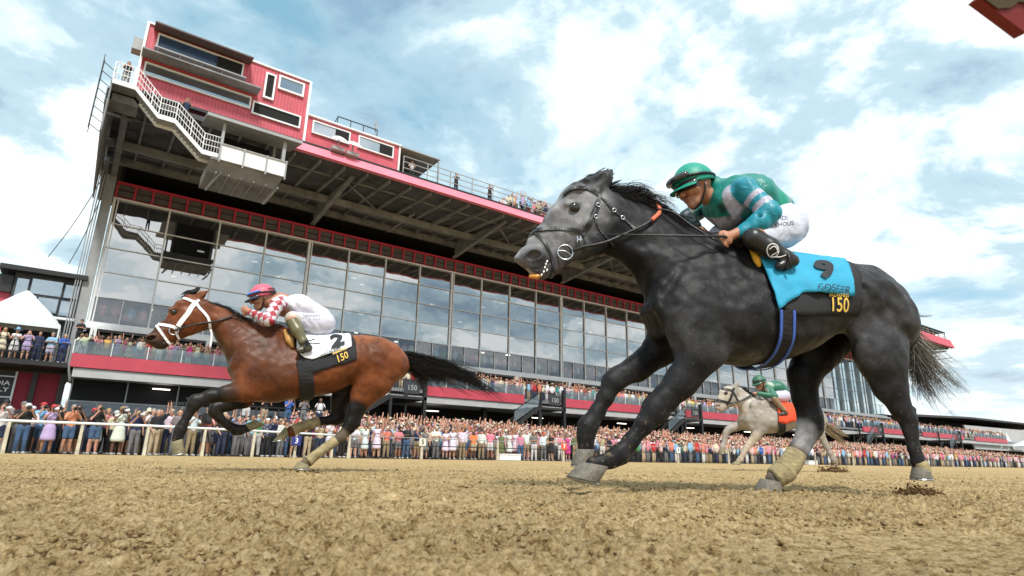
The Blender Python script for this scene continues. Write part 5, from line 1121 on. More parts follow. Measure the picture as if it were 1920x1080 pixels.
def jockey_cream():
    fr = CF_; L = fr.L; root = fr.root('jockey'); tag(root, 'jockey in dark green silks and a green helmet, crouched on the distant cream horse', 'person')
    hc = L(1424, 718, 0); fwd = np.array([-.9, -.25, -.3]); up = np.array([-.3, 0, .95])
    B = fld_for([L(1400, 700), L(1490, 800), L(1400, 740, -.4), L(1400, 740, .4)], .012); P = head_face(B, hc, fwd, up, 1.25)
    B.cone(P(-.03, 0, -.05), L(1440, 728), .06, .065, .02); B.cone(L(1440, 728), L(1462, 735), .11, .1, .05)
    for s in (-1, 1): B.cone(L(1442, 730, s*.17), L(1450, 744, s*.26), .045, .036, .02); B.cone(L(1450, 744, s*.26), L(1420, 738, s*.12), .036, .028, .02); B.cone(L(1420, 738, s*.12), L(1414, 738, s*.1), .035, .03, .01)
    for s in (-1, 1): B.cone(L(1468, 742, s*.1), L(1452, 748, s*.22), .09, .06, .02); B.cone(L(1452, 749, s*.26), L(1470, 768, s*.32), .05, .04, .02)
    gen(B, 'body', M_SKIN, root, SKIN, [])
    G1 = (.015, .13, .075)
    J = fld_for([L(1400, 700), L(1490, 760), L(1400, 740, -.42), L(1400, 740, .42)], .014)
    J.cone(L(1440, 727), L(1455, 728), .12, .15, .05, (1, 1.3, 1)); J.cone(L(1455, 728), L(1466, 733), .15, .13, .05, (1, 1.2, 1))
    for s in (-1, 1): J.cone(L(1441, 728, s*.12), L(1452, 743, s*.27), .085, .065, .03); J.cone(L(1452, 743, s*.27), L(1422, 738, s*.14), .062, .042, .03)
    gen(J, 'silks', M_SILK, root, G1, [(L(1443, 722, -.1), L(1440, 735, -.15), .06, .03, (.45, .5, .4), .8)])
    K = fld_for([L(1440, 720), L(1490, 780), L(1450, 740, -.42), L(1450, 740, .42)], .014)
    K.cone(L(1462, 738), L(1468, 742), .13, .13, .05, (1, 1.2, 1))
    for s in (-1, 1): K.cone(L(1468, 742, s*.1), L(1446, 745, s*.2), .13, .08, .03)
    gen(K, 'breeches', M_SILK, root, (.5, .48, .62), [])
    for s in (-1, 1):
        T = fld_for([L(1445, 740, s*.25), L(1485, 785, s*.3)], .014); T.cone(L(1452, 748, s*.28), L(1470, 770, s*.33), .065, .045, .02); T.cone(L(1474, 775, s*.33), L(1462, 777, s*.33), .04, .03, .02)
        gen(T, 'boot', M_BOOT, root, (.22, .15, .08), [(L(1474, 775, -.33), L(1462, 777, -.33), .06, .02, (.05, .04, .03), 1)])
    shell = mat('dark_green_helmet_cover', (.03, .12, .07), .5, .06, 8); helmet(root, P, 1.25, shell, shell, goggles=False); face_goggles(root, P)
    return root
# ------------------------------------------------------------------ ground, grandstand and the things fixed to it
GZ = -.075
def apron_z(y): return GZ+max(0, min(1, (y-31.5)/11.0))*1.35
M_RED = mat('red_panel', (.52, .085, .12), .5, .16, 1.3, bump=.15, bscale=6)
M_RED2 = mat('red_fascia_paint', (.48, .055, .085), .5, .12, .8)
M_REDW = mat('dark_red_brick', (.26, .012, .03), .7, .2, 2)
M_PINK = mat('pink_fascia_paint', (.78, .20, .27), .5, .12, .6)
M_REDF = mat('red_frame_paint', (.50, .03, .06), .45, .1, 2)
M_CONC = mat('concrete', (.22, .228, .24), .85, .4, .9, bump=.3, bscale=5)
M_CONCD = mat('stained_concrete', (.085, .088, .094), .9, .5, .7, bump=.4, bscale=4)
M_GREYM = mat('grey_steel', (.30, .31, .32), .5, .15, 2)
M_WHITEM = mat('white_metal', (.72, .74, .76), .4, .08, 2)
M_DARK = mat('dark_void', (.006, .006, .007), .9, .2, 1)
M_DARKG = mat('charcoal_cladding', (.028, .033, .04), .6, .2, 1.5)
M_BLACKM = mat('black_metal', (.012, .012, .013), .45, .15, 5)
M_SOFFIT = mat('grey_soffit', (.42, .42, .42), .7, .15, 1)
M_LAMP = mat('ceiling_lamp', (.9, .9, .9), .5, 0, emis=('#fff6e4', 3.0))
M_TENT = mat('white_tent_fabric', (.66, .72, .73), .7, .06, 2)
M_ASPH = mat('asphalt', (.07, .07, .07), .9, .3, 3)
def glass(name, refl, tint, trans, bump=.02):
    m = bpy.data.materials.new(name); m.use_nodes = True; nt = m.node_tree; nt.nodes.clear()
    g = N(nt, 'ShaderNodeBsdfGlossy'); g.inputs['Color'].default_value = (*refl, 1); g.inputs['Roughness'].default_value = .015
    d = N(nt, 'ShaderNodeBsdfDiffuse'); d.inputs['Color'].default_value = (*tint, 1)
    tc = N(nt, 'ShaderNodeTexCoord'); bp = N(nt, 'ShaderNodeBump'); bp.inputs['Strength'].default_value = bump; bp.inputs['Distance'].default_value = .3
    nt.links.new(noise(nt, tc.outputs['Object'], .35, 2, .5), bp.inputs['Height']); nt.links.new(bp.outputs[0], g.inputs['Normal'])
    a = N(nt, 'ShaderNodeAddShader'); nt.links.new(g.outputs[0], a.inputs[0]); nt.links.new(d.outputs[0], a.inputs[1]); o = a.outputs[0]
    if trans:
        t = N(nt, 'ShaderNodeBsdfTransparent'); t.inputs['Color'].default_value = (.93, 1.0, 1.0, 1); m_ = N(nt, 'ShaderNodeMixShader'); m_.inputs[0].default_value = trans
        nt.links.new(o, m_.inputs[1]); nt.links.new(t.outputs[0], m_.inputs[2]); o = m_.outputs[0]
    out = N(nt, 'ShaderNodeOutputMaterial'); nt.links.new(o, out.inputs[0]); return m
M_GLASS = glass('reflective_glass', (.45, .455, .46), (.010, .011, .012), .06, .05)
M_GLASS2 = glass('lower_glass', (.34, .35, .37), (.01, .012, .014), .55, .02)
M_GLASS3 = glass('clear_glass', (.22, .25, .26), (.03, .05, .05), .66, .01)
M_GLASS4 = glass('box_window_glass', (.42, .46, .50), (.02, .025, .03), .10, .02)
M_SHOP = glass('shop_glass', (.10, .11, .12), (.02, .02, .022), .10, .02)
M_GUARD = glass('guard_glass', (.25, .27, .28), (.02, .022, .024), .62, .0)
def T(txt, x, y, z, size, m, parent, name='lettering', bold=0, ry=0, sx=1.0):
    V, F = text_mesh(txt, size, bold); return mesh_obj(name, [(x+a*sx, y, z+b) for a, b, _ in V], F, m, parent)
def dirt_mat():
    m = bpy.data.materials.new('harrowed_dirt'); m.use_nodes = True; nt = m.node_tree; b = nt.nodes['Principled BSDF']; tc = N(nt, 'ShaderNodeTexCoord'); v = tc.outputs['Object']
    n1 = noise(nt, v, 30, 8, .66); n2 = noise(nt, v, 1.3, 4, .5); n3 = noise(nt, v, 120, 5, .65)
    c = ramp(nt, n1, [(.32, (.085, .045, .015)), (.42, (.34, .23, .10)), (.52, (.51, .37, .185)), (.72, (.66, .51, .30))])
    c = mixc(nt, 1, c, ramp(nt, n2, [(.3, .82), (.7, 1.1)]), 'MULTIPLY'); c = mixc(nt, 1, c, ramp(nt, n3, [(.3, .75), (.65, 1.12)]), 'MULTIPLY')
    nt.links.new(c, b.inputs['Base Color']); b.inputs['Roughness'].default_value = .95; b.inputs['Specular IOR Level'].default_value = .1
    h = mth(nt, 'ADD', mth(nt, 'MULTIPLY', noise(nt, v, 32, 8, .7), 1.0), mth(nt, 'MULTIPLY', noise(nt, v, 90, 6, .7), .35))
    bp = N(nt, 'ShaderNodeBump'); bp.inputs['Strength'].default_value = 1.0; bp.inputs['Distance'].default_value = .03; nt.links.new(h, bp.inputs['Height']); nt.links.new(bp.outputs[0], b.inputs['Normal'])
    return m
def vnoise(x, y, seed=0):
    """value noise on arrays"""
    xi = np.floor(x).astype(np.int64); yi = np.floor(y).astype(np.int64); fx = x-xi; fy = y-yi; fx = fx*fx*(3-2*fx); fy = fy*fy*(3-2*fy)
    def h(a, b):
        n = (a*374761393+b*668265263+seed*69069) & 0x7fffffff; n = (n ^ (n >> 13))*1274126177 & 0x7fffffff; return ((n ^ (n >> 16)) & 0xffff)/65535.0
    return (h(xi, yi)*(1-fx)+h(xi+1, yi)*fx)*(1-fy)+(h(xi, yi+1)*(1-fx)+h(xi+1, yi+1)*fx)*fy
def build_ground():
    # one sheet to the horizon; fine cells near the camera carry real clods, hoof prints and furrows
    f = np.array([math.sin(YAW), math.cos(YAW)]); r = np.array([math.cos(YAW), -math.sin(YAW)])
    ds = [.25]; 
    while ds[-1] < 26: ds.append(ds[-1]*(1.008 if ds[-1] < 8 else 1.03))
    ds += [30, 40, 60, 100, 200, 500, 1500, 3000]; ds = np.array(ds); ts = np.linspace(-1.15, 1.15, 900)
    D, Tt = np.meshgrid(ds, ts, indexing='ij'); X = f[0]*D+r[0]*D*Tt; Y = f[1]*D+r[1]*D*Tt
    h = np.zeros_like(X)
    for s, a, sd in ((1.6, .012, 1), (6.5, .013, 2), (20, .014, 3), (46, .014, 4), (100, .008, 5)):
        n = vnoise(X*s+31, Y*s+17, sd); 
        if s > 4: n = 1-np.abs(2*n-1)*1.0 if sd % 2 else np.maximum(n-.35, 0)*1.5
        h += a*(n-.4)
    h += .0035*np.sin((Y+.12*vnoise(X*2, Y*2, 31))*2*math.pi/.16)*vnoise(X*1.2, Y*1.2, 32)
    # scattered clods: sparse bumps
    n = vnoise(X*34+5, Y*34+9, 11); m = vnoise(X*3.1, Y*3.1, 12); h += np.clip(n-.72, 0, 1)*.09*np.clip(m*1.6-.2, 0, 1); n = vnoise(X*80+5, Y*80+9, 13); h += np.clip(n-.7, 0, 1)*.04
    for hx, hy, hr in ((1.0, 2.2, .16), (.95, 2.35, .12), (2.0, 1.9, .14), (3.2, 3.4, .17), (1.6, 4.6, .2), (4.2, 2.2, .15), (.2, 3.0, .18), (2.6, 5.2, .2)):
        q = ((X-hx)**2+((Y-hy)*1.3)**2)/hr**2; h += -.035*np.exp(-q*1.6)+.022*np.exp(-(q-1.5)**2*1.2)
    pk = np.exp(-(((X-1.55)/.55)**2+((Y-.62)/.35)**2)**2); h = h*(1-.75*pk)-.006*pk
    fade = np.clip(1-(D-14)/12, .12, 1)*np.clip((D-.2)/.5, .15, 1); Z = GZ+h*fade
    Z = np.where(D > 28, GZ-.02, Z)
    V = np.stack([X, Y, Z], 2).reshape(-1, 3); a, b = X.shape; i = np.arange(a-1)[:, None]*b+np.arange(b-1)[None, :]
    Fq = np.stack([i, i+1, i+b+1, i+b], 2).reshape(-1, 4)[:, ::-1]
    md = dirt_mat(); g = mesh_obj('track', V, Fq, md, smooth=True); tag(g, kind='structure')
    g2 = mesh_obj('ground', [(-3000, -3000, GZ-.10), (3000, -3000, GZ-.10), (3000, 5000, GZ-.10), (-3000, 5000, GZ-.10)], [(0, 1, 2, 3)], md); tag(g2, kind='structure')
    # paved apron between rail and stand, rising in shallow steps
    mb = MB(); ys = [31.4+i*1.1 for i in range(14)]
    for y0, y1 in zip(ys[:-1], ys[1:]): mb.box(-14, 210, y0, y1, -.3, apron_z((y0+y1)/2)+.01)
    mb.box(-14, 210, ys[-1], 70, -.3, apron_z(60)); a = mb.build('pavement', M_ASPH); tag(a, kind='structure')
BAYS = [-.25+3.455*i for i in range(35)]; XE = BAYS[-1]
def build_stand():
    st = empty('grandstand', (0, 0, 0)); tag(st, 'long red and grey grandstand with a reflective glass wall under a cantilevered concrete roof', 'grandstand')
    X0 = BAYS[0]; rng = random.Random(2)
    # interior shell
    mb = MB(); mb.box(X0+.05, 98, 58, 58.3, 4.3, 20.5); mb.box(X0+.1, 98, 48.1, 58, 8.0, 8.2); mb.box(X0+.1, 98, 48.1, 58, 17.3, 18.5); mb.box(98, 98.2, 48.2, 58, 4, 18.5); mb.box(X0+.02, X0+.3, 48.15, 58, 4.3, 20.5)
    mb.box(X0+.1, XE, 48.6, 58.2, 18.51, 18.6); mb.build('interior_wall', M_DARK, st)
    mb = MB()      # ceiling lamps seen through the glass
    for i in range(44):
        x = X0+2+rng.random()*88; z = rng.choice([11.2, 13.4, 15.6]); y = 50+rng.random()*6; w = .07+rng.random()*.07
        mb.box(x-w*1.8, x+w*1.8, y-w, y+w, z, z+.04)
    mb.build('interior_lamp', M_LAMP, st); bpy.data.objects['interior_lamp']['kind'] = 'stuff'
    mb = MB()
    for z, y in ((11.3, 51.5), (13.5, 51.5), (15.7, 51.5)): mb.box(X0+1, 97, y, 58, z, z+.18)
    mb.build('interior_floor', M_DARKG, st)
    # window bays
    for i, x in enumerate(BAYS[:-1]):
        x1 = BAYS[i+1]; clear = x > 97
        mb = MB(); rows = np.linspace(8.35, 17.15, 6)
        for k in range(5):
            cols_ = [x, (x+x1)/2, x1] if k == 0 else [x, x1]
            for c0, c1 in zip(cols_[:-1], cols_[1:]):
                ty, tz = rng.gauss(0, .010), rng.gauss(0, .010)
                mb.poly([(c0, 48+ty, rows[k]), (c1, 48-ty, rows[k]), (c1, 48-ty+tz, rows[k+1]), (c0, 48+ty+tz, rows[k+1])], 1 if k == 0 else 0)
        w = mb.build('window', [M_GLASS3 if clear else M_GLASS, M_GLASS3 if clear else M_GLASS2], st)
        fb = MB(); mj = i % 4 == 0; fw = .09 if mj else .05
        fb.box(x-fw, x+fw, 47.86, 47.97, 8.3, 17.2)
        if mj: fb.box(x+.18, x+.26, 47.88, 47.96, 8.3, 17.2)
        fb.box((x+x1)/2-.025, (x+x1)/2+.025, 47.9, 47.965, 8.35, rows[1])
        for k in range(1, 5): fb.box(x+fw, x1-fw, 47.90, 47.97, rows[k]-.03, rows[k]+.03)
        fb.build('window_frame', M_GREYM if clear else M_WHITEM, w)
        if clear:
            fb = MB(); fb.box(x-.3, x+.3, 48.4, 49.0, 8.3, 18.4); 
            for k in range(6): fb.box(x, x1, 57.4, 57.5, 8.3+k*2, 8.42+k*2)
            for q in (0, .33, .66): fb.box(x+q*3.45, x+q*3.45+.1, 57.4, 57.5, 8.3, 18.4)
            fb.build('steel_column', M_GREYM, st)
    mb = MB(); mb.box(X0-.1, XE+.1, 47.75, 48.15, 17.2, 17.3); mb.box(X0-.1, XE+.1, 47.7, 48.2, 8.05, 8.33); mb.box(X0-.15, XE+.1, 47.2, 48.4, 7.8, 8.05); mb.build('window_sill', M_WHITEM, st)
    # louvred red band above the glass
    mb = MB(); mb.box(X0, XE, 48.02, 48.3, 17.3, 18.55, 0); x = X0; i = 0
    while x < XE:
        mb.box(x-.07, x+.07, 47.86, 48.018, 17.34, 18.5, 1)
        for k in (0, 1): mb.box(x+.09, x+1.03, 47.94, 48.018, 17.47+k*.5, 17.5+k*.5, 2)
        x += 1.118; i += 1
    mb.box(X0-.05, XE, 47.84, 48.018, 18.42, 18.58, 1); mb.box(X0-.05, XE, 47.84, 48.016, 17.30, 17.40, 1); mb.build('louvre_band', [mat('louvre_grey', (.10, .085, .08), .5, .3, 1.5), M_REDF, M_DARK], st)
    mb = MB(); mb.box(X0-.75, X0-.15, 47.6, 48.6, 4.3, 18.8); mb.build('corner_pier', M_GREYM, st); 
    mb = MB()
    for k in (0, .14, .28): mb.tube([(X0-.85-k, 47.4, 4.4), (X0-.85-k, 47.4, 20)], .04, 6)
    mb.build('downpipe', M_GREYM, st)
    # cantilevered roof: panelled soffit, ribs, long beam, haunches, fascia
    XL = -1.5; XR = 121.5
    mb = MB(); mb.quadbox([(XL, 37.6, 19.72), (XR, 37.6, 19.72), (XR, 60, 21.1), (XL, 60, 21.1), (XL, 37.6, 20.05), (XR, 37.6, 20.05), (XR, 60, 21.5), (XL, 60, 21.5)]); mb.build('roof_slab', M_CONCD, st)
    zs = lambda y: 19.72+(y-37.6)/22.4*1.38
    mb = MB(); x = XL+.2; i = 0
    while x < XR:
        big = abs((x+1.3) % 3.455) < .6
        mb.bar((x, 37.9, zs(37.9)-.12), (x, 47.65, zs(47.65)-.12), .13, .26); x += 1.7275; i += 1
    mb.build('soffit_rib', M_CONC, st); bpy.data.objects['soffit_rib']['kind'] = 'stuff'
    mb = MB(); seed = random.Random(4)
    for i in range(420):
        x = XL+seed.random()*(XR-XL-3); y = 38.3+seed.random()*9.5; w = .3+seed.random()*1.2; mb.box(x, x+w, y, y+.05, zs(y)-.012, zs(y)-.002)
    mb.build('panel_joint', M_DARK, st); bpy.data.objects['panel_joint']['kind'] = 'stuff'
    mb = MB()
    for y in (40.2, 46.4): mb.box(XL, XR, y-.05, y+.05, zs(y)-.10, zs(y)-.002)
    mb.build('soffit_rail', M_CONC, st)
    mb = MB(); mb.box(XL+.5, XR-.5, 48.12, 58, 20.15, 20.2); mb.build('upper_deck_shade_sheet', M_DARK, st)  # black sheet added below the slab to deepen the shade of the recess
    mb = MB(); mb.box(XL, XR, 43.8, 44.2, zs(44)-.75, zs(44)-.25); mb.build('main_beam', M_CONC, st)
    mb = MB(); mb.box(XL, XR, 47.7, 48.1, zs(48)-.5, zs(48)-.02); mb.build('edge_beam', M_CONC, st)
    for k in range(-1, 9):
        x = 13.57+13.82*k+(.0 if k >= 0 else .1)
        if k == -1: x = -.6
        mb = MB(); yb = 47.6
        tri = [(x-.05, 39.3, zs(39.3)-.02), (x-.05, yb, zs(yb)-.02), (x-.05, yb, 18.7)]; mb.prism(tri, (.10, 0, 0))
        mb.bar((x, 39.1, zs(39.1)-.1), (x, 47.8, 18.75), .36, .14); mb.build('roof_bracket', M_CONC, st)
        if k >= 0:
            
            for q in (((x+.3, 40.5, zs(40.5)-.2), (x+4.2, 44, zs(44)-.4), .1), ((x+6.4, 46.8, zs(46)-.9), (x+7, 43.0, zs(43)-.1), .16), ((x+9.7, 41.5, zs(41)-.1), (x+9.0, 44, zs(44)-.5), .14)): MB().bar(*q).build('roof_brace', M_CONC, st)
    mb = MB(); mb.quadbox([(8.6, 37.15, 19.62), (XR, 37.15, 19.62), (XR, 37.55, 19.62), (8.6, 37.55, 19.62), (8.6, 37.55, 20.35), (XR, 37.55, 20.35), (XR, 37.9, 20.35), (8.6, 37.9, 20.35)]); mb.build('roof_fascia', M_PINK, st)
    mb = MB(); mb.box(XL, XR, 37.6, 37.85, 20.36, 20.55); mb.build('roof_edge', M_BLACKM, st)
    mb = MB(); mb.box(XL-.15, XL+.15, 36.9, 48.4, 18.9, 19.7); mb.box(XL-.1, X0+.2, 36.9, 38.2, 19.0, 19.68); mb.bar((XL, 37.2, 18.3), (XL+1.2, 40, 19.6), .15); mb.build('roof_end_beam', M_CONC, st)
    # balcony: fascia segments with glass guards, soffit, columns
    for (a, b) in ((-.65, 18.6), (23.0, 33.3), (37.9, 51.0), (56.5, 70.5), (75.5, 90), (99, 116), (121, 140), (146, 165)):
        mb = MB(); mb.quadbox([(a, 43.9, 4.85), (b, 43.9, 4.85), (b, 44.1, 4.85), (a, 44.1, 4.85), (a, 43.9, 5.65), (b, 43.9, 5.65), (b, 44.1, 5.65), (a, 44.1, 5.65)]); f = mb.build('balcony_fascia', M_RED2, st)
        mb = MB(); n = max(1, int((b-a)/1.9))
        for k in range(n): xx = a+(b-a)*k/n; mb.box(xx+.04, xx+(b-a)/n-.04, 43.98, 44.0, 5.68, 6.45)
        gd = mb.build('glass_guard', M_GUARD, f); mb = MB()
        for k in range(n+1): xx = a+(b-a)*k/n; mb.box(xx-.025, xx+.025, 43.96, 44.02, 5.65, 6.5)
        mb.build('guard_post', M_WHITEM, gd)
    mb = MB(); mb.box(-.65, 170, 44.1, 58, 5.05, 5.3); mb.build('balcony_floor', M_CONC, st)
    mb = MB(); mb.box(-.45, 170, 44.15, 58, 4.3, 4.84); mb.box(-.45, 170, 44.02, 44.14, 4.28, 4.8); mb.build('balcony_soffit', M_SOFFIT, st)
    mb = MB()
    for k in range(12): x = 2.5+k*13.82; MB().box(x-.2, x+.2, 45.6, 46.0, 1.2, 4.3).build('ground_column', M_BLACKM, st)
    for k in range(16): 
        mb = MB(); x = X0+6.9*k+.4; mb.box(x-.18, x+.18, 46.9, 47.3, 5.3, 7.85); mb.build('deck_column', M_WHITEM, st)
    mb = MB(); mb.box(-.4, 170, 50.5, 50.8, 5.3, 8.1); mb.build('balcony_back_wall', M_SOFFIT, st)
    mb = MB(); mb.box(-.4, 170, 48.5, 48.8, 1.1, 4.3); mb.build('ground_floor_wall', M_DARK, st)
    # shop front at the left end
    for k in range(7):
        x = -.35+k*2.9; mb = MB(); mb.box(x, x+2.9, 45.55, 45.58, 1.2, 2.95, 1); mb.box(x, x+2.9, 45.52, 45.55, 2.95, 4.28, 2)
        mb.box(x-.04, x+.04, 45.42, 45.5, 1.2, 4.28, 0); mb.box(x+.04, x+2.86, 45.44, 45.5, 2.9, 3.0, 0); mb.box(x+1.43, x+1.49, 45.44, 45.5, 1.2, 2.9, 0)
        mb.build('shop_front', [M_GREYM, M_SHOP, M_DARK], st)
    T('ADMITTANCE', 6.15, 45.48, 3.15, .30, M_GREYM, st, 'sign_lettering'); T('150', 6.1, 45.48, 3.52, .22, M_GREYM, st, 'sign_lettering')
    mb = MB(); mb.box(3.9, 4.9, 45.0, 45.12, 3.95, 4.0); mb.build('soffit_lamp', M_LAMP, st)
    for k in range(6):
        mb = MB(); x = 24+k*11.5; mb.box(x, x+1.3, 45.5, 45.6, 3.75, 3.8); mb.build('soffit_lamp', M_LAMP, st)
    return st
def win(px, m, parent, Y=37.93, frame=M_WHITEM, fw=.09, name='window', glass=True):
    """window given by X0, X1, Z0, Z1"""
    x0, x1, z0, z1 = px; mb = MB(); mb.poly([(x0, Y, z0), (x1, Y, z0), (x1, Y, z1), (x0, Y, z1)]); w = mb.build(name, m, parent)
    mb = MB(); mb.box(x0-fw, x0, Y-.08, Y+.04, z0-fw, z1+fw); mb.box(x1, x1+fw, Y-.08, Y+.04, z0-fw, z1+fw); mb.box(x0, x1, Y-.08, Y+.04, z0-fw, z0); mb.box(x0, x1, Y-.08, Y+.04, z1, z1+fw); mb.build('window_frame', frame, w); return w
def build_press():
    pb = empty('press_box'); tag(pb, 'tall two storey red press box at the left end of the grandstand roof', 'press box')
    mb = MB(); mb.box(-.38, 9.5, 38.02, 44, 20.6, 25.3); mb.build('wall', M_RED, pb)
    mb = MB()
    for i in range(46): x = -.2+i*.215; mb.box(x, x+.012, 38.005, 38.02, 20.6, 25.3)
    mb.build('panel_seam', mat('seam_red', (.30, .03, .05), .6), pb)['kind'] = 'stuff'
    mb = MB(); mb.box(-.5, 9.6, 37.9, 44.1, 25.3, 25.42); mb.box(-.5, -.36, 37.9, 38.1, 20.4, 25.3); mb.box(9.44, 9.6, 37.9, 38.05, 20.4, 25.3); mb.build('trim', M_WHITEM, pb)
    win((.25, 5.05, 23.75, 24.75), mat('blue_window', (.03, .06, .12), .12, .2, 1, spec=.8), pb); 
    mb = MB(); mb.box(3.55, 5.0, 37.85, 37.92, 23.78, 24.72); mb.build('open_window', M_DARK, pb)
    mb = MB(); mb.quadbox([(-.1, 36.9, 24.85), (5.5, 36.9, 24.85), (5.5, 38, 25.0), (-.1, 38, 25.0), (-.1, 36.9, 24.95), (5.5, 36.9, 24.95), (5.5, 38, 25.25), (-.1, 38, 25.25)]); mb.build('awning', mat('brown_awning', (.09, .06, .06), .6), pb)
    mb = MB(); mb.box(.1, 5.3, 37.3, 37.9, 23.5, 23.58)
    for k in range(4): mb.bar((.3+k*1.2, 37.35, 23.5), (.3+k*1.2, 37.95, 22.95), .06)
    mb.build('window_ledge', M_GREYM, pb)
    win((-.1, 5.8, 21.85, 22.55), M_GLASS4, pb)
    mb = MB(); mb.quadbox([(-.45, 36.7, 22.75), (6.2, 36.7, 22.75), (6.2, 38, 22.95), (-.45, 38, 22.95), (-.45, 36.7, 22.85), (6.2, 36.7, 22.85), (6.2, 38, 23.1), (-.45, 38, 23.1)]); mb.build('canopy', M_CONC, pb)
    win((6.65, 7.1, 23.05, 24.75), M_DARK, pb, fw=.12); win((7.5, 9.0, 24.08, 24.9), M_GLASS4, pb, fw=.12); win((6.1, 9.05, 21.6, 22.35), M_DARK, pb, fw=.1)
    mb = MB(); mb.box(-1.0, -.42, 38.3, 39.0, 23.5, 24.3); mb.build('air_conditioner', M_GREYM, pb)
    lb = empty('commentary_box'); tag(lb, 'low red commentary box with two wide windows beside the tall press box', 'press box')
    mb = MB(); mb.box(9.62, 16.6, 38.02, 43, 20.56, 22.75); mb.build('wall', M_RED, lb)
    mb = MB(); mb.box(9.62, 16.7, 37.85, 43.1, 22.75, 22.86); mb.box(16.55, 16.68, 37.95, 38.05, 20.4, 22.75); mb.build('trim', M_WHITEM, lb)
    for a, b, z0, z1 in ((10.05, 12.6, 21.6, 22.4), (13.4, 16.0, 21.62, 22.42)):
        w = win((a, b, z0, z1), M_GLASS4, lb); mb = MB(); mb.box(a+(b-a)*.62, b-.02, 37.86, 37.92, z0+.02, z1-.02); mb.build('open_sash', M_DARK, w)
    sh = empty('open_shelter'); tag(sh, 'black open shelter with camera crew at the end of the red boxes', 'shelter')
    mb = MB(); mb.box(16.72, 20, 42.5, 43, 20.56, 22.7); mb.box(16.72, 20, 38.2, 43, 20.5, 20.56); mb.build('wall', M_DARK, sh); mb = MB(); mb.box(16.7, 20.1, 37.9, 43, 22.7, 22.8); mb.box(19.95, 20.05, 37.95, 38.05, 20.5, 22.7); mb.build('roof', M_GREYM, sh)
    rd = empty('roof_platform'); tag(rd, 'small railed black platform on top of the commentary box', 'platform')
    mb = MB(); mb.box(12, 15.1, 39, 41, 22.86, 23.1); mb.build('deck', M_BLACKM, rd); mb = MB()
    for x in np.linspace(12, 15.1, 8): mb.box(x-.03, x+.03, 38.95, 39.01, 22.9, 23.45)
    for x in (12, 13, 14, 15.1): mb.bar((x, 39, 23.4), (x, 39, 24.1), .05)
    for z in (23.45, 24.1): mb.bar((12, 39, z), (15.1, 39, z), .06)
    mb.bar((11.6, 38.9, 22.9), (12, 39, 24.1), .05); mb.build('railing', M_BLACKM, rd)
    an = empty('roof_antenna'); tag(an, 'thin grey antenna standing beside the small railed roof platform', 'antenna'); mb = MB(); mb.bar((15, 39.1, 23.1), (15, 39.1, 24.9), .05); mb.box(14.93, 15.07, 39.03, 39.17, 24.1, 24.7); mb.build('mast', M_GREYM, an)
    for i, (x, z) in enumerate(((11.7, 21.15), (12.75, 21.1))):
        d = empty('satellite_dish', (x, 37.2, z)); tag(d, ['left of the two white satellite dishes below the first commentary window', 'right of the two white satellite dishes below the first commentary window'][i], 'satellite dish', 'satellite dishes under the commentary box window')
        V = []; F = []; n = 20
        for k in range(6):
            for j in range(n): a = 2*math.pi*j/n; rr = .56*k/5; V.append((rr*math.cos(a), rr*math.sin(a)*.6-.15, .28-.2*(k/5)**2*-1*-1+rr*math.sin(a)*.45))
        for k in range(5):
            for j in range(n): F.append((k*n+j, k*n+(j+1) % n, (k+1)*n+(j+1) % n, (k+1)*n+j))
        F.append(tuple(range(n))); mesh_obj('dish', V, F, M_WHITEM, d, True); mb = MB(); mb.bar((0, 0, .2), (0, .2, -.55), .08); mb.box(-.45, .45, -.1, .5, -.72, -.5); mb.build('mount', M_GREYM, d)
    # roof railing
    rr = empty('roof_railing'); tag(rr, 'long pipe railing along the front edge of the grandstand roof', 'railing'); mb = MB(); x = 16.9; rp = []
    while x < 121: rp.append(x); x += 2.05
    for z in (21.0, 21.5, 21.95): mb.bar((16.9, 37.75, z), (121, 37.75, z), .05)
    mb.build('rail', M_GREYM, rr); mb = MB()
    for x in rp: mb.bar((x, 37.75, 20.5), (x, 37.75, 21.98), .06)
    mb.build('railing_posts', M_GREYM, rr)['kind'] = 'stuff'
    mb = MB(); mb.box(27, 121, 43, 43.4, 20.6, 22.5); mb.build('low_roof_wall', M_DARKG, rr); mb = MB(); mb.box(96, 121.5, 38, 43, 22.4, 22.55)
    for x in np.arange(96, 122, 2.8): mb.box(x-.06, x+.06, 38, 38.1, 20.6, 22.4)
    mb.build('end_roof', M_BLACKM, rr); mb = MB(); mb.quadbox([(88, 37.0, 19.6), (121.6, 37.0, 19.6), (121.6, 37.6, 19.6), (88, 37.6, 19.6), (88, 37.5, 21.1), (121.6, 37.5, 21.1), (121.6, 37.7, 21.1), (88, 37.7, 21.1)]); mb.build('end_parapet', M_RED2, rr)
    # hanging camera stand and its stairs
    cs = empty('camera_stand'); tag(cs, 'white railed camera stand hanging under the roof edge, with its own small roof', 'camera stand')
    mb = MB(); mb.box(3.9, 8.0, 35.6, 39.2, 16.55, 16.7); mb.quadbox([(3.9, 36.4, 16.0), (7.7, 36.4, 16.0), (7.7, 39.2, 16.0), (3.9, 39.2, 16.0), (3.9, 35.7, 16.55), (8.0, 35.7, 16.55), (8.0, 39.2, 16.55), (3.9, 39.2, 16.55)]); mb.build('deck', M_CONC, cs)
    mb = MB()
    for k in range(6): x = 4.3+k*.7; mb.box(x, x+.06, 36.0, 39, 15.9, 16.0)
    mb.build('deck_rib', M_GREYM, cs)
    mb = MB(); mb.box(4.3, 8.05, 35.52, 35.6, 16.6, 17.55)
    mb.build('front_panel', M_WHITEM, cs); mb = MB()
    for x in (4.3, 5.6, 6.9, 8.05): mb.box(x-.04, x+.04, 35.44, 35.52, 16.4, 17.65)
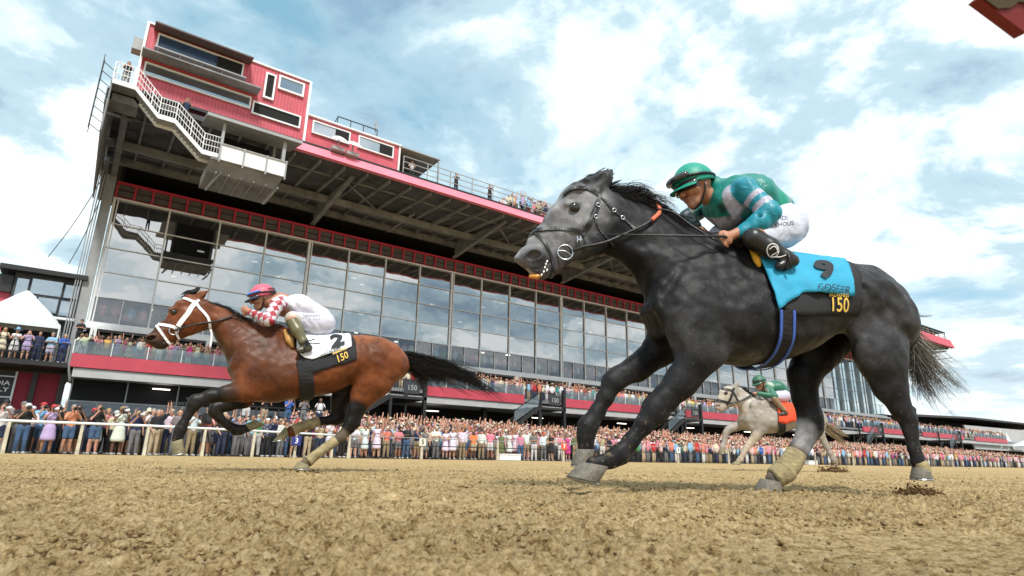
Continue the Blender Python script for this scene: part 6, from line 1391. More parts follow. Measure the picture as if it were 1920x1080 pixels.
    mb.box(4.2, 8.1, 35.45, 35.6, 17.55, 17.62); mb.box(4.25, 4.4, 35.6, 35.75, 16.6, 19.0); mb.box(7.75, 7.95, 35.6, 35.8, 16.6, 19.0); mb.box(4.5, 4.65, 38, 38.2, 16, 19.7); mb.box(7.7, 7.85, 38, 38.2, 16, 19.7)
    for x in (4.6, 7.9): mb.bar((x, 36.2, 16.1), (x-.5, 37.5, 15.3), .1)
    mb.build('railing', M_GREYM, cs)
    mb = MB(); mb.quadbox([(3.3, 35.2, 19.0), (8.8, 35.2, 19.0), (8.8, 38.2, 19.75), (3.3, 38.2, 19.75), (3.3, 35.2, 19.2), (8.8, 35.2, 19.2), (8.8, 38.2, 19.95), (3.3, 38.2, 19.95)]); mb.build('roof', M_GREYM, cs)
    mb = MB(); mb.box(4.6, 7.6, 38.6, 38.7, 16.7, 19.6); mb.build('back_curtain', M_DARK, cs)
    sr = empty('roof_stairs'); tag(sr, 'zigzag white metal stairs from the roof corner platform down to the camera stand', 'stairs')
    mb = MB(); pts = [(-1.45, 19.75), (-.35, 19.75), (.95, 18.45), (1.8, 18.45), (3.4, 17.05), (4.3, 17.05)]
    for a, b in zip(pts[:-1], pts[1:]): mb.quadbox([(a[0], 35.8, a[1]-.28), (b[0], 35.8, b[1]-.28), (b[0], 35.86, b[1]-.28), (a[0], 35.86, a[1]-.28), (a[0], 35.8, a[1]), (b[0], 35.8, b[1]), (b[0], 35.86, b[1]), (a[0], 35.86, a[1])])
    mb.build('stringer', M_WHITEM, sr); mb = MB()
    for a, b in zip(pts[:-1], pts[1:]): mb.quadbox([(a[0], 36.9, a[1]-.28), (b[0], 36.9, b[1]-.28), (b[0], 36.96, b[1]-.28), (a[0], 36.96, a[1]-.28), (a[0], 36.9, a[1]), (b[0], 36.9, b[1]), (b[0], 36.96, b[1]), (a[0], 36.96, a[1])])
    mb.build('stringer', M_WHITEM, sr); mb = MB()
    for a, b in zip(pts[:-1], pts[1:]):
        if a[1] == b[1]: mb.box(a[0], b[0], 35.86, 36.9, a[1]-.1, a[1]-.04)
        else:
            for k in range(8): t = (k+.5)/8; x = a[0]+(b[0]-a[0])*t; z = a[1]+(b[1]-a[1])*t; mb.box(x-.09, x+.09, 35.86, 36.9, z-.06, z-.02)
    mb.build('tread', M_GREYM, sr)['kind'] = 'stuff'; mb = MB()
    for a, b in zip(pts[:-1], pts[1:]):
        for h in (.35, .7, 1.05): mb.bar((a[0], 35.8, a[1]+h), (b[0], 35.8, b[1]+h), .04)
        n = max(2, int(abs(b[0]-a[0])/.14))
        for k in range(n): t = k/n; x = a[0]+(b[0]-a[0])*t; z = a[1]+(b[1]-a[1])*t; mb.bar((x, 35.8, z), (x, 35.8, z+1.05), .05 if k % 6 == 0 else .018)
    mb.bar((-1.45, 35.8, 20.8), (-1.45, 38, 20.8), .04); mb.bar((-1.45, 37, 19.8), (-1.45, 37, 20.8), .04); mb.build('handrail', M_WHITEM, sr)
    mb = MB(); mb.box(-1.5, -.3, 35.9, 38, 19.55, 19.7); mb.box(-1.5, -1.42, 35.9, 47, 16.6, 19.6); mb.build('side_panel', M_CONC, sr)
    mb = MB()
    for y in (35.6, 36.2): mb.bar((-2.0, y, 16.4), (-2.0, y, 20.9), .04)
    for k in range(8): mb.bar((-2.0, 35.6, 16.8+k*.55), (-2.0, 36.2, 16.8+k*.55), .03); mb.bar((-2.0, 36, 16.8+k*.55), (-1.5, 36.2, 16.6+k*.55), .03)
    mb.build('ladder', M_BLACKM, sr)
    for i, (a, b) in enumerate((((-1.0, 46, 18.5), (-3.2, 49, 12.5)), ((-1.0, 46, 16.5), (-2.0, 49, 12.3)))):
        mb = MB(); mb.tube([(a[0]+(b[0]-a[0])*t, a[1]+(b[1]-a[1])*t, a[2]+(b[2]-a[2])*t-.5*math.sin(t*3.14)) for t in np.linspace(0, 1, 9)], .025, 5)
        tag(mb.build('cable', M_BLACKM), ['longer slack black cable at the left end of the grandstand', 'shorter slack black cable close to the grandstand corner'][i], 'cable', 'slack cables at the stand corner')
def build_left():
    cb = empty('clubhouse'); tag(cb, 'dark charcoal clubhouse with large windows behind the white party tent', 'building')
    mb = MB(); mb.box(-4.5, -.8, 48.0, 56, 4.8, 10.95); mb.build('wall', M_DARKG, cb); mb = MB(); mb.box(-5.3, -.75, 47.3, 56, 10.95, 11.25); mb.build('roof', M_BLACKM, cb)
    for a, b, z0, z1 in ((-4.35, -3.75, 8.9, 10.6), (-3.6, -2.0, 9.7, 10.7), (-1.85, -1.15, 9.7, 10.6), (-3.55, -3.2, 8.6, 9.6), (-3.1, -2.05, 8.6, 9.55), (-1.9, -1.2, 8.5, 9.5)): win((a, b, z0, z1), M_GLASS4, cb, Y=47.95, frame=M_DARKG, fw=.06)
    mb = MB(); mb.box(-4.6, -1.0, 47.4, 48, 8.15, 8.3); mb.build('ledge', M_WHITEM, cb)
    rb = empty('red_building'); tag(rb, 'low red siding building with black roof edge at the far left', 'building'); mb = MB(); mb.box(-9, -4.55, 48.3, 56, 5, 9.6); mb.build('wall', M_RED2, rb); mb = MB(); mb.box(-9, -4.55, 48.0, 56, 9.6, 10.7); mb.build('roof', M_BLACKM, rb)
    gf = empty('media_room'); tag(gf, 'dark red brick ground floor room with the MEDIA ONLY sign under the terrace', 'building')
    mb = MB(); mb.box(-9, -.75, 46.0, 50, 1.1, 4.5); mb.build('wall', M_REDW, gf); 
    for x in (-2.35, -1.0): MB().box(x, x+.26, 45.8, 45.98, 1.1, 4.6).build('post', M_BLACKM, gf)
    mb = MB(); mb.box(-5.2, -3.15, 45.9, 45.98, 1.2, 4.5); mb.build('window', M_DARKG, gf); mb = MB(); mb.box(-3.15, -3.05, 45.85, 45.98, 1.2, 4.5); mb.box(-5.2, -3.15, 45.85, 45.89, 4.15, 4.22); mb.box(-5.2, -3.15, 45.85, 45.89, 2.95, 3.02); mb.build('window_frame', M_WHITEM, gf)
    T('MEDIA', -3.95, 45.84, 3.78, .36, M_WHITEM, gf, 'sign_lettering', .008, sx=1.25); T('ONLY', -3.9, 45.84, 3.4, .36, M_WHITEM, gf, 'sign_lettering', .008, sx=1.25)
    te = empty('terrace'); tag(te, 'black steel terrace with cable railing in front of the white party tent', 'terrace')
    mb = MB(); mb.box(-9, -.75, 43.6, 50, 4.72, 5.0); mb.build('deck', M_BLACKM, te); mb = MB()
    for z in (5.4, 5.75, 6.1): mb.bar((-9, 43.7, z), (-.9, 43.7, z), .045)
    for x in np.arange(-8.6, -.7, 1.3): mb.bar((x, 43.7, 5), (x, 43.7, 6.1), .06)
    mb.build('railing', M_BLACKM, te)
    tn = empty('party_tent'); tag(tn, 'white peaked party tent on the terrace at the far left', 'tent'); x0, x1, y0, y1 = -5.6, -1.55, 44.6, 48.0; cx = (x0+x1)/2; cy = (y0+y1)/2
    V = []; F = []; n = 24; rings = [(1, 7.35), (.8, 7.72), (.55, 8.2), (.3, 8.75), (.12, 9.25), (.02, 9.5)]
    for s, z in rings:
        for j in range(n):
            a = 2*math.pi*(j+.5)/n; c, sn = math.cos(a), math.sin(a); m = 1/max(abs(c), abs(sn)); k = m*s+(1-s)*s*.6; V.append((cx+c*k*(x1-x0)/2, cy+sn*k*(y1-y0)/2, z-.12*abs(math.sin(2*a))*s*0))
    for i in range(len(rings)-1):
        for j in range(n): F.append((i*n+j, i*n+(j+1) % n, (i+1)*n+(j+1) % n, (i+1)*n+j))
    mesh_obj('tent_roof', V, F, M_TENT, tn, True); mb = MB()
    for a, b in (((x0, y0), (x1, y0)), ((x1, y0), (x1, y1)), ((x0, y0), (x0, y1))): mb.quadbox([(a[0], a[1], 7.1), (b[0], b[1], 7.1), (b[0]+.02, b[1]+.02, 7.1), (a[0]+.02, a[1]+.02, 7.1), (a[0], a[1], 7.36), (b[0], b[1], 7.36), (b[0]+.02, b[1]+.02, 7.36), (a[0]+.02, a[1]+.02, 7.36)])
    mb.build('valance', M_TENT, tn)
    for x, y in ((x0, y0), (x1, y0), (x0, y1), (x1, y1)): MB().bar((x, y, 5), (x, y, 7.3), .08).build('tent_pole', M_WHITEM, tn)
def build_stairs():
    desc = ['nearest black steel stairs, behind the tail of the bay horse', 'black steel stairs with the 150 landing, between the two near horses', 'black steel stairs beside the front legs of the grey horse', 'black steel stairs seen through the legs behind the cream horse', 'farthest black steel stairs, right of the grey horse']
    for i, xr in enumerate((21.3, 35.1, 54.4, 97, 127)):
        s = empty('stairs', (xr, 0, 0)); tag(s, desc[i], 'stairs', 'black stairs down from the balcony')
        mb = MB(); mb.box(-3.0, 0, 40.2, 43.9, 4.1, 4.3); mb.build('landing', M_BLACKM, s)
        
        for q in ((-.25, 0, 40.2, 40.5, 1.0, 5.9), (-3.0, -2.8, 40.2, 40.4, 1.0, 4.1), (-.2, 0, 43.5, 43.7, 1.0, 5.9)): MB().box(*q).build('post', M_BLACKM, s)
        mb = MB()
        for y in (40.22, 41.9): mb.quadbox([(-5.6, y, 2.35), (-3.0, y, 4.0), (-3.0, y+.08, 4.0), (-5.6, y+.08, 2.35), (-5.6, y, 2.75), (-3.0, y, 4.4), (-3.0, y+.08, 4.4), (-5.6, y+.08, 2.75)])
        for k in range(8): t = k/8; mb.box(-5.6+2.6*t, -5.3+2.6*t, 40.3, 41.9, 2.5+1.65*t, 2.56+1.65*t)
        mb.build('flight', M_BLACKM, s)
        mb = MB(); mb.quadbox([(-5.6, 40.24, 2.9), (-3.0, 40.24, 4.5), (-3.0, 40.26, 4.5), (-5.6, 40.26, 2.9), (-5.6, 40.24, 3.75), (-3.0, 40.24, 5.35), (-3.0, 40.26, 5.35), (-5.6, 40.26, 3.75)]); mb.build('stair_panel', M_GUARD, s)
        mb = MB()
        for k in range(13): x = -2.9+k*.22; mb.bar((x, 40.25, 4.3), (x, 40.25, 5.5), .025)
        for z in (4.4, 5.5): mb.bar((-3, 40.25, z), (0, 40.25, z), .06)
        mb.bar((-5.6, 40.25, 3.8), (-3, 40.25, 5.45), .06); mb.build('railing', M_BLACKM, s)
        mb = MB(); mb.box(-1.95, -.65, 40.16, 40.2, 4.5, 5.4); bd = mb.build('banner', M_DARKG, s); T('150', -1.3, 40.14, 4.92, .55, M_SOFFIT, bd, 'lettering')
def build_far():
    b = empty('far_pavilion'); tag(b, 'long dark pavilion with a pale slanted wall beyond the grandstand at right', 'building')
    mb = MB(); mb.box(121, 215, 50, 70, 0, 9.0); mb.build('wall', M_DARK, b); mb = MB(); mb.quadbox([(119, 44, 8.2), (146, 44, 9.15), (146, 70, 9.15), (119, 70, 8.2), (119, 44, 8.6), (146, 44, 9.5), (146, 70, 9.5), (119, 70, 8.6)]); mb.quadbox([(146, 44, 9.15), (216, 44, 9.9), (216, 70, 9.9), (146, 70, 9.15), (146, 44, 9.5), (216, 44, 10.3), (216, 70, 10.3), (146, 70, 9.5)]); mb.build('roof', M_BLACKM, b)
    mb = MB(); mb.quadbox([(147, 44.5, 3.3), (215, 44.5, 3.3), (215, 44.8, 3.3), (147, 44.8, 3.3), (143, 44.5, 7.8), (215, 44.5, 8.6), (215, 44.8, 8.6), (143, 44.8, 7.8)]); w = mb.build('side_wall', M_SOFFIT, b)
    mb = MB()
    for pts in ([(161.5, 3.6), (163.5, 7.8), (165.0, 6.2), (166.5, 3.4), (165.2, 4.6), (164.2, 6.4), (163.2, 3.9)], [(166.4, 3.6), (167.2, 7.4), (170.6, 4.2), (171.3, 3.4), (169.6, 4.0), (168.0, 5.9), (167.6, 3.5)]):
        mb.prism([(x, 44.45, z) for x, z in pts], (0, .04, 0))
    mb.build('wall_emblem', M_WHITEM, w)
    t = empty('marquee'); tag(t, 'small white marquee at the right edge beside the pale wall', 'tent'); mb = MB(); mb.quadbox([(167, 41, 4.3), (176, 41, 4.3), (176, 44, 4.3), (167, 44, 4.3), (171.5, 42.4, 5.7), (172, 42.4, 5.7), (172, 42.6, 5.7), (171.5, 42.6, 5.7)]); mb.build('tent_roof', M_TENT, t)
    
    for x in (167, 176): MB().bar((x, 41, 1), (x, 41, 4.3), .1).build('tent_pole', M_WHITEM, t)
def build_rails():
    wr = empty('running_rail'); tag(wr, 'thick white running rail in front of the photographers on the left', 'rail')
    pts = [(-6, 26.7), (-2, 26.6), (2.4, 26.4), (6, 27.4), (9.5, 28.9), (11.4, 29.7)]
    mb = MB(); mb.tube([(x, y, 1.0) for x, y in pts], .046, 10); mb.quadbox([(-6, 26.66, .93), (-2, 26.56, .93), (-2, 26.64, .93), (-6, 26.74, .93), (-6, 26.66, 1.0), (-2, 26.56, 1.0), (-2, 26.64, 1.0), (-6, 26.74, 1.0)]); mb.build('rail', M_WHITEM, wr, True)
    M_POST = mat('weathered_post', (.52, .47, .36), .6, .3, 4)
    for k in range(8):
        x = -3.7+2.03*k; y = np.interp(x, [p[0] for p in pts], [p[1] for p in pts])
        mb = MB(); mb.quadbox([(x-.06, y-.04, GZ-.1), (x+.06, y-.04, GZ-.1), (x+.06, y+.04, GZ-.1), (x-.06, y+.04, GZ-.1), (x-.045, y-.03, .96), (x+.045, y-.03, .96), (x+.045, y+.03, .96), (x-.045, y+.03, .96)]); mb.build('post', M_POST, wr)
    gr = empty('track_fence'); tag(gr, 'thin two bar track fence in front of the main crowd, on pale posts', 'fence')
    P = [(11.4, 29.9), (13, 30.3), (30, 30.3), (60, 29.2), (90, 28), (130, 27)]
    mb = MB(); mb.tube([(x, y, 1.03) for x, y in P], .022, 6); mb.build('rail', M_GREYM, gr, True); mb = MB(); mb.tube([(x, y, .62) for x, y in P], .03, 6); mb.build('lower_rail', M_BLACKM, gr, True)
    marks = {15.9: ('5', '#d8d8c8', '#202020'), 26.2: ('7', '#e8552a', '#ffffff'), 37.3: ('9', '#e8e8e8', '#202020')}
    for x in (11.6, 15.9, 21.0, 26.2, 31.7, 37.3, 43.3, 49.4, 55.9, 62.5, 69.8, 77, 84.8, 93.3, 102.5, 111):
        y = np.interp(x, [p[0] for p in P], [p[1] for p in P])
        mb = MB(); mb.quadbox([(x-.08, y-.05, GZ-.1), (x+.08, y-.05, GZ-.1), (x+.08, y+.05, GZ-.1), (x-.08, y+.05, GZ-.1), (x-.05, y-.04, 1.02), (x+.05, y-.04, 1.02), (x+.05, y+.04, 1.02), (x-.05, y+.04, 1.02)]); p = mb.build('post', M_POST, gr)
        if x in marks:
            t, a, b = marks[x]; mb = MB(); mb.box(x-.2, x+.2, y-.10, y-.06, .62, 1.02); pl = mb.build('number_plate', mat('plate'+t, a, .5), p); T(t, x, y-.11, .82, .36, mat('plate_ink'+t, b, .5), pl, 'lettering', .006)
    mb = MB(); x, y = 8.45, 28.35; mb.box(x-.2, x+.2, y-.10, y-.06, .45, .85); pl = mb.build('number_plate', mat('plate3', '#2a2f7a', .5), wr); T('3', x, y-.11, .65, .34, M_WHITEM, pl, 'lettering', .006)
# ------------------------------------------------------------------ people
M_PSKIN = mat('person_skin', (.5, .3, .2), .55, .08, 12, objcol=True)
M_CLOTH = mat('person_cloth', (.5, .5, .5), .8, .12, 9, objcol=True, bump=.3, bscale=14)
M_HAIRP = mat('person_hair', (.5, .5, .5), .6, .25, 30, objcol=True)
def pattern_mat(name, kind):
    m = bpy.data.materials.new(name); m.use_nodes = True; nt = m.node_tree; b = nt.nodes['Principled BSDF']; b.inputs['Roughness'].default_value = .8
    o = N(nt, 'ShaderNodeObjectInfo'); tc = N(nt, 'ShaderNodeTexCoord')
    if kind == 'dots':
        v = N(nt, 'ShaderNodeTexVoronoi'); v.inputs['Scale'].default_value = 14; nt.links.new(tc.outputs['Object'], v.inputs['Vector']); f = ramp(nt, v.outputs['Distance'], [(.30, 1.0), (.36, 0.0)])
    else:
        w = N(nt, 'ShaderNodeTexWave'); w.inputs['Scale'].default_value = 7; nt.links.new(tc.outputs['Object'], w.inputs['Vector']); f = ramp(nt, w.outputs['Color'], [(.45, 1.0), (.55, 0.0)])
    nt.links.new(mixc(nt, f, o.outputs['Color'], (.62, .60, .56)), b.inputs['Base Color']); return m
M_DOTS = pattern_mat('flowered_cloth', 'dots'); M_STRIPE = pattern_mat('striped_cloth', 'stripe')
M_PHONE = mat('phone_black', (.015, .015, .02), .2, 0)
ARMS = {   # (shoulder handled) elbow, wrist for left(-x) and right(+x), plus hand tip
 'standing with arms down': (((-.25, .02, 1.12), (-.27, -.06, .88)), ((.25, .02, 1.12), (.27, -.06, .88))),
 'holding a phone up': (((-.27, -.16, 1.20), (-.08, -.36, 1.48)), ((.27, -.16, 1.20), (.08, -.36, 1.48))),
 'raising one arm': (((-.25, .02, 1.12), (-.22, -.16, .95)), ((.30, -.08, 1.66), (.26, -.14, 1.93))),
 'cheering with both arms up': (((-.33, -.04, 1.62), (-.28, -.10, 1.90)), ((.33, -.04, 1.62), (.30, -.10, 1.90))),
 'looking through a camera': (((-.26, -.16, 1.22), (-.07, -.22, 1.52)), ((.26, -.16, 1.22), (.07, -.24, 1.52))),
 'with hands at the chest': (((-.27, -.05, 1.14), (-.06, -.26, 1.28)), ((.27, -.05, 1.14), (.06, -.26, 1.28))),
 'with arms crossed': (((-.27, -.08, 1.16), (.06, -.20, 1.22)), ((.27, -.08, 1.16), (-.06, -.22, 1.20))),
}
_tpl = {}
def person_meshes(pose, lower, head, h=.026, top='shirt'):
    """meshes for one kind of figure: body skin, top, lower garment, hair or hat, shoes"""
    key = (pose, lower, head, top)
    if key in _tpl: return _tpl[key]
    cr = pose == 'crouching with a camera'
    def F(): return Field((-.55, -.75, -.05), (.55, .5, 2.12), h)
    dz = -.55 if cr else 0; arms = ARMS['looking through a camera' if cr else pose]
    U = lambda p: (p[0], p[1]-(.12 if cr else 0), p[2]+dz)
    body = F(); fem = lower in ('skirt', 'dress')
    body.ell(U((0, -.005, 1.64)), (.078, .098, .118), .01); body.cone(U((0, -.03, 1.56)), U((0, -.05, 1.545)), .05, .045, .02); body.cone(U((0, -.09, 1.635)), U((0, -.112, 1.61)), .012, .018, .01)
    for s in (-1, 1): body.ell(U((s*.08, 0, 1.635)), (.014, .022, .034), .006)
    body.cone(U((0, .01, 1.45)), U((0, 0, 1.56)), .052, .05, .03)
    body.cone(U((0, .01, 1.38)), U((0, .01, 1.05)), .10, .10, .03, (1.1, .7, 1))
    for i, (e, w) in enumerate(arms):
        s = (-1, 1)[i]; sh = (s*.17, .01, 1.41)
        body.cone(U(sh), U(e), .045, .038, .02); body.cone(U(e), U(w), .036, .026, .01); d = np.array(w)-np.array(e); d = d/np.linalg.norm(d); t = np.array(w)+d*.10
        body.cone(U(w), U(tuple(t)), .032, .024, .01, (1, .8, 1))
        for q in (-.024, -.008, .008, .024): body.cone(U(tuple(t+np.array([q*.8, 0, 0]))), U(tuple(t+d*.06+np.array([q*1.3, 0, 0]))), .011, .009, .002)
    if cr: legs = [((s*.10, -.05, .42), (s*.16, -.48, .48), (s*.14, -.30, .08)) for s in (-1, 1)]
    else: legs = [((s*.09, 0, .92), (s*.105, -.01, .50), (s*.12, .01, .09)) for s in (-1, 1)]
    for hp, kn, an in legs: body.cone(hp, kn, .082, .055, .03); body.cone(kn, (kn[0]*.5+an[0]*.5, kn[1]*.5+an[1]*.5+.02, kn[2]*.5+an[2]*.5+.02), .055, .054, .02); body.cone((kn[0]*.5+an[0]*.5, kn[1]*.5+an[1]*.5+.02, kn[2]*.5+an[2]*.5+.02), an, .05, .036, .02)
    body.cone(U((0, .01, 1.1)), (0, .0+(-.05 if cr else 0), .93 if not cr else .42), .10, .12, .04, (1.2, .8, 1))
    T_ = F(); wd = .92 if fem else 1.05
    T_.cone(U((0, .01, 1.36)), U((0, .0, 1.12)), .125, .112 if not fem else .10, .03, (1.35*wd, .86, 1)); T_.cone(U((0, .0, 1.12)), U((0, .0, .95)), .112 if not fem else .10, .125, .03, (1.35*wd, .92, 1))
    T_.cone(U((-.13, .01, 1.43)), U((.13, .01, 1.43)), .062, .062, .04)
    if fem: 
        for s in (-1, 1): T_.ell(U((s*.065, -.085, 1.29)), (.06, .055, .06), .03)
    for i, (e, w) in enumerate(arms):
        s = (-1, 1)[i]; sh = np.array((s*.17, .01, 1.41)); e = np.array(e); w = np.array(w)
        if top == 'jacket': T_.cone(U(sh), U(e), .062, .055, .03); T_.cone(U(e), U(e*.15+w*.85), .052, .042, .02)
        elif top == 'shirt': m = sh*.35+e*.65; T_.cone(U(sh), U(m), .064, .058, .03)
        else: m = sh*.85+e*.15; T_.cone(U(sh), U(m), .054, .05, .03)
    L = F()
    if lower in ('skirt', 'dress'):
        z1 = .48 if lower == 'dress' else .58; k = 12
        L.cone(U((0, 0, 1.02)), U((0, 0, .92)), .115, .15, .02, (1.2, .95, 1)); L.cone((0, 0, .92), (0, 0, z1+.1), .155, .20, .03, (1.15, .95, 1)); 
        sl, X, Y, Z = L.box((-.5, -.5, 0), (.5, .5, z1)); L.f[sl] = np.maximum(L.f[sl], (z1-Z)*np.ones_like(L.f[sl]))
    else:
        q = 1.0
        for hp, kn, an in legs:
            if lower == 'shorts': e2 = tuple(np.array(hp)*.25+np.array(kn)*.75); L.cone(hp, e2, .105, .092, .03)
            else: L.cone(hp, kn, .102, .076, .03); L.cone(kn, (an[0], an[1]+.005, an[2]+.0), .076, .058, .02)
        L.cone((0, 0+(-.05 if cr else 0), .98 if not cr else .45), (0, 0+(-.05 if cr else 0), .90 if not cr else .42), .12, .125, .05, (1.35, .92, 1))
    S_ = F()
    for hp, kn, an in legs: S_.cone((an[0], an[1]+.02, .045), (an[0]*1.1, an[1]-.16, .035), .05, .042, .02)
    H = F()
    H.ell(U((0, .012, 1.668)), (.092, .108, .105), .01); H.f = np.maximum(H.f, -1)
    sl, X, Y, Z = H.box((-.3, -.5, 0), (.3, .3, 2.1)); zz = Z-dz; yy = Y+(.12 if cr else 0)
    cut = np.where(yy < -.035, 1.690-zz, 1.60-zz)
    if head == 'long hair': cut = np.where(yy < -.035, 1.690-zz, np.where(yy > .0, 1.0, 1.60)-zz)
    if head == 'long hair': H.cone(U((0, .06, 1.66)), U((0, .08, 1.42)), .085, .07, .03, (1.1, .6, 1))
    H.f[sl] = np.maximum(H.f[sl], cut*np.ones_like(H.f[sl]))
    if head == 'cap': H.cone(U((-.05, -.13, 1.705)), U((.05, -.13, 1.705)), .03, .03, .02, (1, 1.9, .35)); H.ell(U((0, .005, 1.70)), (.098, .112, .088), .01)
    if head == 'wide hat': H.ell(U((0, .0, 1.71)), (.26, .26, .022), .01); H.cone(U((0, 0, 1.72)), U((0, 0, 1.80)), .098, .085, .02)
    res = []
    for f, nm, m in ((body, 'body', M_PSKIN), (T_, 'top', M_CLOTH), (L, 'lower', M_CLOTH), (H, 'head', M_HAIRP), (S_, 'shoes', M_HAIRP)):
        V, Q = f.mesh(); o = mesh_obj(nm+'_tpl', V, Q, m, smooth=True); me = o.data; bpy.data.objects.remove(o, do_unlink=True); res.append(me)
    _tpl[key] = res; return res
PAL = {'white': (.62, .62, .64), 'pink': (.62, .22, .28), 'light blue': (.22, .42, .62), 'navy': (.015, .025, .07), 'black': (.012, .012, .014), 'grey': (.16, .16, .17), 'red': (.45, .03, .03), 'coral': (.60, .20, .13), 'yellow': (.62, .46, .10), 'beige': (.42, .33, .22), 'purple': (.16, .07, .30), 'teal': (.03, .25, .26), 'royal blue': (.03, .10, .38), 'cream': (.60, .54, .40), 'lilac': (.40, .32, .52), 'orange': (.62, .22, .05), 'green': (.05, .22, .07), 'magenta': (.50, .04, .20), 'pale pink': (.62, .42, .42), 'olive': (.12, .13, .05)}
WTS = [26, 14, 10, 7, 9, 7, 4, 6, 3, 7, 1, 1.5, 3, 9, 4, 2, 1, 2, 12, 2]
LOWPAL = {'black': (.012, .012, .014), 'navy': (.02, .03, .07), 'khaki': (.26, .20, .12), 'grey': (.14, .14, .15), 'denim': (.05, .10, .20), 'white': (.55, .55, .56), 'beige': (.38, .30, .2)}
SKINS = [(.50, .27, .18), (.46, .24, .16), (.55, .31, .22), (.30, .15, .09), (.12, .055, .035), (.42, .21, .13), (.52, .26, .19)]
HAIRS = [(.02, .013, .01), (.05, .028, .015), (.12, .07, .03), (.30, .20, .09), (.008, .007, .007), (.25, .24, .23)]
def add_person(loc, rz, pose, top, tcol, lower, lcol, head, hcol, skin, size, label, group, pattern=None, rng=random):
    me = person_meshes(pose, lower, head, top={'dress': 'sleeveless'}.get(top, top if top in ('shirt', 'jacket', 'sleeveless') else 'shirt'))
    o = bpy.data.objects.new('person', me[0]); COL.objects.link(o); o.location = loc; o.rotation_euler = (0, 0, rz); o.scale = (size*rng.uniform(.96, 1.06), size, size); o.color = (*skin, 1); tag(o, label, 'person', group)
    parts = (('dress_top' if top == 'dress' else top if top != 'sleeveless' else 'vest', me[1], tcol), ({'trousers': 'trousers', 'shorts': 'shorts', 'skirt': 'skirt', 'dress': 'dress_skirt'}[lower], me[2], lcol), ('hat' if head in ('cap', 'wide hat') else 'hair', me[3], hcol), ('shoes', me[4], (.02, .02, .022) if rng.random() < .6 else (.5, .5, .5)))
    for nm, d, c in parts:
        p = bpy.data.objects.new(nm, d); COL.objects.link(p); p.parent = o; p.color = (*c, 1)
        if pattern and nm in (parts[0][0], 'dress_skirt'):
            p.material_slots[0].link = 'OBJECT'; p.material_slots[0].material = pattern
    return o
def add_phone(person, label):
    if 'phone_mesh' not in bpy.data.meshes:
        mb = MB(); mb.box(-.075, .075, -.006, .006, -.037, .037); mb.box(-.068, .068, .0061, .0065, -.032, .032); o = mb.build('phone_mesh', M_PHONE); bpy.data.objects.remove(o)
    o = bpy.data.objects.new('phone', bpy.data.meshes['phone_mesh']); COL.objects.link(o); s = person.scale[2]; a = person.rotation_euler[2]; off = np.array([0, -.43, 1.54])*s
    o.location = (person.location[0]-off[1]*math.sin(a), person.location[1]+off[1]*math.cos(a), person.location[2]+off[2]); o.rotation_euler = (0, 0, a); tag(o, label, 'phone', 'phones held up in the crowd')
_cam_tpl = []
def add_camera(person, long_lens, label):
    if not _cam_tpl:
        mb = MB(); mb.box(-.075, .075, -.04, .03, -.05, .05); mb.box(-.03, .03, -.04, .03, .05, .08); mb.build('camtpl', M_BLACKM); b = bpy.data.objects['camtpl'].data
        r = []
        for ln, rad, m in ((.10, .04, M_BLACKM), (.30, .055, M_WHITEM)):
            mb = MB(); mb.tube([(0, -.04, 0), (0, -.06, 0), (0, -.06-ln*.6, 0), (0, -.06-ln, 0)], [.035, rad*.8, rad*.85, rad], 12); o = mb.build('lenstpl', m, smooth=True); r.append(o.data); bpy.data.objects.remove(o)
        bpy.data.objects.remove(bpy.data.objects['camtpl']); _cam_tpl.extend([b]+r)
    o = bpy.data.objects.new('photo_camera', _cam_tpl[0]); COL.objects.link(o); sz = person.scale[2]; a = person.rotation_euler[2]; low = 'crouch' in person['label']
    off = np.array([0, -.22-(.12 if low else 0), 1.60-(.55 if low else 0)])*sz
    o.location = (person.location[0]-off[1]*math.sin(a), person.location[1]+off[1]*math.cos(a), person.location[2]+off[2]); o.rotation_euler = (0, 0, a); tag(o, label, 'camera', 'cameras held by the photographers')
    l = bpy.data.objects.new('lens', _cam_tpl[2 if long_lens else 1]); COL.objects.link(l); l.parent = o
    return o
def anchor(px):
    for x, t in ((60, 'at the far left'), (125, 'below the party tent'), (200, 'below the balcony corner'), (270, 'before the shop front'), (330, 'left of the bay forelegs'), (430, 'behind the bay forelegs'), (520, 'under the bay girth'), (640, 'under the bay belly'), (720, 'behind the bay hind leg'), (800, 'below the bay tail'), (870, 'right of the bay tail'), (950, 'near the second stairs'), (1010, 'below the second stairs'), (1080, 'left of the grey forelegs'), (1160, 'behind the grey knees'), (1240, 'right of the grey forelegs'), (1310, 'left of the cream horse'), (1400, 'behind the cream horse'), (1520, 'under the grey belly'), (1640, 'between the grey hind legs'), (3000, 'right of the grey horse')):
        if px < x: return t
def projx(p):
    d = np.array(p, float)-CP; z = d@CF; return PCX+FPX*(d@CR)/z, z
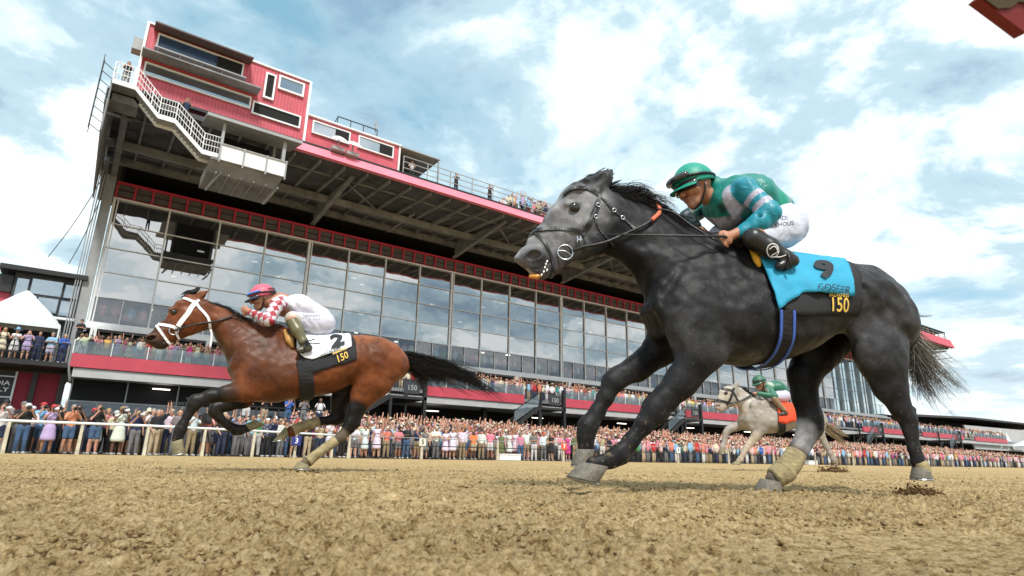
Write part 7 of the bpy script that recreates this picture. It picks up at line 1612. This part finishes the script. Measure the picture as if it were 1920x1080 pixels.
def build_crowd():
    rng = random.Random(21); cand = []
    # photographers and guests on the left
    for r_, y in enumerate((27.35, 27.95, 28.6, 29.3, 30.0, 30.8)):
        x = -5.2+rng.random()*.4
        while x < (11.2 if r_ else 11.0):
            yy = max(y, np.interp(x, [-6, 2.4, 6, 9.5, 12], [26.7, 26.5, 27.5, 29.0, 30.2])+.55+r_*.62); cand.append((x, yy+rng.uniform(-.12, .12), GZ if yy < 31.4 else apron_z(yy), r_, 'p')); x += rng.uniform(.52, .78) if r_ < 2 else rng.uniform(.45, .7)
    for r_ in range(15):
        x = 11.6+rng.random()*.4
        while x < 128:
            y = 31.0+r_*.78-max(0, (x-35)*.022)*0; y += rng.uniform(-.15, .15); 
            if not any(a < x < a+3.3 and y > 39.6 for a in (18, 31.8, 51, 93.6, 123.6)): cand.append((x, y, apron_z(y) if y > 31.4 else GZ, r_, 'a'))
            x += rng.uniform(.50, .74)
    for r_ in range(4):
        for (a, b) in ((-.4, 18.4), (18.4, 33.2), (33.2, 51), (51, 70.5), (70.5, 90), (90, 116), (116, 165)):
            x = a+rng.random()*.3
            while x < b: cand.append((x, 44.35+r_*.6+rng.uniform(-.1, .1), 5.3, r_, 'b')); x += rng.uniform(.46, .66)
    sc = []
    for c in cand:
        px, z = projx(c[:3]); pen = c[3]*(1.6 if c[4] != 'p' else .8)+(4 if c[4] == 'b' else 0)
        sc.append((z+pen, c, px))
    sc = [s for s in sc if -30 < s[2] < 1960]; sc.sort(key=lambda s: s[0]); NI = 262
    used = set(); places = {0: 'at the rail', 1: 'second row', 2: 'third row', 3: 'fourth row'}
    names = list(PAL); ncam = 0; nph = 0
    for k, (s, c, px) in enumerate(sc[:NI]):
        x, y, z, r_, zone = c
        for _ in range(60):
            if zone == 'p': pose = rng.choices(['looking through a camera', 'holding a phone up', 'raising one arm', 'with hands at the chest', 'standing with arms down', 'crouching with a camera' if r_ == 0 else 'looking through a camera'], [5, 3, 1, 1, 1, 1.0])[0]
            elif zone == 'a': pose = rng.choices(['standing with arms down', 'holding a phone up', 'raising one arm', 'cheering with both arms up', 'with hands at the chest', 'looking through a camera'], [2, 3, 2, 2, 2, .6])[0] if r_ else rng.choices(['standing with arms down', 'holding a phone up', 'with hands at the chest', 'with arms crossed', 'raising one arm'], [3, 2, 3, 1, 1])[0]
            else: pose = rng.choices(['holding a phone up', 'standing with arms down', 'with hands at the chest', 'raising one arm'], [3, 2, 3, 1])[0]
            tn = rng.choices(names, WTS)[0]
            if zone == 'p' and rng.random() < .75: tn = rng.choice(['black', 'navy', 'grey', 'light blue', 'white', 'black', 'olive'])
            wmn = rng.random() < .42; top = 'dress' if wmn and rng.random() < .6 else ('sleeveless' if wmn and rng.random() < .4 else rng.choices(['shirt', 'jacket'], [3, 1])[0])
            if zone == 'p' and rng.random() < .75: wmn = False; top = 'shirt'
            ln = rng.choice(list(LOWPAL) if zone != 'p' or rng.random() < .3 else ['black', 'navy', 'denim', 'grey']); lower = 'dress' if top == 'dress' else rng.choices(['trousers', 'shorts', 'skirt'], [5, 1.6, 1 if wmn else 0])[0]
            head = 'long hair' if wmn and rng.random() < .7 else rng.choices(['cap', 'wide hat', 'short hair'], [2.2, 1.2, 3])[0]; hn = rng.choice(['white', 'black', 'beige', 'navy', 'red', 'grey', 'cream'])
            pat = None
            if rng.random() < .14: pat = rng.choice(['flowered', 'striped'])
            if pose == 'crouching with a camera': lower = 'trousers'; top = 'shirt' if top == 'dress' else top
            tw = {'sleeveless': 'vest'}.get(top, top)
            lab = f"{pat+' ' if pat else ''}{tn} {tw}, {(hn+' '+head) if head in ('cap', 'wide hat') else head}, {pose}, "
            place = ('balcony front row ' if r_ == 0 else 'balcony back rows ') if zone == 'b' else (places.get(r_, 'further back')+' ')
            full = 'in '+lab+place+anchor(px)
            if full not in used and len(full.split()) <= 16: used.add(full); break
        skin = rng.choice(SKINS); tc_ = tuple(v*rng.uniform(.85, 1.12) for v in PAL[tn]); lc = tc_ if lower == 'dress' else LOWPAL[ln]; hc = PAL[hn] if head in ('cap', 'wide hat') else rng.choice(HAIRS)
        grp = {'p': 'photographers and guests behind the white rail', 'a': 'crowd behind the track fence', 'b': 'guests on the balcony'}[zone]
        rz = rng.gauss(.05, .22)+(-.45 if x > 12 else .15); o = add_person((x, y, z), rz, pose, top, tc_, lower, lc, head, hc, skin, rng.uniform(.93, 1.05), full, grp, {None: None, 'flowered': M_DOTS, 'striped': M_STRIPE}[pat], rng)
        if pose == 'holding a phone up' and r_ < 2 and nph < 18 and zone != 'b':
            nph += 1; add_phone(o, f"phone of the {tn} {tw} person, {(hn+' '+head) if head in ('cap', 'wide hat') else head}, {places.get(r_, '')} {anchor(px)}")
        if pose in ('looking through a camera', 'crouching with a camera') and zone == 'p' and r_ < 3 and ncam < 16:
            ncam += 1; ll = rng.random() < .3; add_camera(o, ll, f"{'white lens' if ll else 'black'} camera of the {tn} {tw} person, {places.get(r_, '')} {anchor(px)}")
    # guests on the terrace
    tr = [(-4.55, 'white', 'dress', 'long hair', 'with hands at the chest'), (-3.95, 'cream', 'dress', 'long hair', 'holding a phone up'), (-3.4, 'white', 'dress', 'wide hat', 'with hands at the chest'), (-2.85, 'lilac', 'shirt', 'short hair', 'looking through a camera'), (-2.35, 'navy', 'jacket', 'short hair', 'standing with arms down'), (-1.75, 'light blue', 'shirt', 'cap', 'with arms crossed'), (-1.15, 'royal blue', 'jacket', 'short hair', 'with arms crossed'), (-5.2, 'black', 'jacket', 'short hair', 'standing with arms down')]
    for x, cn, top, hd, pose in tr:
        lw = 'dress' if top == 'dress' else ('shorts' if cn in ('lilac', 'light blue') else 'trousers')
        add_person((x, 44.0+rng.uniform(0, .2), 5.0), rng.gauss(0, .2), pose, top, PAL[cn], lw, PAL[cn] if cn not in ('light blue', 'royal blue') else ((.45, .42, .55) if cn == 'light blue' else (.02, .03, .10)), hd, rng.choice(HAIRS) if hd != 'wide hat' else PAL['light blue'], SKINS[rng.randrange(3)], 1.0, f"guest in {cn} {top}, {hd}, {pose}, before the party tent", 'guests on the terrace', None, rng)
    add_person((-.55, 46.5, 6.4), 0, 'with arms crossed', 'shirt', PAL['black'], 'trousers', PAL['black'], 'cap', PAL['black'], SKINS[0], 1.0, 'guard in black standing above the others where terrace meets grandstand', None, None, rng)
    # camera crew on the roof
    for i, (x, y, z, ps, lab) in enumerate(((-.9, 36.6, 19.72, 'looking through a camera', 'camera operator in black on the white corner platform beside the press box'), (18.0, 38.6, 20.56, 'with hands at the chest', 'crew member in white standing in the dark roof shelter'), (21.9, 38.4, 20.56, 'looking through a camera', 'roof camera operator in dark clothes nearest the open shelter'), (25.2, 38.4, 20.56, 'looking through a camera', 'roof camera operator in dark clothes, farther from the shelter'), (2.3, 37.1, 18.9, 'holding a phone up', 'person in navy leaning out above the white roof stairs'))):
        add_person((x, y, z), 0, ps, 'shirt', PAL['white'] if i == 1 else PAL['black' if i != 4 else 'navy'], 'trousers', PAL['grey'] if i == 0 else PAL['black'], 'cap', PAL['black'], SKINS[0], 1.0, lab, None, None, rng)
    # media platform behind the bay horse and the people on it
    mp = empty('media_platform', (9.0, 33.3, 0)); tag(mp, 'black steel media platform behind the bay horse', 'platform')
    mb = MB(); mb.box(-2.6, 2.9, -.9, 1.0, 1.15, 1.3); mb.build('deck', M_BLACKM, mp); mb = MB()
    for z in (1.85, 2.35): mb.bar((-2.6, -.9, z), (2.9, -.9, z), .05)
    for x in np.arange(-2.6, 3, 1.1): mb.bar((x, -.9, 1.2), (x, -.9, 2.35), .05)
    mb.build('railing', M_BLACKM, mp)
    for x in (-2.4, 0, 2.7):
        mb = MB(); mb.box(x-.06, x+.06, -.8, -.68, GZ-.1, 1.15); mb.build('leg', M_BLACKM, mp)
    for i, (x, cn, ln) in enumerate(((7.2, 'white', 'white'), (8.1, 'black', 'beige'), (9.3, 'royal blue', 'denim'), (10.1, 'grey', 'grey'), (11.0, 'white', 'navy'))):
        add_person((x, 33.2, 1.3), rng.gauss(0, .2), 'looking through a camera' if i % 2 else 'holding a phone up', 'shirt', PAL[cn], 'trousers', LOWPAL[ln], 'short hair', rng.choice(HAIRS), SKINS[i], 1.0, f"photographer in {cn} shirt and {ln} trousers on the black platform", 'people on the media platform', None, rng)
    # television camera on a tripod
    tv = empty('tv_camera', (4.5, 27.6, GZ)); tag(tv, 'large black television camera on a tripod behind the bay forelegs', 'tv camera')
    for a in (0, 2.1, 4.2): mb = MB(); mb.tube([(0, 0, 1.2), (.45*math.cos(a), .45*math.sin(a), 0)], .022, 6); mb.build('leg', M_BLACKM, tv)
    mb = MB(); mb.box(-.16, .16, -.30, .30, 1.28, 1.6); mb.box(-.10, .10, -.1, .25, 1.6, 1.72); mb.tube([(0, -.28, 1.44), (0, -.62, 1.44)], [.09, .11], 12); mb.box(-.34, -.16, -.1, .0, 1.5, 1.66); mb.build('camera_head', M_BLACKM, tv)
    # white boxes and folding chairs by the fence
    for x, lab in ((21.3, 'white plastic box at the fence post below the second stairs'), (56.8, 'white plastic box at the fence under the grey horse')):
        b = empty('storage_box', (x, 30.7, GZ)); tag(b, lab, 'box'); mb = MB(); mb.box(0, 1.6, -.2, .2, 0, .32); mb.build('body', M_WHITEM, b); mb = MB(); mb.box(-.03, 1.63, -.23, .23, .321, .38); mb.build('lid', M_WHITEM, b)
    crowd_stuff([s[1] for s in sc[NI:]], rng)
def crowd_stuff(cand, rng):
    """everyone too far away to single out, as one mass"""
    V = []; F = []; C = []
    names = list(PAL)
    def ellr(cx, cy, cz, rx, ry, rz, n, k, c):
        b = len(V)
        for i in range(k+1):
            a = math.pi*i/k
            for j in range(n): t = 2*math.pi*j/n; V.append((cx+rx*math.sin(a)*math.cos(t), cy+ry*math.sin(a)*math.sin(t), cz+rz*math.cos(a))); C.append(c)
        for i in range(k):
            for j in range(n): F.append((b+i*n+j, b+(i+1)*n+j, b+(i+1)*n+(j+1) % n, b+i*n+(j+1) % n))
    def arm(p, q, r, c):
        b = len(V)
        for e, rr in ((p, r), (q, r*.7)):
            for dx, dy in ((-1, -1), (1, -1), (1, 1), (-1, 1)): V.append((e[0]+dx*rr, e[1]+dy*rr, e[2])); C.append(c)
        for j in range(4): F.append((b+j, b+(j+1) % 4, b+4+(j+1) % 4, b+4+j))
        F.append((b+4, b+5, b+6, b+7))
    extra = []
    x = .5
    while x < 96:
        for r_ in range(3): extra.append((x+rng.uniform(-.2, .2), 48.7+r_*.7, 8.2, r_, 'd'))
        x += rng.uniform(.6, 1.0)
    for _ in range(90): extra.append((27.5+rng.random()*9, 38.3+rng.random()*2.5, 20.56, 0, 'r'))
    for _ in range(60): extra.append((97+rng.random()*23, 38.3+rng.random()*3, 20.7, 0, 'r'))
    for x, y, z, r_, zone in list(cand)+extra:
        s = rng.uniform(.93, 1.06); tn = rng.choices(names, WTS)[0]; tc = PAL[tn]; sk = rng.choice(SKINS); far = x > 60; lo = rng.choice(list(LOWPAL.values())); z0 = z
        if zone == 'a' and r_ == 0 or zone == 'b' and r_ == 0:
            for q in (-1, 1): ellr(x+q*.09, y, z0+.45*s, .085, .09, .47*s, 6, 5, lo)
        ellr(x, y, z0+1.08*s, .20*s, .13, .36*s, 8, 6, tc); ellr(x, y, z0+1.38*s, .22*s, .10, .10, 8, 4, tc); ellr(x, y-.01, z0+1.63*s, .085, .10, .12, 8, 6, sk)
        hd = rng.random(); hc = rng.choice(HAIRS)
        if hd < .25: ellr(x, y, z0+1.70*s, .22, .22, .03, 10, 3, rng.choice([PAL['white'], PAL['beige'], PAL['pink'], PAL['cream'], PAL['black']])); ellr(x, y, z0+1.73*s, .09, .1, .07, 8, 4, PAL['cream'])
        else: ellr(x, y+.025, z0+1.67*s, .092, .10, .10, 8, 5, hc if hd < .7 else rng.choice([PAL['white'], PAL['red'], PAL['navy']]))
        ap = rng.random()
        for q in (-1, 1):
            if ap < .09: arm((x+q*.2, y, z0+1.4*s), (x+q*.26, y-.1, z0+2.0*s), .035, sk)
            elif ap < .2 and q > 0: arm((x+q*.2, y, z0+1.4*s), (x+q*.22, y-.15, z0+2.0*s), .035, sk)
            elif ap < .5: arm((x+q*.22, y-.1, z0+1.2*s), (x+q*.07, y-.3, z0+1.55*s), .04, sk)
            else: arm((x+q*.25, y-.02, z0+1.0*s), (x+q*.22, y, z0+1.42*s), .045, tc)
    m = mat('distant_crowd', (.5, .5, .5), .8, .0, attr='coat'); o = mesh_obj('distant_crowd', np.array(V), np.array([f for f in F]), m, smooth=True, colors=np.array(C)); tag(o, kind='stuff')
# ------------------------------------------------------------------ last small things
def build_extra():
    # corner of the finish sign hanging over the track at upper right, with its post outside the picture
    n = np.array([-math.sin(YAW), -math.cos(YAW), 0]); P0 = at_depth(1900, 20, .62)
    q = [at_depth(x, y, 0.62) for x, y in ((1835, -4), (1924, 62), (2060, -40), (1975, -130))]; e = CF*.015
    s = empty('finish_sign', (float(q[2][0]), float(q[2][1]), GZ)); tag(s, 'corner of a red and olive board hanging at the top right edge', 'sign'); o = np.array([q[2][0], q[2][1], GZ])
    mb = MB(); mb.prism([p-o for p in q], e); mb.build('board', mat('sign_red', (.20, .004, .004), .5, .2, 6), s)
    r = [at_depth(x, y, .618) for x, y in ((1845, -4), (1872, 16), (1895, 14), (1912, 2), (1930, 8), (2050, -60), (1975, -124))]; mb = MB(); mb.prism([p-o for p in r], e*.2); mb.build('olive_panel', mat('sign_olive', (.06, .04, .003), .6, .2, 6), s)
    mb = MB(); mb.bar((0, 0, -.1), (0, 0, float(q[2][2])+.1-GZ), .02); mb.build('post', M_WHITEM, s)
    # dirt thrown up behind the hooves
    md = bpy.data.materials['harrowed_dirt']; rng = random.Random(9)
    mw = mat('moist_dirt', (.17, .10, .045), .95, .4, 60, bump=.6, bscale=90, spec=.1)
    nr = np.random.RandomState(5)
    protos = []
    import bmesh as bm_
    for _ in range(10):
        bm = bm_.new(); u = nr.randn(11, 3); u /= np.linalg.norm(u, axis=1)[:, None]; u *= nr.uniform(.65, 1.15, (11, 1))*np.array([1.15, 1, .8])
        for q in u: bm.verts.new(q)
        bm_.ops.convex_hull(bm, input=bm.verts[:]); bm_.ops.triangulate(bm, faces=bm.faces[:]); bm.verts.index_update(); bm.verts.ensure_lookup_table()
        protos.append((np.array([v.co[:] for v in bm.verts]), np.array([[v.index for v in f.verts] for f in bm.faces]))); bm.free()
    def mass(name, P, S, m):
        V = []; F = []; b = 0; k = nr.randint(0, 10, len(P)); A = nr.rand(len(P))*6.28
        for p, s, i, a in zip(P, S, k, A):
            v, f = protos[i]; c, sn = math.cos(a), math.sin(a); w = np.stack([v[:, 0]*c-v[:, 1]*sn, v[:, 0]*sn+v[:, 1]*c, v[:, 2]], 1)*s+p; V.append(w); F.append(f+b); b += len(v)
        o = mesh_obj(name, np.concatenate(V), np.concatenate(F), m); tag(o, kind='stuff')
    def clods(name, x, y, d, n, rad, hgt, s0, s1, m=mw):
        c = at_depth(x, y, d); c[2] = GZ; a = nr.rand(n)*6.28; r = rad*nr.rand(n)**.7; z = np.abs(nr.randn(n)*.4)*hgt*(1-r/rad*.6)
        mass(name, c+np.stack([r*np.cos(a), r*np.sin(a)*.7, z], 1), s0+(s1-s0)*nr.rand(n)**2, m)
    clods('kicked_dirt', 1718, 905, 3.5, 700, .17, .08, .004, .013); clods('kicked_dirt', 1562, 872, 11.4, 400, .38, .22, .010, .03); clods('kicked_dirt', 1450, 925, 3.5, 220, .15, .03, .003, .010)
    clods('kicked_dirt', 560, 881, 5.5, 260, .28, .05, .004, .012); clods('flying_dirt', 1640, 840, 6, 70, 1.3, 1.2, .004, .009); clods('flying_dirt', 1150, 860, 4.5, 40, 1.2, .4, .003, .007)
    f2 = np.array([math.sin(YAW), math.cos(YAW)]); r2 = np.array([math.cos(YAW), -math.sin(YAW)])
    for name, n, m, s0, s1 in (('loose_crumbs', 15000, md, .0022, .010), ('loose_crumbs', 12000, mw, .002, .0085), ('loose_clods', 2600, md, .006, .017), ('loose_clods', 1500, mw, .004, .013)):
        d = .55*(9.5/.55)**(nr.rand(n)**.85); t = (nr.rand(n)*2-1)*1.05; X = f2[0]*d+r2[0]*d*t; Y = f2[1]*d+r2[1]*d*t; k = vnoise(X*3.5, Y*3.5, 21); keep = k**1.6 > nr.rand(n)*.8
        pk = np.exp(-(((X-1.55)/.55)**2+((Y-.62)/.35)**2)**2); keep &= nr.rand(n) > pk*.85
        X, Y, d = X[keep], Y[keep], d[keep]; s = (s0+(s1-s0)*nr.rand(len(X))**2.2)*np.clip(.55+d*.16, .6, 1.5)
        mass(name, np.stack([X, Y, GZ+.004+0*X+s*.25], 1), s, m)
build_ground(); build_stand(); build_press(); build_left(); build_stairs(); build_far(); build_rails()
gray_root, gray_f = build_gray(); tack_gray(gray_root, gray_f); jockey_gray()
bay_root, bay_f = build_bay(); tack_bay(bay_root, bay_f); jockey_bay()
cream_root, cream_f = build_cream(); tack_cream(cream_root, cream_f); jockey_cream()
build_crowd(); build_extra()
